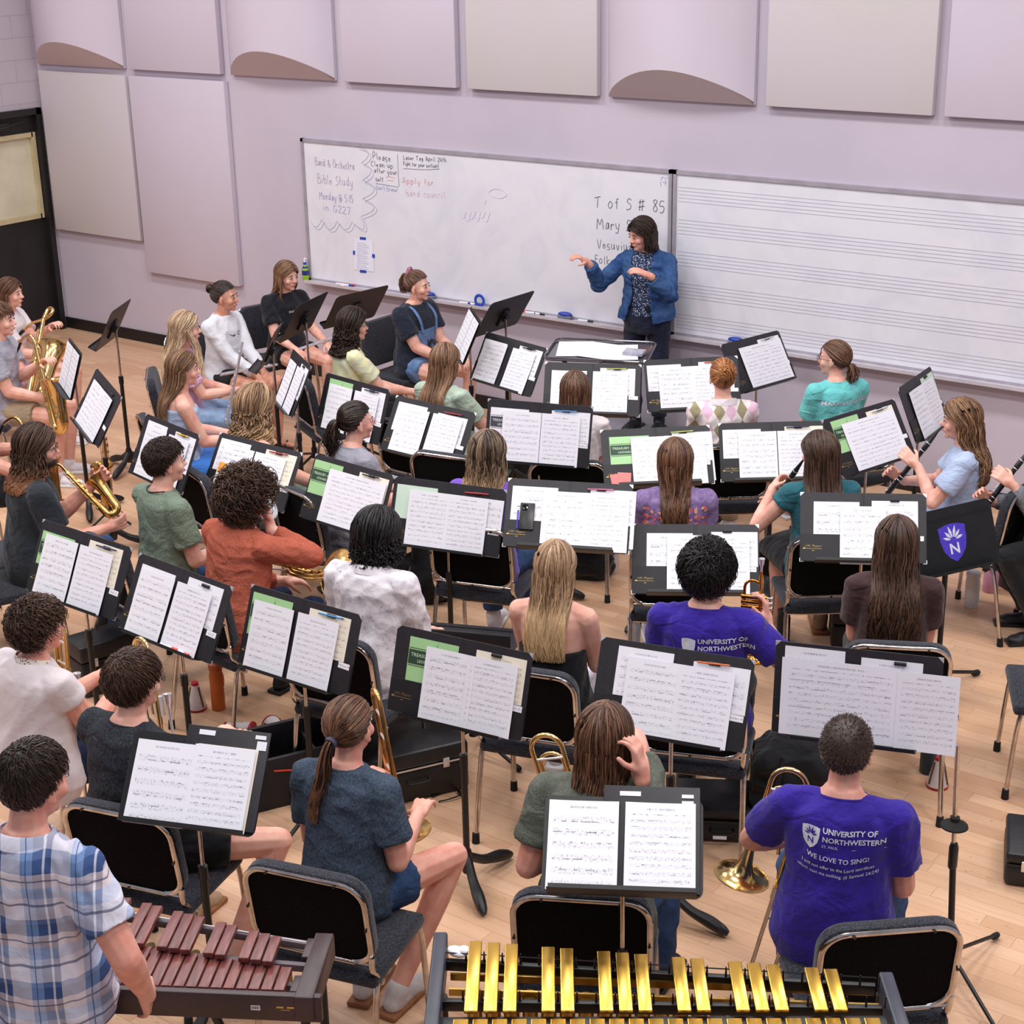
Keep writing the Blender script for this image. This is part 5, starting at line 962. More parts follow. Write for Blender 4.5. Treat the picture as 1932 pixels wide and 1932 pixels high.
def horn(c, n, up, label, m=SILV, bdir=None):
    M = axes_mat(c, n, up); t = thing('french_horn', label, 'french horn', M); mb = MB()
    for r, z in ((.115, 0), (.092, .012), (.070, -.012)): mb.tube([(r*cos(a), r*sin(a)*.92, z) for a in np.linspace(0, 2*pi, 41)[:-1]], .0085, 8, closed=True)
    for k in range(4): mb.tube(loopU(.012, .085, 0, -.02), .006, 8) if k == 0 else mb.tube([Vector((p.x+.030*k-.05, p.z-.03, .014)) for p in loopU(.011, .07, 0, 0)], .0055, 8)
    mb.build('coiled_tubing', m, t, smooth=60); mb = MB(); 
    for k in range(3): mb.cyl((-.03+.03*k, -.05, -.015), (-.03+.03*k, -.05, .03), .014)
    mb.build('rotary_valves', m, t, smooth=60); mb = MB(); bell(mb, (.20, -.12, -.02), (.8, -.6, -.15), 1.35); mb.build('bell', m, t, smooth=60); mb = MB(); mb.tube([(-.08, .09, 0), (-.12, .15, .0), (-.15, .22, .0)], .005, 8); mouthpiece(mb, (-.15, .22, 0), (-.4, .9, 0), .85); mb.build('mouthpiece', SILV, t, smooth=60); return t
# ---------------------------------------------------------------- shirt prints
def on_back(P, items, m, name='print', front=False):
    bt = BVHTree.FromPolygons([v.co[:] for v in P.shirt.data.vertices], [tuple(p.vertices) for p in P.shirt.data.polygons]); mb = MB(); sg = -1 if not front else 1
    for vs, fs in items:
        out = []
        for x, z, o in vs:
            h = bt.ray_cast(Vector((x, sg*.9, z)), Vector((0, -sg, 0)))
            q = h[0] if h[0] is not None else Vector((x, sg*.14, z)); out.append(q+Vector((0, sg*(.003+o), 0)))
        mb.add(out, fs)
    return mb.build(name, m, P.shirt, smooth=0)
def dens(vs, fs, tx, tz, k=1., flip=True, o=0., arc=0.): return [((-x if False else x)*k+tx, y*k+tz+arc*x*x, o) for x, y, *z in vs], fs
# back print: viewer behind sees +x local to the right
def btext(s, size, tx, tz, align='CENTER', off=0., shear=0., arc=0.): vs, fs = text_mesh(s, size, align=align, off=off, shear=shear); return dens(vs, fs, tx, tz, arc=arc)
# fabrics
def C(n, c, **k): return cloth(n, c, **k)
def denim(name, c, c2):
    def fn(n):
        o = n.co(); x, y, z = n.xyz(o)[:3]; k = n.noise(o, 7, 4, .6, .6); f = n.noise(n.scale(o, (1, 1, .25)), 320, 2); col = n.mix(n.step(k, .36, .68), sr(c), sr(c2)); col = n.mix(n.m('MULTIPLY', f, .3), col, tuple(v*.5 for v in sr(c))); n.base(col); n.bump(n.noise(o, 14, 3, .5, 1.5), .5, .02)
    return mat(name, c, .85, fn=fn, spec=.2)
JEANS = denim('blue_denim', (44, 66, 104), (66, 92, 134)); JEAND = denim('dark_denim', (26, 34, 58), (38, 50, 80)); JACKET = denim('denim_jacket_cloth', (40, 70, 118), (72, 104, 152)); OVER = denim('light_denim', (88, 118, 164), (122, 150, 190)); BLJ = denim('pale_blue_denim', (136, 164, 204), (160, 184, 216))
def plaid(n):
    o = n.co(); x, y, z = n.xyz(o)[:3]
    u = n.m('ADD', n.m('MULTIPLY', x, 6.2), n.m('MULTIPLY', y, 3.)); v = n.m('MULTIPLY', z, 5.2)
    fu = n.m('FRACT', n.m('ADD', u, 10.1)); fv = n.m('FRACT', n.m('ADD', v, 10.35))
    W_ = (214, 212, 226); cu = n.ramp(fu, [(0, sr(W_)), (.16, sr(W_)), (.17, sr((120, 152, 200))), (.40, sr((130, 160, 205))), (.41, sr((52, 78, 132))), (.58, sr((56, 82, 136))), (.59, sr((222, 222, 234))), (.63, sr((206, 204, 216))), (.64, sr((48, 72, 124))), (.76, sr(W_))], 'CONSTANT')
    cv = n.ramp(fv, [(0, sr((222, 220, 232))), (.22, sr((170, 186, 214))), (.40, sr((214, 196, 190))), (.60, sr((60, 76, 112))), (.78, sr((98, 120, 160))), (.86, sr((220, 218, 230)))], 'CONSTANT')
    c = n.mix(.48, cu, cv); lu = n.m('LESS_THAN', n.m('ABSOLUTE', n.m('SUBTRACT', fu, .28)), .012); lv = n.m('LESS_THAN', n.m('ABSOLUTE', n.m('SUBTRACT', fv, .11)), .02); lw = n.m('LESS_THAN', n.m('ABSOLUTE', n.m('SUBTRACT', fv, .50)), .012)
    c = n.mix(n.m('MULTIPLY', n.m('MAXIMUM', lu, n.m('MAXIMUM', lv, lw)), .7), c, sr((40, 56, 96))); n.base(c); n.bump(n.noise(o, 8, 3, .5, 1.), .4, .03)
PLAID = mat('blue_white_plaid', (130, 150, 190), .85, fn=plaid, spec=.2)
def argyle(n):
    o = n.co(); x, y, z = n.xyz(o)[:3]; p = n.m('MULTIPLY', x, 14.); q = n.m('MULTIPLY', z, 9.); a = n.m('ADD', p, q); b = n.m('SUBTRACT', p, q); ia = n.m('FLOOR', a); ib = n.m('FLOOR', b)
    ck = n.m('FRACT', n.m('MULTIPLY', n.m('ADD', n.m('ADD', ia, ib), 100.), .5)); row = n.m('FRACT', n.m('MULTIPLY', n.m('ADD', n.m('FLOOR', n.m('MULTIPLY', n.m('ADD', n.m('ADD', ia, ib), 100.), .5)), 0.), .5))
    c = n.mix(n.m('GREATER_THAN', row, .2), sr((224, 186, 206)), sr((158, 148, 118))); c = n.mix(n.m('GREATER_THAN', ck, .2), c, sr((232, 222, 222))); n.base(c); n.bump(n.noise(o, 150, 2), .3, .003)
ARG = mat('argyle_knit', (226, 200, 210), .9, fn=argyle, spec=.1)
def floral(n):
    o = n.co(); k = n.step(n.noise(o, 7, 4, .6, 1.5), .47, .60); v = n.voro(o, 16.); w = n.step(n.noise(o, 26, 3, .6, 2.), .55, .62)
    c = n.mix(n.m('MULTIPLY', k, .40), sr((228, 222, 228)), sr((176, 166, 176))); c = n.mix(n.m('MULTIPLY', n.m('MULTIPLY', w, k), .6), c, sr((150, 136, 142))); n.base(c); n.bump(n.noise(o, 9, 3, .5, 1.4), .25, .03)
FLORAL = mat('white_palm_print_cotton', (226, 220, 226), .9, fn=floral, spec=.15)
def tiedye(n):
    o = n.co(); n.base(n.mix(n.step(n.noise(o, 6, 3, .5, 2.), .35, .65), sr((222, 214, 164)), sr((204, 210, 188)))); n.bump(n.noise(o, 9, 3, .5, 1.), .4, .03)
TIED = mat('pale_yellow_tie_dye', (220, 212, 164), .9, fn=tiedye, spec=.15)
def leop(n):
    o = n.co(); v = n.voro(o, 90.); n.base(n.mix(n.step(v, .30, .38), sr((58, 50, 52)), sr((214, 202, 194))))
LEOP = mat('spotted_bandana_cloth', (200, 190, 184), .9, fn=leop, spec=.1)
def dots(n):
    o = n.co(); v = n.voro(o, 95.); n.base(n.mix(n.step(v, .28, .34), sr((206, 210, 222)), sr((46, 56, 84))))
DOTS = mat('navy_dotted_blouse', (50, 60, 88), .9, fn=dots, spec=.1)
def heather(name, c, d):
    def fn(n):
        o = n.co(); n.base(n.mix(n.step(n.noise(n.scale(o, (1, 1, .5)), 170, 4), .35, .7), sr(c), sr(d))); n.bump(n.noise(n.scale(o, (1, 1, 1.6)), 9, 3, .5, 1.2), .5, .03)
    return mat(name, c, .9, fn=fn, spec=.15)
def acid(n):
    o = n.co(); n.base(n.mix(n.step(n.noise(o, 18, 4, .7, 1.), .35, .7), sr((118, 98, 142)), sr((150, 128, 174)))); n.bump(n.noise(o, 9, 3, .5, 1.2), .5, .03)
ACID = mat('washed_lavender_cotton', (136, 114, 162), .9, fn=acid, spec=.15)
DK = hair_mat('dark_brown_hair', (24, 17, 14), (74, 52, 42)); DKR = hair_mat('chocolate_hair', (44, 28, 20), (104, 74, 58)); MBR = hair_mat('medium_brown_hair', (62, 38, 26), (140, 98, 72)); LBR = hair_mat('light_brown_hair', (84, 58, 40), (168, 128, 96)); BLN = hair_mat('blonde_hair', (150, 118, 90), (230, 206, 174), (230, 204, 166)); DBL = hair_mat('dirty_blonde_hair', (112, 82, 60), (204, 168, 132), (222, 186, 138))
BLKH = hair_mat('black_hair', (12, 10, 12), (44, 38, 40)); REDH = hair_mat('copper_hair', (128, 72, 36), (208, 146, 88)); HIGH = hair_mat('highlighted_brown_hair', (48, 34, 26), (164, 136, 108), (188, 152, 112)); AUB = hair_mat('dark_hair_amber_ends', (46, 32, 26), (96, 70, 56), (138, 88, 58)); BUZ = hair_mat('cropped_brown_hair', (46, 32, 28), (88, 66, 56))
GLB = mat('black_glasses_frame', (20, 20, 24), .3, fn=mottled((24, 24, 28), (16, 16, 20), 30)); GLP = mat('pink_glasses_frame', (196, 110, 130), .3, fn=mottled((200, 116, 136), (186, 100, 120), 30))
PURP = C('royal_violet_cotton', (50, 30, 146), var=.12); SAGE = heather('sage_heather', (108, 122, 108), (128, 142, 126)); RUST = heather('rust_sweatshirt', (164, 84, 66), (184, 102, 82)); CHAR = heather('charcoal_heather', (38, 40, 46), (66, 68, 76)); SLAT = heather('slate_blue_heather', (56, 68, 84), (80, 92, 108)); OLIV = heather('olive_grey_heather', (88, 92, 84), (106, 110, 100)); BRWN = C('brown_crepe', (66, 44, 44)); TEAL = C('turquoise_cotton', (112, 204, 204), var=.08); WTEE = C('off_white_cotton', (220, 210, 213), var=.04, wr=.2); WSW = C('white_sweatshirt', (222, 222, 230), var=.04, wr=.2)
NAVY = C('navy_cotton', (30, 38, 54)); BTEE = C('black_cotton', (22, 25, 34)); CHT = C('dark_slate_cotton', (34, 40, 48)); PINK = C('pink_cotton', (220, 176, 212)); PALEB = C('pale_blue_cotton', (176, 192, 224), var=.07); GRYT = C('light_grey_cotton', (160, 158, 172)); GRNT = C('pale_green_cotton', (178, 196, 178)); VIOT = C('violet_cotton', (124, 84, 196)); TEALT = C('deep_teal_cotton', (38, 96, 108)); GRNS = C('grey_green_satin', (94, 124, 108)); HOOD = heather('grey_hoodie_fleece', (104, 106, 112), (128, 130, 136)); NVP = C('navy_trousers_cloth', (24, 28, 52)); BLKX = C('black_jersey', (16, 16, 20)); BLKT = C('black_trouser_cloth', (24, 25, 30)); KHK = C('khaki_cotton', (164, 144, 118)); SHBR = C('brown_suede', (112, 90, 70)); TANP = C('tan_canvas', (172, 140, 112)); WSH = mat('white_sneaker', (226, 222, 226), .6, fn=mottled((230, 226, 230), (212, 208, 214), 30)); BSH = mat('black_shoe', (24, 24, 28), .5, fn=mottled((28, 28, 32), (18, 18, 22), 30)); BLUS = C('bright_blue_skirt_cloth', (62, 118, 200))
# ---------------------------------------------------------------- the people
PL = []
def face_to(*a): return None
PP = {}
def add(k, *a, **kw): PP[k] = person(*a, seed=len(PP)*7+3, **kw); return PP[k]
# front row, right
P = add('buzz', 'person in a violet lettered t-shirt with buzz-cut hair and trombone', (1600, 1354), 108, fem=0, lean=8, skin='pink', hair=H_buzz, hm=BUZ, shirt=PURP, pants=JEANS, shoes=BSH, shoe_t='dark', LH=(-.21, .36, .665), RH=(.18, .34, .66), lc=.9, rc=.7, bulk=1.06, fine=1, glasses=GLB, chxy=(-1.82, 4.40), chface=132, chlabel='empty-backed black padded chair behind the buzz-cut trombonist', knees=(.20, .16), lp=(-1, -.3, -.5))
mb_ = [btext('UNIVERSITY OF', .026, -.045, .985, 'LEFT', .0006), btext('NORTHWESTERN', .026, -.045, .955, 'LEFT', .0006), btext('ST. PAUL', .014, -.045, .930, 'LEFT'), btext('WE LOVE TO SING!', .024, .01, .885, off=.0003, arc=.9), btext('I will not offer to the Lord sacrifices', .0165, .01, .853, arc=.9), btext('which cost me nothing. (II Samuel 24:24)', .0165, .01, .830, arc=.9)]
ln_ = MB(); ln_.box((.11, .927, 0), (.055, .0009, .0001)); mb_.append(([(v[0]-.0, v[1], 0) for v in ln_.v], ln_.f))
on_back(P, mb_, WPR, 'shirt_lettering'); s_ = MB(); shield(s_, .062); on_back(P, [([(x-.085, y+.955, 0) for x, y, z in s_.v], s_.f)], WPR, 'shield_print'); s_ = MB(); crest(s_, .060, 0); on_back(P, [([(x-.085, y+.957, .0012) for x, y, z in s_.v], s_.f)], PURP, 'shield_mark')
trombone(LPX(P, (1464, 1442), .30), LPX(P, (1400, 1650), .28), LP(P, 1, .0, .0)-LP(P, 0, 0, 0), 'brass trombone with its bell down at the left of the violet t-shirt trombonist', mz=.26, slide=.40, bw=.066)
P = add('olive', 'person in an olive grey t-shirt, hand at ear, behind the front centre stand', (1140, 1333), 104, fem=0, lean=10, skin='pink', hair=H_long(.265, 460, .002, azmin=62, tuck=.0, gather=-.05, vol=.012), hm=MBR, shirt=OLIV, pants=JEANS, shoes=BSH, shoe_t='dark', RH=(.155, .06, 1.10), LH=(-.20, .22, .66), rc=.8, rdir=(-.2, .1, 1), rn=(-1, 0, 0), rp=(.15, .3, -1), bulk=1.1, fine=1, chxy=(-2.68, 4.02), chface=118, chlabel='black padded chair directly behind the front centre stand', hy=-4)
trombone(LPX(P, (996, 1390), .30), LPX(P, (1072, 1640), .34), LP(P, 1, .1, 0)-LP(P, 0, 0, 0), 'brass trombone standing at the left of the olive t-shirt person', slide=.30, mz=.30, bw=.060)
P = add('slate', 'person in a slate blue t-shirt and denim shorts with a brown ponytail', (655, 1315), 101, fem=1, lean=8, skin='pink', hair=H_tail((0, -.95, -.28), .34, 460, 90, .010, 0, mat('grey_hair_tie', (70, 66, 84), .8, fn=mottled((74, 70, 88), (60, 56, 74), 60)), .02, side=-.06), hm=MBR, shirt=SLAT, pants=JEANS, leg='short_shorts', shoes=mat('white_canvas', (206, 200, 200), .8, fn=mottled((210, 204, 204), (194, 188, 188), 30)), shoe_t='gum', LH=(-.10, .26, .80), RH=(.16, .26, .74), rc=.8, lc=.8, fine=1, bulk=1.06, chxy=(-3.48, 3.62), chface=105, chlabel='black padded chair with empty back behind the slate t-shirt ponytail person', knees=(.10, .24), kf=(.43, .40), ank=(.12, .10), ankx=(.02, .14), hy=-5)
trombone(LPX(P, (714, 1312), .32), LPX(P, (762, 1566), .34), LP(P, -.8, .8, 0)-LP(P, 0, 0, 0), 'brass trombone held before the slate t-shirt ponytail person', fatt=False, slide=.34, m=BRASS2)
P = add('char', 'person in a charcoal t-shirt with short brown hair and one bare leg out', (243, 1230), 93, fem=0, lean=7, skin='fair', hair=H_short(.055, 2600, .04, mess=.40, top=1.1, r=.0028, fill=.012, body=.014), hm=DKR, shirt=CHAR, pants=BLKT, leg='shorts', shoes=TANP, shoe_t='gum', LH=(.06, .34, .84), RH=(.20, .36, .82), lc=.9, rc=.9, fine=1, bulk=1.08, glasses=GLB, chxy=(-4.33, 3.54), chface=105, chlabel='black padded chair behind the left front music desk', knees=(.05, .44), kf=(.44, .34), ank=(.30, .10), ankx=(.05, .36), hy=-12)
trombone(LPX(P, (250, 1203), .42), LPX(P, (285, 1420), .36), LP(P, 1, -.2, 0)-LP(P, 0, 0, 0), 'brass trombone with silver mouthpiece held by the charcoal t-shirt person', slide=.30, mz=.16)
P = add('band', 'person in a white sleeveless top with spotted bandana at left edge', (62, 1132), 88, fem=1, lean=8, skin='pink', hair=H_short(.055, 2400, .16, .006, r=.0030, mess=.9, fill=.016, body=.024), hm=DKR, shirt=WTEE, sleeve='cap', pants=JEAND, shoes=BSH, shoe_t='boot', LH=(.0, .36, .84), RH=(.14, .36, .84), rc=.8, lc=.8, fine=1, bulk=1.32, glasses=GLP, chxy=(-5.40, 3.92), chface=92, hy=-22, neckline=None)
b_ = MB(); r_ = []
for kx, zz, dy in ((1.04, .505, 0), (1.28, .480, -.006), (1.75, .452, -.012), (2.1, .430, -.014)): r_.append([P.tp(.078*kx*cos(a), -.012+dy+.066*(1+(kx-1)*.55)*sin(a), zz-(.075*(kx-1) if sin(a) < -.5 else 0)-.012*sin(a)) for a in np.linspace(0, 2*pi, 33)[:-1]])
b_.loft(r_, cap=False); b_.build('bandana', LEOP, P.t, smooth=60)
trombone(LPX(P, (102, 1165), .46), LPX(P, (118, 1380), .40), LP(P, 1, -.2, 0)-LP(P, 0, 0, 0), 'brass trombone with silver mouthpiece of the bandana person at left edge', slide=.30, mz=.22)
P = add('plaid', 'person standing at the xylophone in a blue and white plaid shirt, dark short hair', (60, 1397), 104, at=None, fem=0, stand=True, sc=1.0, lean=3, skin='pink', hair=H_short(.034, 3000, .10, mess=.4, r=.0026, body=.006), hm=DK, shirt=PLAID, pants=JEAND, shoes=BSH, shoe_t='dark', LH=(-.26, .12, .98), RH=(.285, .10, .93), lc=.6, rc=.5, rn=(-1, 0, 0), ln=(1, 0, 0), fine=1, bulk=1.04, neckline='polo', shirt_kw={'lo': -.10, 'wr': .009, 'hem': .02}, hy=-14, hp=8, rp=(.8, -.5, -.5))
# second row
P = add('brown', 'person in a brown crepe shirt with very long wavy dark brown hair at right', (1695, 978), 117, fem=1, lean=5, skin='pink', hair=H_long(.56, 620, .010, 12, azmin=80, vol=.016, gather=-.14, curl=.004), hm=DKR, shirt=BRWN, pants=BLKT, shoes=BSH, shoe_t='dark', LH=(-.10, .30, .64), RH=(.10, .30, .64), bulk=1.08, hy=0, neckline=None)
P = add('black', 'person with tousled black hair in a violet t-shirt holding a trumpet', (1335, 1027), 112, fem=0, lean=5, skin='fair', hair=H_short(.075, 2600, .16, .0, r=.0032, mess=1.2, top=1., fill=.022, body=.034), hm=BLKH, shirt=PURP, pants=BLKT, shoes=BSH, shoe_t='dark', RH=(.255, .22, .90), LH=(-.12, .32, .64), rc=.8, rdir=(-.1, .2, 1), rn=(-1, 0, 0), bulk=1.08, fine=1, hy=-8, rp=(.8, .0, -.8))
on_back(P, [btext('UNIVERSITY OF', .030, -.01, .955, 'LEFT', .0006), btext('NORTHWESTERN', .030, -.01, .922, 'LEFT', .0006)], WPR, 'shirt_lettering'); s_ = MB(); shield(s_, .062); on_back(P, [([(x-.05, y+.925, 0) for x, y, z in s_.v], s_.f)], WPR, 'shield_print')
a_ = LPX(P, (1438, 1050), .24); b_ = LPX(P, (1432, 1180), .24); trumpet(a_, b_-a_, LP(P, 1, 0, 0)-LP(P, 0, 0, 0), 'gold trumpet held upright right of the tousled black hair', m=mat('amber_brass', (210, 140, 54), .16, 1., fn=mottled((218, 150, 62), (190, 118, 40), 20)))
P = add('blonde', 'person in a black halter top with long straight blonde hair down a bare back', (1047, 1023), 106, fem=1, lean=4, skin='fair', hair=H_long(.50, 620, .010, 9, azmin=84, vol=.010, gather=.10), hm=DBL, shirt=BLKX, sleeve='halter', pants=C('white_linen', (214, 212, 224)), shoes=WSH, shirt_kw={'hi': .26, 'name': 'halter_top'}, LH=(-.10, .32, .64), RH=(.14, .32, .66), bulk=1.06, neckline=None)
nk = MB().tube(bez([P.tp(-.07, .085, .34), P.tp(-.075, .03, .455), P.tp(-.055, -.06, .49), P.tp(0, -.08, .49), P.tp(.055, -.06, .49), P.tp(.075, .03, .455), P.tp(.07, .085, .34)], 20), .010, 6); nk.build('halter_strap', BLKX, P.shirt, smooth=60)
P = add('floral', 'person in a white palm-print shirt with wavy dark chin-length hair', (712, 960), 100, fem=0, lean=6, skin='fair', hair=H_long(.24, 480, .008, 16, azmin=52, vol=.020, tuck=.01, gather=-.12, curl=.006), hm=BLKH, shirt=FLORAL, sleeve='elbow', pants=KHK, shoes=SHBR, shoe_t='boot', LH=(-.12, .32, .64), RH=(.14, .32, .64), bulk=1.06, neckline='polo', hy=-24, hp=6, shirt_kw={'wr': .008, 'hem': .02})
P = add('rust', 'person in a rust sweatshirt with curly brown hair, chin on their right hand', (460, 893), 86, fem=0, lean=14, skin='fair', hair=H_short(.075, 2200, .22, .013, r=.0038, mess=1.2, cf=8, fill=.034, body=.055), hm=DKR, shirt=RUST, sleeve='long', pants=JEAND, shoes=BSH, shoe_t='dark', RH=(.09, .22, 1.02), LH=(-.05, .36, .66), rc=1.2, rdir=(-.5, .2, .8), rn=(-.3, -.9, .2), bulk=1.10, fine=1, hy=-12, rp=(.9, .3, -.8), chairoff=.0)
P = add('sage', 'person in a sage green t-shirt with short dark brown hair', (305, 828), 78, fem=0, lean=3, skin='fair', hair=H_short(.030, 2800, .20, mess=.7, r=.0026, body=.010), hm=DK, shirt=SAGE, pants=JEANS, shoes=BSH, shoe_t='dark', LH=(.06, .34, .72), RH=(.18, .30, .70), rc=.8, bulk=.92, hy=-14)
horn(LP(P, .22, .30, .80), LP(P, .2, -1, .2)-LP(P, 0, 0, 0), (0, 0, 1), 'silver french horn on the lap of the sage t-shirt person')
MB().tube(bez([P.tp(-.05, .02, .50), P.tp(-.062, -.05, .495), P.tp(0, -.085, .487), P.tp(.062, -.05, .495), P.tp(.05, .05, .48)], 16), .003, 6).build('neck_cord', BLKX, P.t, smooth=60)
t = horn(LP(PP['rust'], .12, .40, .74), LP(PP['rust'], .1, .3, 1)-LP(PP['rust'], 0, 0, 0), LP(PP['rust'], -.5, 1, 0)-LP(PP['rust'], 0, 0, 0), 'brass french horn resting on the lap of the rust sweatshirt person', m=BRASS2)
P = add('alto', 'bearded person in a dark slate t-shirt playing alto saxophone', (62, 803), 66, fem=0, lean=8, skin='pink', hair=H_long(.34, 520, .012, 12, azmin=60, vol=.022, gather=-.18, curl=.006, tuck=-.01), hm=AUB, shirt=CHT, pants=JEANS, shoes=BSH, shoe_t='dark', LH=(.03, .36, .94), RH=(.20, .36, .74), lc=.9, rc=.9, rn=(-.6, -.6, 0), ln=(.6, -.6, 0), bulk=1.15, fine=1, hy=-22, glasses=GLB)
bd = MB(); bd.ell(P.hh(0, .040, -.080), Vector((.052, .056, .040))*P.hs, P.HR); me_ = remesh(bd, .007, 1, wrinkle(.004, 3)); me_.materials.append(DKR); mkobj('beard', me_, P.t)
a_ = LPX(P, (120, 884), .24); b_ = LPX(P, (214, 982), .42); sax(a_, a_-b_, LP(P, .5, .9, -.3)-LP(P, 0, 0, 0), 'aged gold alto saxophone played by the bearded person', .66, m=BRASS2, sd=3)
# third row
P = add('laven', 'person in a washed lavender t-shirt with half-up light brown hair', (1275, 829), 122, fem=1, lean=3, skin='fair', hair=H_long(.42, 560, .010, 9, azmin=84, vol=.012, gather=.45), hm=MBR, shirt=ACID, pants=C('grey_joggers', (138, 134, 132)), shoes=WSH, bulk=1.12, LH=(-.1, .32, .66), RH=(.1, .32, .66))
hk = MB(); hk.tube([P.hh(.030*cos(a), -.108-.010*abs(cos(a)), -.005+.013*sin(a)) for a in np.linspace(0, 2*pi, 17)[:-1]], .008, 8, closed=True); hk.build('hair_knot', LBR, P.t, smooth=60)
pr = []; cs = [[], [], []]; rr_ = random.Random(4)
for i in range(-4, 5):
    for j in range(3):
        if abs(i) < 2: continue
        for q in range(4):
            if rr_.random() < .2: continue
            a0 = q*90; cx, cz = i*.038, .955-j*.040; vs = [(cx, cz, 0)]+[(cx+.017*cos(rad(a0+a)), cz+.017*sin(rad(a0+a)), 0) for a in (0, 22, 45, 68, 90)]; cs[rr_.randrange(3)].append((vs, [(0, 1, 2), (0, 2, 3), (0, 3, 4), (0, 4, 5)]))
for n_, c_, it in (('coral', (222, 96, 104), cs[0]), ('peach', (232, 168, 138), cs[1]), ('lilac', (150, 104, 190), cs[2])): on_back(P, it, mat(n_+'_petal_print', c_, .8, fn=mottled(c_, tuple(int(v*.9) for v in c_), 60)), 'petal_print')
P = add('oboe', 'person in a dark teal top with long straight dark brown hair playing an oboe', (1550, 815), 128, fem=1, lean=3, skin='fair', hair=H_long(.50, 600, .004, 8, azmin=76, vol=.012, gather=-.05), hm=DKR, shirt=TEALT, sleeve='cap', pants=BLKX, leg='skirt', shoes=TANP, shoe_t='gum', LH=(-.23, .22, .90), RH=(-.13, .32, .78), lc=.9, rc=.9, bulk=1.0, hy=34, ln=(.9, .3, 0), rn=(-.9, .3, 0), lp=(-.7, -.1, -.8))
clarinet(P.M @ P.hh(0, .112, -.060), LP(P, -.24, .38, .70), 'black oboe with silver keys held by the dark-haired teal top person', .8, name='oboe')
P = add('argyle', 'person in a pink and olive argyle sweater with copper hair in a messy bun', (1365, 676), 128, fem=1, lean=3, skin='fair', hair=H_bun((0, -.86, .30), .046, 480, 130, .006), hm=REDH, shirt=ARG, sleeve='long', pants=KHK, shoes=WSH, bulk=1.08, neckline='polo', shirt_kw={'collar': C('cream_collar', (226, 216, 220)), 'name': 'sweater'}, LH=(-.1, .34, .68), RH=(.1, .34, .68))
P = add('wtee', 'person in a white t-shirt with long brown hair between two stands at mid front', (1085, 701), 118, fem=1, lean=4, skin='fair', hair=H_long(.47, 520, .003, 8, azmin=76, vol=.008, gather=-.06), hm=MBR, shirt=WTEE, pants=OLIV, shoes=WSH, LH=(-.1, .32, .66), RH=(.1, .32, .66))
P = add('turq', 'person in a turquoise t-shirt with brown braids and glasses, looking left', (1578, 641), 146, fem=1, lean=2, skin='fair', hair=H_tail((0, -.80, -.55), .12, 460, 60, .008, 0, None, .03), hm=MBR, shirt=TEAL, pants=KHK, leg='knee', shoes=WSH, glasses=GLB, hy=44, bulk=1.10, LH=(-.1, .32, .66), RH=(.1, .32, .66))
on_back(P, [btext('MARANATHA KIDS', .040, .02, .925, off=.0006, shear=.06), btext('o o o', .05, .01, .86)], WPR, 'shirt_lettering')
P = add('clar', 'person in a pale blue dress playing a clarinet', (1818, 754), 200, fem=1, lean=3, skin='fair', hair=H_long(.47, 600, .014, 12, azmin=78, vol=.018, gather=-.10, curl=.006), hm=LBR, shirt=PALEB, sleeve='short', pants=PALEB, leg='skirt', shoes=WSH, LH=(-.065, .26, .91), RH=(.065, .34, .78), lc=.9, rc=.9, fine=1, ln=(.9, .3, 0), rn=(-.9, .3, 0), ldir=(.2, .6, .5), rdir=(-.2, .6, .5), chface=175, lp=(-.6, .1, -1), rp=(.6, .1, -1))
clarinet(P.M @ P.hh(0, .112, -.062), LP(P, .0, .50, .60), 'black clarinet with silver keys played by the pale blue dress person', 1.2)
P = add('hood', 'person in a grey hoodie cut by the right edge, only hands and sleeve in view', (1996, 780), 215, fem=1, lean=3, skin='fair', hair=H_long(.4, 300), hm=MBR, shirt=HOOD, sleeve='long', pants=BLKT, shoes=BSH, shoe_t='dark', LH=(-.065, .26, .91), RH=(.065, .34, .78), lc=.9, rc=.9, fine=1, ln=(.9, .3, 0), rn=(-.9, .3, 0), ldir=(.2, .6, .5), rdir=(-.2, .6, .5), kf=(.28, .28), ank=(.05, .05))
clarinet(P.M @ P.hh(0, .112, -.062), LP(P, .0, .50, .60), 'black clarinet of the grey hoodie person at right edge', 1.2)
P = add('high', 'person in a violet top with shoulder-length highlighted hair behind the centre folders', (918, 816), 106, fem=1, lean=3, skin='fair', hair=H_long(.345, 540, .010, 11, azmin=66, vol=.018, gather=-.12), hm=HIGH, shirt=VIOT, pants=JEANS, shoes=WSH, LH=(-.1, .32, .66), RH=(.1, .32, .66), hy=-4, chairoff=.0)
P = add('pink', 'person in a light grey t-shirt with dark wavy ponytail and pink glasses', (668, 757), 76, fem=1, lean=6, skin='fair', hair=H_tail((-.1, -.98, -.10), .22, 460, 120, .012, .008, None, .034), hm=DK, shirt=GRYT, pants=BLKT, shoes=WSH, glasses=GLP, hy=-16, LH=(-.05, .34, .70), RH=(.1, .34, .70), bulk=1.06)
P = add('green', 'person in a pale green t-shirt with long straight light brown hair', (838, 648), 88, fem=1, lean=4, skin='fair', hair=H_long(.50, 600, .003, 8, azmin=74, vol=.010, gather=-.05), hm=LBR, shirt=GRNT, pants=C('sage_trousers', (116, 128, 112)), shoes=WSH, LH=(-.05, .34, .70), RH=(.20, .40, .70), bulk=1.05)
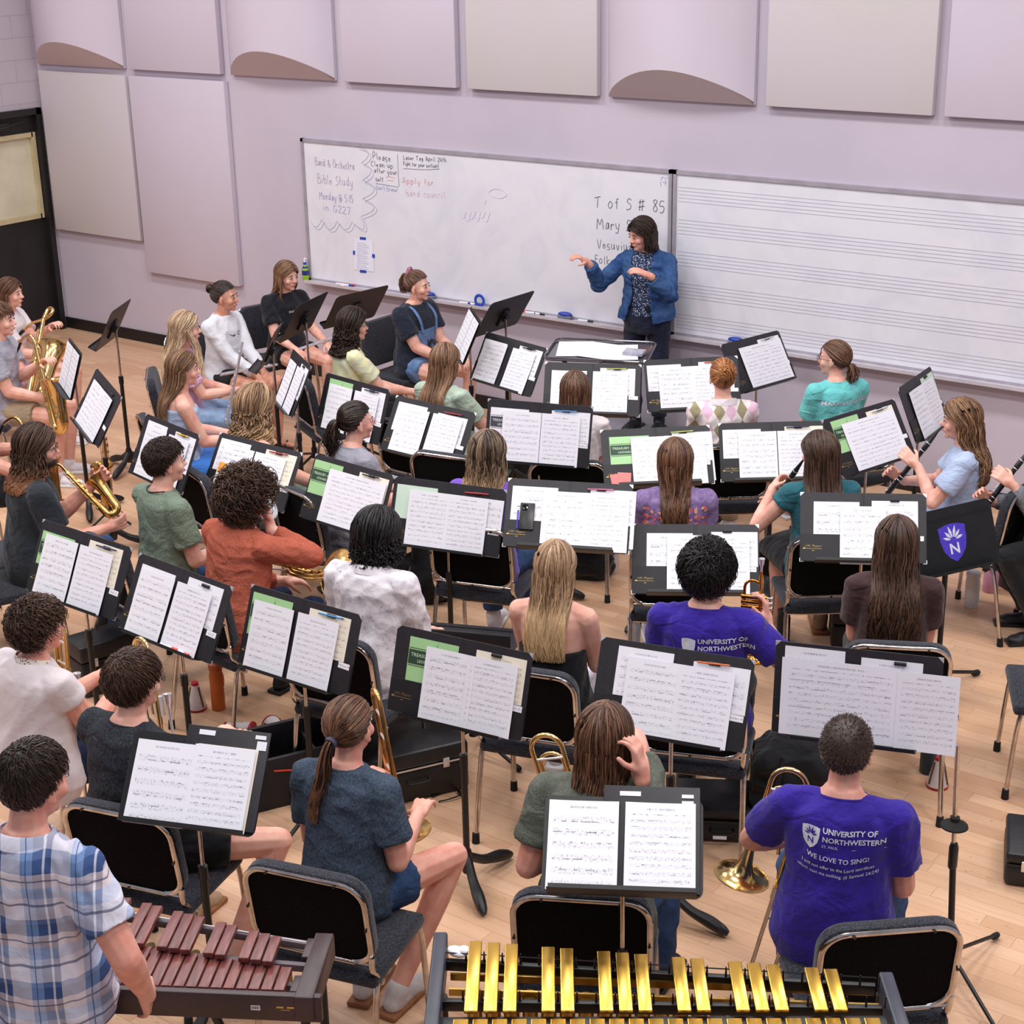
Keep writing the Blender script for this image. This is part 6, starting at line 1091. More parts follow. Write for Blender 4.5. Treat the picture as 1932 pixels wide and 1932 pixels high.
P = add('yell', 'person in a pale yellow tie-dye t-shirt with dark curly hair and glasses', (662, 582), 62, fem=1, lean=4, skin='fair', hair=H_long(.32, 520, .010, 16, azmin=70, vol=.022, gather=-.14, curl=.010), hm=DK, shirt=TIED, pants=BLKT, shoes=BSH, shoe_t='dark', glasses=GLB, LH=(.05, .34, .70), RH=(.20, .40, .70), hy=-12)
P = add('curly', 'person in a grey-green skirt with curly blonde hair, seen from behind', (478, 731), 70, fem=1, lean=6, skin='fair', hair=H_long(.35, 760, .012, 12, azmin=62, vol=.034, gather=-.30, curl=.016), hm=DBL, shirt=GRNT, sleeve='strap', pants=GRNS, leg='skirt', shoes=BSH, shoe_t='dark', LH=(-.02, .40, .66), RH=(.26, .42, .66), shirt_kw={'hi': .38}, neckline=None, knees=(.10, .22))
P = add('tank', 'person in a white tank top and bright blue skirt with long brown hair in profile', (340, 662), 58, fem=1, lean=5, skin='fair', hair=H_long(.50, 600, .004, 8, azmin=80, vol=.010, gather=-.05), hm=LBR, shirt=PALEB, sleeve='strap', pants=BLUS, leg='skirt', shoes=WSH, LH=(-.02, .36, .70), RH=(.10, .36, .70), shirt_kw={'hi': .38}, neckline=None, hy=-10, chairoff=-.03)
P = add('bpink', 'person in a pink t-shirt with long pale blonde hair holding a flute upright', (345, 588), 46, fem=1, lean=5, skin='fair', hair=H_long(.50, 600, .010, 9, azmin=66, vol=.014, gather=-.10, front=85), hm=BLN, shirt=PINK, pants=BLJ, shoes=WSH, LH=(.02, .36, .72), RH=(.12, .38, .74), rc=.9, lc=.9, fine=1, chairoff=-.03)
flute(LP(P, .16, .46, 1.10), LP(P, .20, .30, .52), 'silver flute held upright by the pale blonde person')
P = add('white', 'person in a white sweatshirt with a dark bun, looking right', (420, 530), 8, fem=1, lean=4, skin='olive', hair=H_bun((0, -.92, .30), .032, 460, 90, .004), hm=DK, shirt=WSW, sleeve='long', pants=BLKT, leg='short_shorts', shoes=BSH, shoe_t='sandal', LH=(-.02, .36, .62), RH=(.08, .36, .62), fine=1, hy=14, bulk=1.05, ch=True, knees=(.10, .13), shirt_kw={'name': 'sweatshirt'})
lm_ = MB(); lm_.add([(x, y, 0) for x, y in [(-.035, .0), (-.02, -.014), (.035, .018), (-.015, -.004), (-.025, .004)]], [(0, 1, 2, 3, 4)]); sx_ = [(v[0]+.045-.0, v[1]+.90, 0) for v in lm_.v]; on_back(P, [(sx_, lm_.f)], NVP, 'chest_logo', True)
ri = MB().tube([(.018*cos(a), .014*sin(a), 0) for a in np.linspace(0, 2*pi, 13)[:-1]], .0022, 4, closed=True, flat=.3); on_back(P, [([(v[0]-.035, v[1]+.905, 0) for v in ri.v], ri.f)], NVP, 'crest_logo', True)
flute(LP(P, -.12, .42, .66), LP(P, .42, .30, .70), 'silver flute on the lap of the white sweatshirt person')
P = add('btee', 'person in a black t-shirt with light brown hair, flute across the lap', (540, 492), 345, fem=1, lean=3, skin='fair', hair=H_long(.40, 540, .004, 8, azmin=70, vol=.008, gather=-.05), hm=LBR, shirt=BTEE, pants=BLKT, leg='short_shorts', shoes=BSH, shoe_t='sandal', LH=(-.16, .34, .66), RH=(.14, .34, .66), fine=1, hy=12, hp=6, knees=(.12, .14))
flute(LP(P, -.42, .40, .72), LP(P, .16, .36, .64), 'silver flute across the lap of the black t-shirt person')
vs, fs = text_mesh('BAND', .026); on_back(P, [([(-x, y+.90, 0) for x, y, z in vs], [f[::-1] for f in fs])], WPR, 'chest_print', True)
P = add('overalls', 'person in denim overalls over a navy t-shirt with a burgundy scrunchie', (785, 510), 0, fem=1, lean=2, skin='fair', hair=H_tail((0, -.80, .60), .16, 460, 70, .008, .006, None, .03), hm=MBR, shirt=NAVY, pants=OVER, leg='short_shorts', shoes=WSH, LH=(-.10, .34, .66), RH=(.08, .34, .66), fine=1, bulk=1.26, hy=14, knees=(.14, .16))
bib = MB(); me_b = []
for z in np.linspace(-.05, .30, 9):
    ry = np.interp(z, [q[0] for q in TS], [q[2] for q in TS])*(.5+.5*P.bulk)*.96; rx = np.interp(z, [q[0] for q in TS], [q[1] for q in TS])*P.bx; me_b.append([P.tp((rx+.022)*sin(a), (ry+.022)*cos(a), z) for a in np.linspace(-.85, .85, 13)]+[P.tp((rx+.012)*sin(a), (ry+.012)*cos(a), z) for a in np.linspace(.85, -.85, 13)])
bib.loft(me_b); bo_ = bib.build('bib', OVER, P.t, smooth=60); stp = MB()
for s in (-1, 1): stp.tube(bez([P.tp(s*.085, .150, .29), P.tp(s*.100, .125, .40), P.tp(s*.095, .04, .475), P.tp(s*.085, -.05, .46), P.tp(s*.06, -.14, .32), P.tp(s*.04, -.15, .10)], 20), .015, 8, flat=.35)
stp.build('strap', OVER, bo_, smooth=60)
P_sc = MB().tube([P.hh(.0+.028*cos(a), -.075+.01*sin(a), .085+.050*sin(a)) for a in np.linspace(0, 2*pi, 25)[:-1]], [.016+.004*(i % 2) for i in range(24)], 8, closed=True); P_sc.build('scrunchie', mat('burgundy_scrunchie', (112, 32, 58), .8, fn=mottled((120, 34, 62), (170, 120, 140), 60)), P.t, smooth=60)
# saxophones at far left
P = add('bari', 'person in a white blouse with brown hair playing the big baritone saxophone at far left', (14, 524), 30, fem=1, lean=4, skin='fair', hair=H_long(.40, 500, .006, 9, azmin=72, vol=.010), hm=MBR, shirt=WTEE, pants=PINK, leg='short_shorts', shoes=WSH, LH=(.06, .36, .92), RH=(.10, .38, .70), lc=.9, rc=.9, hy=-6, fine=1, bulk=1.1, kf=(.46, .46))
a_ = LPX(P, (80, 615), .36); b_ = LPX(P, (46, 800), .46); sax(a_, a_-b_, LP(P, .6, .8, .1)-LP(P, 0, 0, 0), 'large baritone saxophone with coiled neck, furthest back at left', 1.34, neck='coil', sd=2)
P = add('tenor', 'person in a grey t-shirt cut by the left edge playing tenor saxophone', (-6, 570), 34, fem=0, lean=4, skin='fair', hair=H_short(.05, 1000, .2), hm=MBR, shirt=GRYT, pants=KHK, leg='shorts', shoes=WSH, LH=(.08, .34, .90), RH=(.14, .36, .66), lc=.9, rc=.9, hy=-4, fine=1, kf=(.46, .46), knees=(.14, .18))
sax(LP(P, .12, .34, 1.04), LP(P, -.22, -.2, 1)-LP(P, 0, 0, 0), LP(P, .6, .8, .1)-LP(P, 0, 0, 0), 'tenor saxophone held by the grey t-shirt person at left edge', 1.08, sd=4)
P = add('bkt', 'person in a black shirt cut off by the left edge, bare knees in view', (-62, 690), 46, fem=0, lean=4, skin='pink', hair=H_short(.05, 600, .2), hm=DK, shirt=BTEE, pants=BLKT, leg='shorts', shoes=BSH, shoe_t='dark', LH=(.10, .34, .82), RH=(.16, .38, .62), lc=.9, rc=.9, fine=1, kf=(.46, .46), knees=(.14, .18))
sax(LP(P, .16, .36, .96), LP(P, -.25, -.2, 1)-LP(P, 0, 0, 0), LP(P, .6, .8, .1)-LP(P, 0, 0, 0), 'saxophone of the black t-shirt person behind the bearded player', .95, sd=6, m=BRASS2)
# conductor
P = add('cond', 'conductor standing in a denim jacket and navy trousers with a dark bob, hands raised', (1207, 409), 282, fem=1, stand=True, sc=1.0, lean=4, skin='pink', top=1.80, z0=.166, hair=H_long(.245, 480, .003, 8, azmin=70, vol=.014, gather=-.08, tuck=.0), hm=DK, shirt=DOTS, sleeve='none', shirt_kw={'lo': .02, 'hem': 0}, pants=NVP, shoes=BSH, shoe_t='dark', RH=(.36, .26, 1.30), LH=(-.13, .30, 1.25), rdir=(.5, .5, .5), ldir=(.75, .3, .35), rc=.7, lc=.45, ln=(0, -.3, -1), rn=(.2, .0, -1), fine=1, bulk=1.1, hy=-38, hp=12, neckline=None, rp=(.3, -.3, -1), lp=(-.5, -.1, -1))
jk = MB(); 
for z in (-.03,): pass
jr = []
for z in np.linspace(-.02, .475, 14):
    rx = np.interp(z, [q[0] for q in TS], [q[1] for q in TS])*P.bx; ry = np.interp(z, [q[0] for q in TS], [q[2] for q in TS])*(.5+.5*P.bulk)*.96; yo = np.interp(z, [q[0] for q in TS], [q[3] for q in TS]); op = np.interp(z, [-.02, .2, .42, .475], [.62, .42, .50, .9]); k = .032+.02*max(0, (.25-z)/.27)
    jr.append([P.tp((rx+k)*sin(a), yo+(ry+k)*cos(a), z) for a in np.linspace(op, 2*pi-op*.8, 30)]+[P.tp((rx+k-.012)*sin(a), yo+(ry+k-.012)*cos(a), z) for a in np.linspace(2*pi-op*.8, op, 30)])
jk.loft(jr)
for s in (-1, 1):
    S, E, Wr, hd = P.arms[s]; jk.cap(P.tp(s*.055, -.012, .455), S, .050, .066).cap(S, E, .066, .056); Z = E.lerp(Wr, .86); jk.cap(E, E.lerp(Wr, .3), .060, .056).tube([E.lerp(Wr, .2), Z, Z+(Wr-E)*.05], [.058, .050, .052], 16)
me_ = remesh(jk, .0075, 2, wrinkle(.008, 9)); me_.materials.append(JACKET); jo = mkobj('denim_jacket', me_, P.t)
cl = MB(); r1 = [P.tp(.078*cos(a)*1.05, -.015+.070*sin(a)*1.1, .488) for a in np.linspace(-.9, pi+.9, 20)]; r2 = [P.tp(.078*cos(a)*1.75, -.015+.070*sin(a)*1.55, .450) for a in np.linspace(-.9, pi+.9, 20)]
cl.loft([[P.tp((.075+.0)*cos(a), -.02-.072*sin(a), .500), P.tp(.082*cos(a), -.02-.080*sin(a), .502), P.tp(.125*cos(a), -.02-.112*sin(a), .458), P.tp(.118*cos(a), -.02-.106*sin(a), .452)] for a in np.linspace(-.55, pi+.55, 20)]); cl.build('collar', JACKET, jo, smooth=40)
S, E, Wr, hd = P.arms[-1]; d = (Wr-E).normalized(); MB().tube([Wr-d*.02+frame_from(d)[0]*.031*cos(a)+frame_from(d)[1]*.031*sin(a) for a in np.linspace(0, 2*pi, 17)[:-1]], .009, 6, closed=True, flat=.5).build('wristwatch', BLKP, P.t, smooth=60)
# ---------------------------------------------------------------- mallet instruments
def vib():
    e = Vector((cos(rad(35)), sin(rad(35)), 0)); f = Vector((e.y, -e.x, 0)); O = Vector((-2.553, 3.069, .88)); M = Matrix(((e.x, f.x, 0, O.x), (e.y, f.y, 0, O.y), (0, 0, 1, 0), (0, 0, 0, 1)))
    t = thing('vibraphone', 'gold-barred vibraphone at the bottom centre edge', 'vibraphone', M); Z = .88; pw = .0568; m = mat('gold_anodised_bar', (250, 200, 92), .27, 1., fn=mottled((250, 202, 96), (244, 194, 84), 2)); bw = .0455
    # local: x along keyboard, y toward the camera
    for i in range(22):
        L = .335-.165*i/21; x = (i+.5)*pw+.02; MB().box((x, .03+L/2, Z), (bw/2, L/2, .006), bev=.003).build('natural_bar', m, t)
    acc = [i for i in range(22) if (i % 7) in (0, 1, 2, 4, 5)][:-0 or None]
    for i in [k for k in range(21) if (k % 7) in (0, 1, 2, 4, 5)]:
        L = .345-.165*i/21; x = (i+1)*pw+.02; MB().box((x, .012-L/2, Z+.014), (.041/2, L/2, .006), bev=.003).build('accidental_bar', m, t)
    W_ = 22*pw+.04
    for x, l0, l1, z in ((-.035, -.385, .42, .0), (W_+.03, -.17, .26, .0)): MB().box((x, (l0+l1)/2, Z-.03), (.022, (l1-l0)/2, .05), bev=.008).build('end_plate', mat('dark_grey_frame', (58, 60, 72), .4, fn=mottled((62, 64, 76), (52, 54, 66), 8)), t)
    r = MB()
    def ln(a, b, h=.018, w=.010, z=Z-.035): 
        a = Vector((*a, z)); b = Vector((*b, z)); d = (b-a); c = (a+b)/2; ang = math.atan2(d.y, d.x); r.box(c, (d.length/2, w, h), Matrix.Rotation(ang, 3, 'Z'), .003)
    ln((-.03, -.29), (W_, -.155)); ln((-.03, -.09), (W_, -.05)); ln((-.03, .10), (W_, .07)); ln((-.03, .31), (W_, .17)); ln((-.03, .02), (W_, .02), .010, .020, Z-.02)
    r.build('rails', BLKM, t); pm = MB()
    for i in range(23):
        x = i*pw+.02
        for y in (-.285+.14*i/22, -.088+.04*i/22): pm.cyl((x+pw*.5, y, Z-.02), (x+pw*.5, y, Z+.018), .004, .002, 8)
        for y in (.098-.03*i/22, .305-.14*i/22): pm.cyl((x, y, Z-.02), (x, y, Z+.012), .004, .002, 8)
    pm.tube([(-.02, -.286, Z+.010), (W_, -.150, Z+.010)], .0022, 5); pm.build('cord_posts', BLKP, t); 
    rs = mat('gold_resonator', (172, 138, 70), .3, .9, fn=mottled((184, 150, 80), (150, 118, 56), 8)); k_ = 0
    for i in [k for k in range(21)]:
        x = (i+1)*pw+.02; y = -.175+.085*i/21; q = MB(); H = .36-.22*i/21; q.lathe([(.024, 0), (.024, -H)], (x, y, Z-.055), (0, 0, 1), 16); q.lathe([(.0235, .001), (.020, .0012)], (x, y, Z-.055), (0, 0, 1), 16, cap=False)
        q.build('resonator_tube', rs, t, smooth=60)
    for i in range(22):
        x = (i+.5)*pw+.02; y = .19-.085*i/21; q = MB(); H = .36-.22*i/21; q.lathe([(.024, 0), (.024, -H)], (x, y, Z-.055), (0, 0, 1), 16); q.build('resonator_tube', rs, t, smooth=60)
    rb = MB(); rb.box((W_/2, -.205, Z-.05), (W_/2, .004, .012), Matrix.Rotation(.065, 3, 'Z')).box((W_/2, -.13, Z-.05), (W_/2, .004, .012), Matrix.Rotation(.065, 3, 'Z')); rb.build('resonator_rail', rs, t)
    lg = []
    for x in (-.02, W_+.02):
        for y in (-.15, .22): MB().cyl((x, y, .06), (x, y, Z-.05), .018).build('leg', BLKM, t); MB().cyl((x-.012, y, .03), (x+.012, y, .03), .03).build('caster', RUB, t)
    MB().cyl((-.02, -.15, .30), (-.02, .22, .30), .014).cyl((W_+.02, -.15, .30), (W_+.02, .22, .30), .014).cyl((-.02, .03, .30), (W_+.02, .03, .30), .014).build('cross_brace', BLKM, t)
    tag(MB().ell((0, 0, 0), (.035, .022, .014)).ell((.02, .01, .008), (.02, .018, .012)).build('crumpled_tissue', BLANK, None, Matrix.Translation(M @ Vector((.02, -.30, Z+.003)))), 'crumpled white tissue on the left end of the vibraphone frame', 'tissue')
vib()
def xyl():
    a = 31; e = Vector((cos(rad(a)), sin(rad(a)), 0)); f = Vector((e.y, -e.x, 0)); O = Vector((-2.90, 2.915, 0)); M = Matrix(((e.x, f.x, 0, O.x), (e.y, f.y, 0, O.y), (0, 0, 1, 0), (0, 0, 0, 1)))
    t = thing('xylophone', 'red-brown wooden xylophone beside the plaid shirt person', 'xylophone', M); Z = .885; pw = .0385
    def wood(n):
        o = n.co(); g = n.noise(n.scale(o, (30, 3, 10)), 3, 4); r = n.m('FRACT', n.m('MULTIPLY', n.m('FLOOR', n.m('DIVIDE', n.xyz(o)[0], pw)), .37)); c = n.mix(n.step(g, .3, .7), sr((92, 40, 36)), sr((124, 62, 56))); n.base(n.mix(n.m('MULTIPLY', n.m('ABSOLUTE', r), .35), c, sr((96, 64, 68))))
    m = mat('rosewood_bar', (110, 52, 46), .35, fn=wood, spec=.5); N = 26; X0 = -.115
    names = 'CBAGFED'
    for i in range(N):
        L = .115+.0065*i; x = X0-(i+.5)*pw; MB().box((x, -.035-L/2+.02, Z), (.0163, L/2, .009), bev=.002).build('natural_bar', m, t)
    for i in range(N-1):
        n_ = names[i % 7]
        if n_ in 'CF': continue
        L = .125+.0068*i; x = X0-(i+1)*pw; y0 = -.035-.115-.0065*i*.93+.02; MB().box((x, y0-.004-L/2+.02, Z+.024), (.0163, L/2, .009), bev=.002).build('accidental_bar', m, t)
    fm = mat('dark_plum_frame', (58, 38, 42), .4, fn=mottled((62, 40, 44), (46, 30, 34), 5)); W_ = N*pw+.12
    k = MB(); k.box((-W_/2-.03, .004, Z-.035), (W_/2+.03, .012, .045), bev=.003); k.build('front_rail', fm, t)
    k = MB(); k.box((-.05, -.14, Z-.03), (.030, .165, .045), bev=.006).box((-.083, -.225, Z+.0), (.016, .05, .014), bev=.004).box((-.083, -.05, Z-.01), (.018, .04, .02), bev=.004); k.build('end_block', fm, t)
    k = MB()
    for y0, y1, z in ((-.075, -.10, Z-.025), (-.155, -.23, Z-.01), (-.255, -.45, Z-.005)): 
        p0 = Vector((-.07, y0, z)); p1 = Vector((-W_, y1, z)); d = p1-p0; k.box((p0+p1)/2, (d.length/2, .010, .012), Matrix.Rotation(math.atan2(-d.y, -d.x), 3, 'Z'), .002)
    k.build('bar_rail', mat('plum_grey_rail', (88, 76, 84), .5, fn=mottled((92, 80, 88), (78, 66, 74), 9)), t)
    k = MB()
    for i in range(0, N-1):
        x = X0-(i+1)*pw; k.cyl((x, -.20-.0072*i, Z-.16), (x, -.20-.0072*i, Z-.045), .016, seg=12)
    k.build('resonators', mat('pale_gold_resonator', (176, 158, 106), .35, .8, fn=mottled((184, 166, 112), (160, 142, 92), 8)), t)
    k = MB().tube([(-.08, -.26, Z+.005), (-W_, -.44, Z+.03)], .002, 5).build('cord', WHT, t)
    st = MB().box((-.20, .0165, Z-.035), (.014, .0006, .008)).build('barcode_label', BLANK, t); q = MB()
    for j in range(8): q.box((-.211+.003*j, .0175, Z-.034), (.0008, .0003, .005))
    q.build('barcode', INK, st, smooth=0)
    q = MB(); q.box((-.125, .0165, Z-.030), (.011, .0005, .0028)).box((-.093, .0165, Z-.030), (.011, .0005, .0028)).box((-.109, .0165, Z-.039), (.014, .0005, .0010)); q.build('nameplate', GOLD, t, smooth=0)
    for x, y in ((-.06, -.02), (-.06, -.26), (-W_+.05, -.02), (-W_+.05, -.34)):
        MB().cyl((x, y, .05), (x, y, Z-.07), .015).build('leg', BLKM, t); MB().cyl((x-.012, y, .03), (x+.012, y, .03), .028).build('caster', RUB, t)
    MB().cyl((-.06, -.02, .45), (-.06, -.26, .45), .014).cyl((-.06, -.14, .45), (-.50, -.05, .12), .012).cyl((-.35, -.03, Z-.08), (-.12, -.03, .12), .014).build('cross_brace', BLKM, t)
xyl()
# ---------------------------------------------------------------- microphone stand holding the spread (right front)
def tripod(px, label):
    b = at_z(px, 0); t = thing('tripod_stand', label, 'stand', Matrix.Translation((b.x, b.y, 0))); R = MB(); top = Vector((-.05, .03, 1.0))
    MB().cyl((0, 0, .14), top*.55, .0125).build('lower_tube', BLKM, t); MB().cyl(top*.52, top, .009).build('upper_rod', CHR, t); MB().lathe([(.020, 0), (.034, .02), (.036, .06), (.022, .11), (.016, .12)], (0, 0, .10)).build('hub', BLKP, t); MB().lathe([(.014, -.05), (.018, -.04), (.018, .04), (.013, .06)], top*.54).build('clutch', BLKP, t)
    MB().lathe([(.006, .03), (.018, .028), (.018, .012), (.030, .006), (.050, -.006), (.052, -.012), (.020, -.006)], top*.68, (0, 0, 1), 20).build('cup', RUB, t)
    for k in range(3):
        a = rad(-38+120*k); c, s = cos(a), sin(a); l = MB().cyl((.02*c, .02*s, .13), (.36*c, .36*s, .025), .008).build('leg', BLKM, t); MB().cap((.35*c, .35*s, .024), (.38*c, .38*s, .018), .013).build('foot_cap', RUB, l)
tripod((1788, 1852), 'tall black tripod stand with a rubber cup at lower right')
# ---------------------------------------------------------------- floor clutter
def bottle(px, h, r, m, label, capm=BLKP, name='water_bottle', neck=.55, extra=None):
    b = at_z(px, 0); t = thing(name, label, 'bottle', Matrix.Translation((b.x, b.y, 0))); MB().lathe([(r*.94, 0), (r, .006), (r, h*.74), (r*.92, h*.80), (r*neck, h*.86)], seg=24).build('bottle_body', m, t); MB().lathe([(r*neck*1.12, 0), (r*neck*1.12, h*.12), (r*neck*.9, h*.14)], (0, 0, h*.86), seg=20).build('cap', capm, t)
    if extra: extra(t, h, r)
    return t
def P_(n, c, r=.45, me=0.): return mat(n, c, r, me, fn=mottled(c, tuple(int(v*.88) for v in c), 10))
bottle((413, 1337), .27, .036, P_('orange_enamel', (206, 104, 36)), 'orange water bottle on the floor at left', P_('orange_cap', (190, 92, 34)), neck=.9, extra=lambda t, h, r: MB().tube(bez([(r, 0, h*.9), (r+.02, 0, h*.75), (r+.015, 0, h*.55), (r, 0, h*.7)], 12), .003, 5).build('strap', P_('orange_strap', (200, 84, 30)), t))
bottle((862, 1476), .25, .037, P_('black_enamel', (22, 22, 26), .3), 'black water bottle on the floor right of the instrument case', BLKP)
bottle((1832, 1143), .22, .042, WHT, 'white tumbler on the floor at right beneath the shield stand', WHT, 'tumbler', .9); bottle((1868, 1115), .18, .046, P_('pink_plastic', (224, 160, 196), .3), 'pink tumbler beside the white one at right', P_('pink_lid', (214, 140, 184)), 'tumbler', .9)
bottle((1477, 1208), .19, .038, P_('matt_black', (26, 26, 28), .5), 'black tumbler with a straw under the teal top person chair', BLKP, 'tumbler', .9, lambda t, h, r: MB().cyl((0, 0, h), (.004, 0, h+.06), .004).build('straw', BLKP, t))
bottle((1750, 1456), .18, .040, P_('dark_teal_enamel', (34, 52, 62), .4), 'dark teal tumbler beside the white mute at right', SILV, 'tumbler', .95)
bottle((1196, 1222), .20, .036, P_('clear_blue_plastic', (190, 204, 224), .15), 'clear bottle with a blue-grey lid on the floor at centre', P_('blue_grey_lid', (136, 158, 196)), neck=.95, extra=lambda t, h, r: MB().tube(bez([(-.02, 0, h), (-.01, 0, h+.04), (.02, 0, h+.02)], 8), .006, 6).build('spout', P_('pale_spout', (190, 200, 216)), t))
bottle((1236, 1190), .13, .040, P_('grey_translucent', (176, 172, 172), .2), 'short grey translucent cup behind the clear bottle', SILV, 'cup', .98); bottle((1157, 1080), .16, .036, P_('pale_rose_cup', (224, 206, 208), .4), 'pale rose cup on the floor beside the black bag at centre', WHT, 'cup', .95); bottle((884, 905), .17, .036, P_('mid_grey_mug', (120, 120, 128), .3), 'grey mug under the folders at mid left', SILV, 'cup', .95)
bottle((1708, 1935), .21, .032, mat('clear_bottle_plastic', (214, 220, 236), .08, trans=.75, fn=mottled((214, 220, 236), (200, 208, 228), 10)), 'clear plastic water bottle at the lower right beside the chair', WHT, neck=.4)
def mute(px, label, tilt=0, rz=0, h=.155):
    b = at_z(px, 0); t = thing('cone_mute', label, 'mute', Matrix.Translation((b.x, b.y, .052 if tilt else 0)) @ Matrix.Rotation(rad(rz), 4, 'Z') @ Matrix.Rotation(rad(tilt), 4, 'Y')); MB().lathe([(.050, .012), (.020, h-.012)], seg=24).build('cone', mat('cream_fibre_cone', (220, 210, 210), .7, fn=mottled((224, 214, 214), (206, 196, 198), 20)), t); MB().lathe([(.051, 0), (.053, .012)], seg=24).lathe([(.021, h-.014), (.018, h)], seg=20).build('red_band', P_('red_rim', (172, 30, 44)), t)
    q = MB()
    for k in range(3): a = rad(120*k); q.box((.036*cos(a), .036*sin(a), h*.5), (.004, .004, h*.36), Matrix.Rotation(a, 3, 'Z') @ Matrix.Rotation(rad(-13), 3, 'Y'))
    q.build('cork_strip', P_('dark_cork', (104, 80, 60), .9), t); return t
mute((372, 1337), 'red and cream cone mute standing left of the orange bottle'); mute((1768, 1483), 'red and cream cone mute standing at right near the teal tumbler'); mute((512, 1384), 'red and cream cone mute lying on its side beside the open case', 84, -20); mute((478, 1398), 'second cone mute lying half behind the lower left stand', 84, 200)
def case(px, dims, face, label, m=BLKC, latches=2, lying=True, z=0, name='instrument_case', bev=.02, silver=False):
    b = at_z(px, 0) if len(px) == 2 else Vector(px); w, d, h = dims; t = thing(name, label, 'case', Matrix.Translation((b.x, b.y, z)) @ Matrix.Rotation(rad(face), 4, 'Z')); MB().box((0, 0, h*.33), (w/2, d/2, h*.32), bev=bev).build('case_base', m, t); MB().box((0, 0, h*.83), (w/2, d/2, h*.16), bev=bev*.8).build('case_lid', m, t)
    s = MB(); s.box((0, -d/2-.001, h*.66), (w/2-.01, .002, .004)); s.build('seam_trim', SILV if silver else BLKP, t)
    for k in range(latches): x = (k-(latches-1)/2)*w*.55; l = MB().box((x, -d/2-.005, h*.66), (.016, .004, .024), bev=.003).build('latch', SILV, t)
    MB().tube(bez([(-.05, -d/2, h*.45), (-.045, -d/2-.03, h*.42), (.045, -d/2-.03, h*.42), (.05, -d/2, h*.45)], 10), .006, 6).build('handle', BLKP, t); return t
case((-3.09, 5.72, 0), (.42, .30, .17), 30, 'black moulded case with rounded corners on the floor behind the front centre stand', latches=0, bev=.035); c_ = at_z((1357, 1575), 0)
MB_ = MB().box((0, 0, 0), (.03, .001, .008)); tag(MB_.build('case_tag', BLANK, None, Matrix.Translation((-3.00, 5.545, .06)) @ Matrix.Rotation(rad(30), 4, 'Z')), 'small white tag on the end of the moulded case', 'tag')
case((765, 1478), (.52, .36, .26), 60, 'black instrument case with silver latches right of the ponytail trombonist', latches=2, silver=True); case((200, 1290), (.34, .22, .30), 75, 'tall black case on the floor above the charcoal t-shirt person'); case((1592, 1205), (.30, .16, .22), 118, 'small black case beneath the chair of the teal top person'); case((1922, 1105), (.24, .16, .26), 60, 'black case with silver corners standing at the right edge', silver=True); case((372, 966), (.30, .11, .08), 2, 'slim black case lying on the floor right of the sage t-shirt person', bev=.03, latches=1); case((20, 1110), (.4, .3, .25), 60, 'black case at the left edge beneath the chairs'); case((1975, 1640), (.36, .35, .16), 20, 'dark case corner cut by the right edge')
ob = at_z((575, 1475), 0); t = thing('open_case', 'open black gig case on the floor left of the ponytail trombonist', 'case', Matrix.Translation((ob.x, ob.y, 0)) @ Matrix.Rotation(rad(62), 4, 'Z'))
q = MB(); 
for c, h in (((0, 0, .01), (.30, .17, .01)), ((-.295, 0, .13), (.012, .17, .13)), ((.295, 0, .13), (.012, .17, .13)), ((0, -.165, .13), (.30, .012, .13)), ((0, .165, .13), (.30, .012, .13)), ((.05, 0, .10), (.008, .16, .09))): q.box(c, h, bev=.006)
q.build('case_shell', BLKF, t); MB().tube(bez([(-.2, -.18, .2), (0, -.185, .17), (.2, -.18, .2)], 10), .004, 5).build('red_zip', RED, t)
ph = at_z((812, 1490), 0); tag(MB().box((0, 0, 0), (.038, .072, .004), bev=.003).build('phone', BLKP, None, Matrix.Translation((ph.x, ph.y, .006)) @ Matrix.Rotation(rad(75), 4, 'Z')), 'black phone lying on the floor beside the latched case', 'phone')
sg = at_z((862, 1495), 0); q = MB(); 
for s in (-1, 1): q.ell((s*.03, 0, .012), (.026, .008, .012)).tube(bez([(s*.055, 0, .016), (s*.05, .07, .012), (s*.03, .12, .006)], 8), .0035, 5)
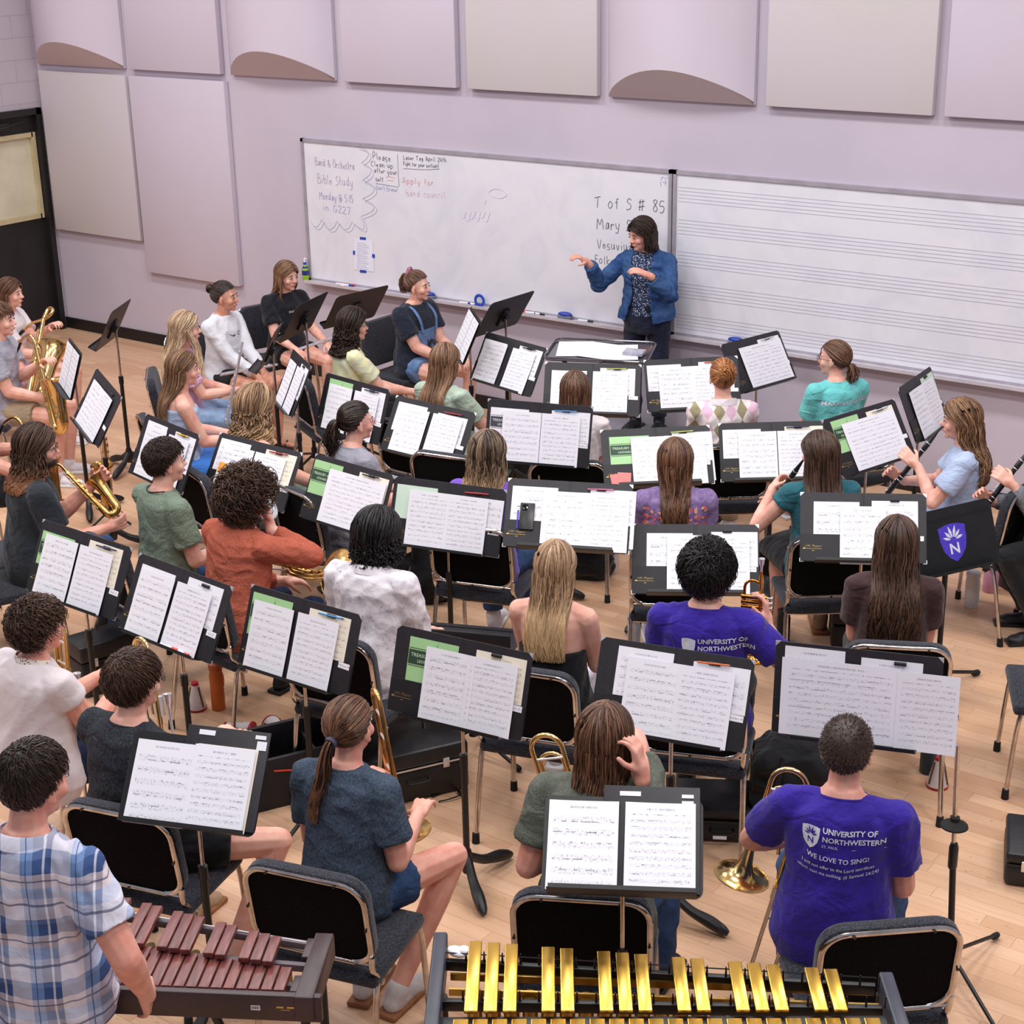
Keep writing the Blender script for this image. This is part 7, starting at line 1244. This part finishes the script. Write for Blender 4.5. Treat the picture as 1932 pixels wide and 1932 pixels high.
q.cyl((-.01, 0, .016), (.01, 0, .016), .003); tag(q.build('folded_sunglasses', BLKP, None, Matrix.Translation((sg.x, sg.y, 0)) @ Matrix.Rotation(rad(160), 4, 'Z'), 60), 'black sunglasses on the floor below the black bottle', 'glasses')
def bag(px, dims, face, label, seed, m=C('black_bag_nylon', (18, 18, 22))):
    b = at_z(px, 0); w, d, h = dims; q = MB(); q.box((0, 0, h*.45), (w/2, d/2, h*.44), bev=.06).ell((0, 0, h*.8), (w*.4, d*.4, h*.22)); me = remesh(q, .012, 4, wrinkle(.022, seed)); me.materials.append(m); t = thing('backpack', label, 'bag', Matrix.Translation((b.x, b.y, 0)) @ Matrix.Rotation(rad(face), 4, 'Z')); mkobj('bag_body', me, t); MB().tube(bez([(-.08, -d/2, h*.9), (-.10, -d/2-.05, h*.6), (-.08, -d/2, h*.15)], 12), .012, 6, flat=.4).tube(bez([(-.04, 0, h), (0, -.02, h+.06), (.04, 0, h)], 8), .008, 6).build('strap', BLKP, t); return t
bag((1500, 1560), (.40, .30, .48), 30, 'black backpack on the floor left of the buzz-cut trombonist', 1); bag((1108, 1088), (.30, .2, .24), 20, 'small black bag on the floor above the blonde hair', 2); bag((800, 1130), (.34, .25, .30), 40, 'black backpack behind the palm-print shirt person', 3)
sx = at_z((212, 985), 0); sax(Vector((sx.x, sx.y, .66)), (0, .0, 1), (.6, -.75, 0), 'alto saxophone standing upright on a floor peg left of the sage t-shirt person', .90, sd=9, m=BRASS2)
q = MB(); 
for k in range(3): a = rad(20+120*k); q.cap((0, 0, .10), (.15*cos(a), .15*sin(a), .014), .008)
q.cyl((0, 0, .1), (0, 0, .14), .014).tube([(-.04, -.03, .17), (0, 0, .13), (.07, .0, .13)], .008, 6); tag(q.build('instrument_peg_stand', BLKM, None, Matrix.Translation((sx.x+.02, sx.y-.03, 0))), 'small black peg stand under the upright alto saxophone', 'stand')
# extra chairs
chair(-2.02, 6.98, 205, 'empty black padded chair cut by the right edge'); chair(-5.85, 7.42, 100, 'empty black padded chair behind the purple-topped highlighted head folders'); chair(-7.6, 5.2, 80, 'empty black padded chair at left behind the cases')
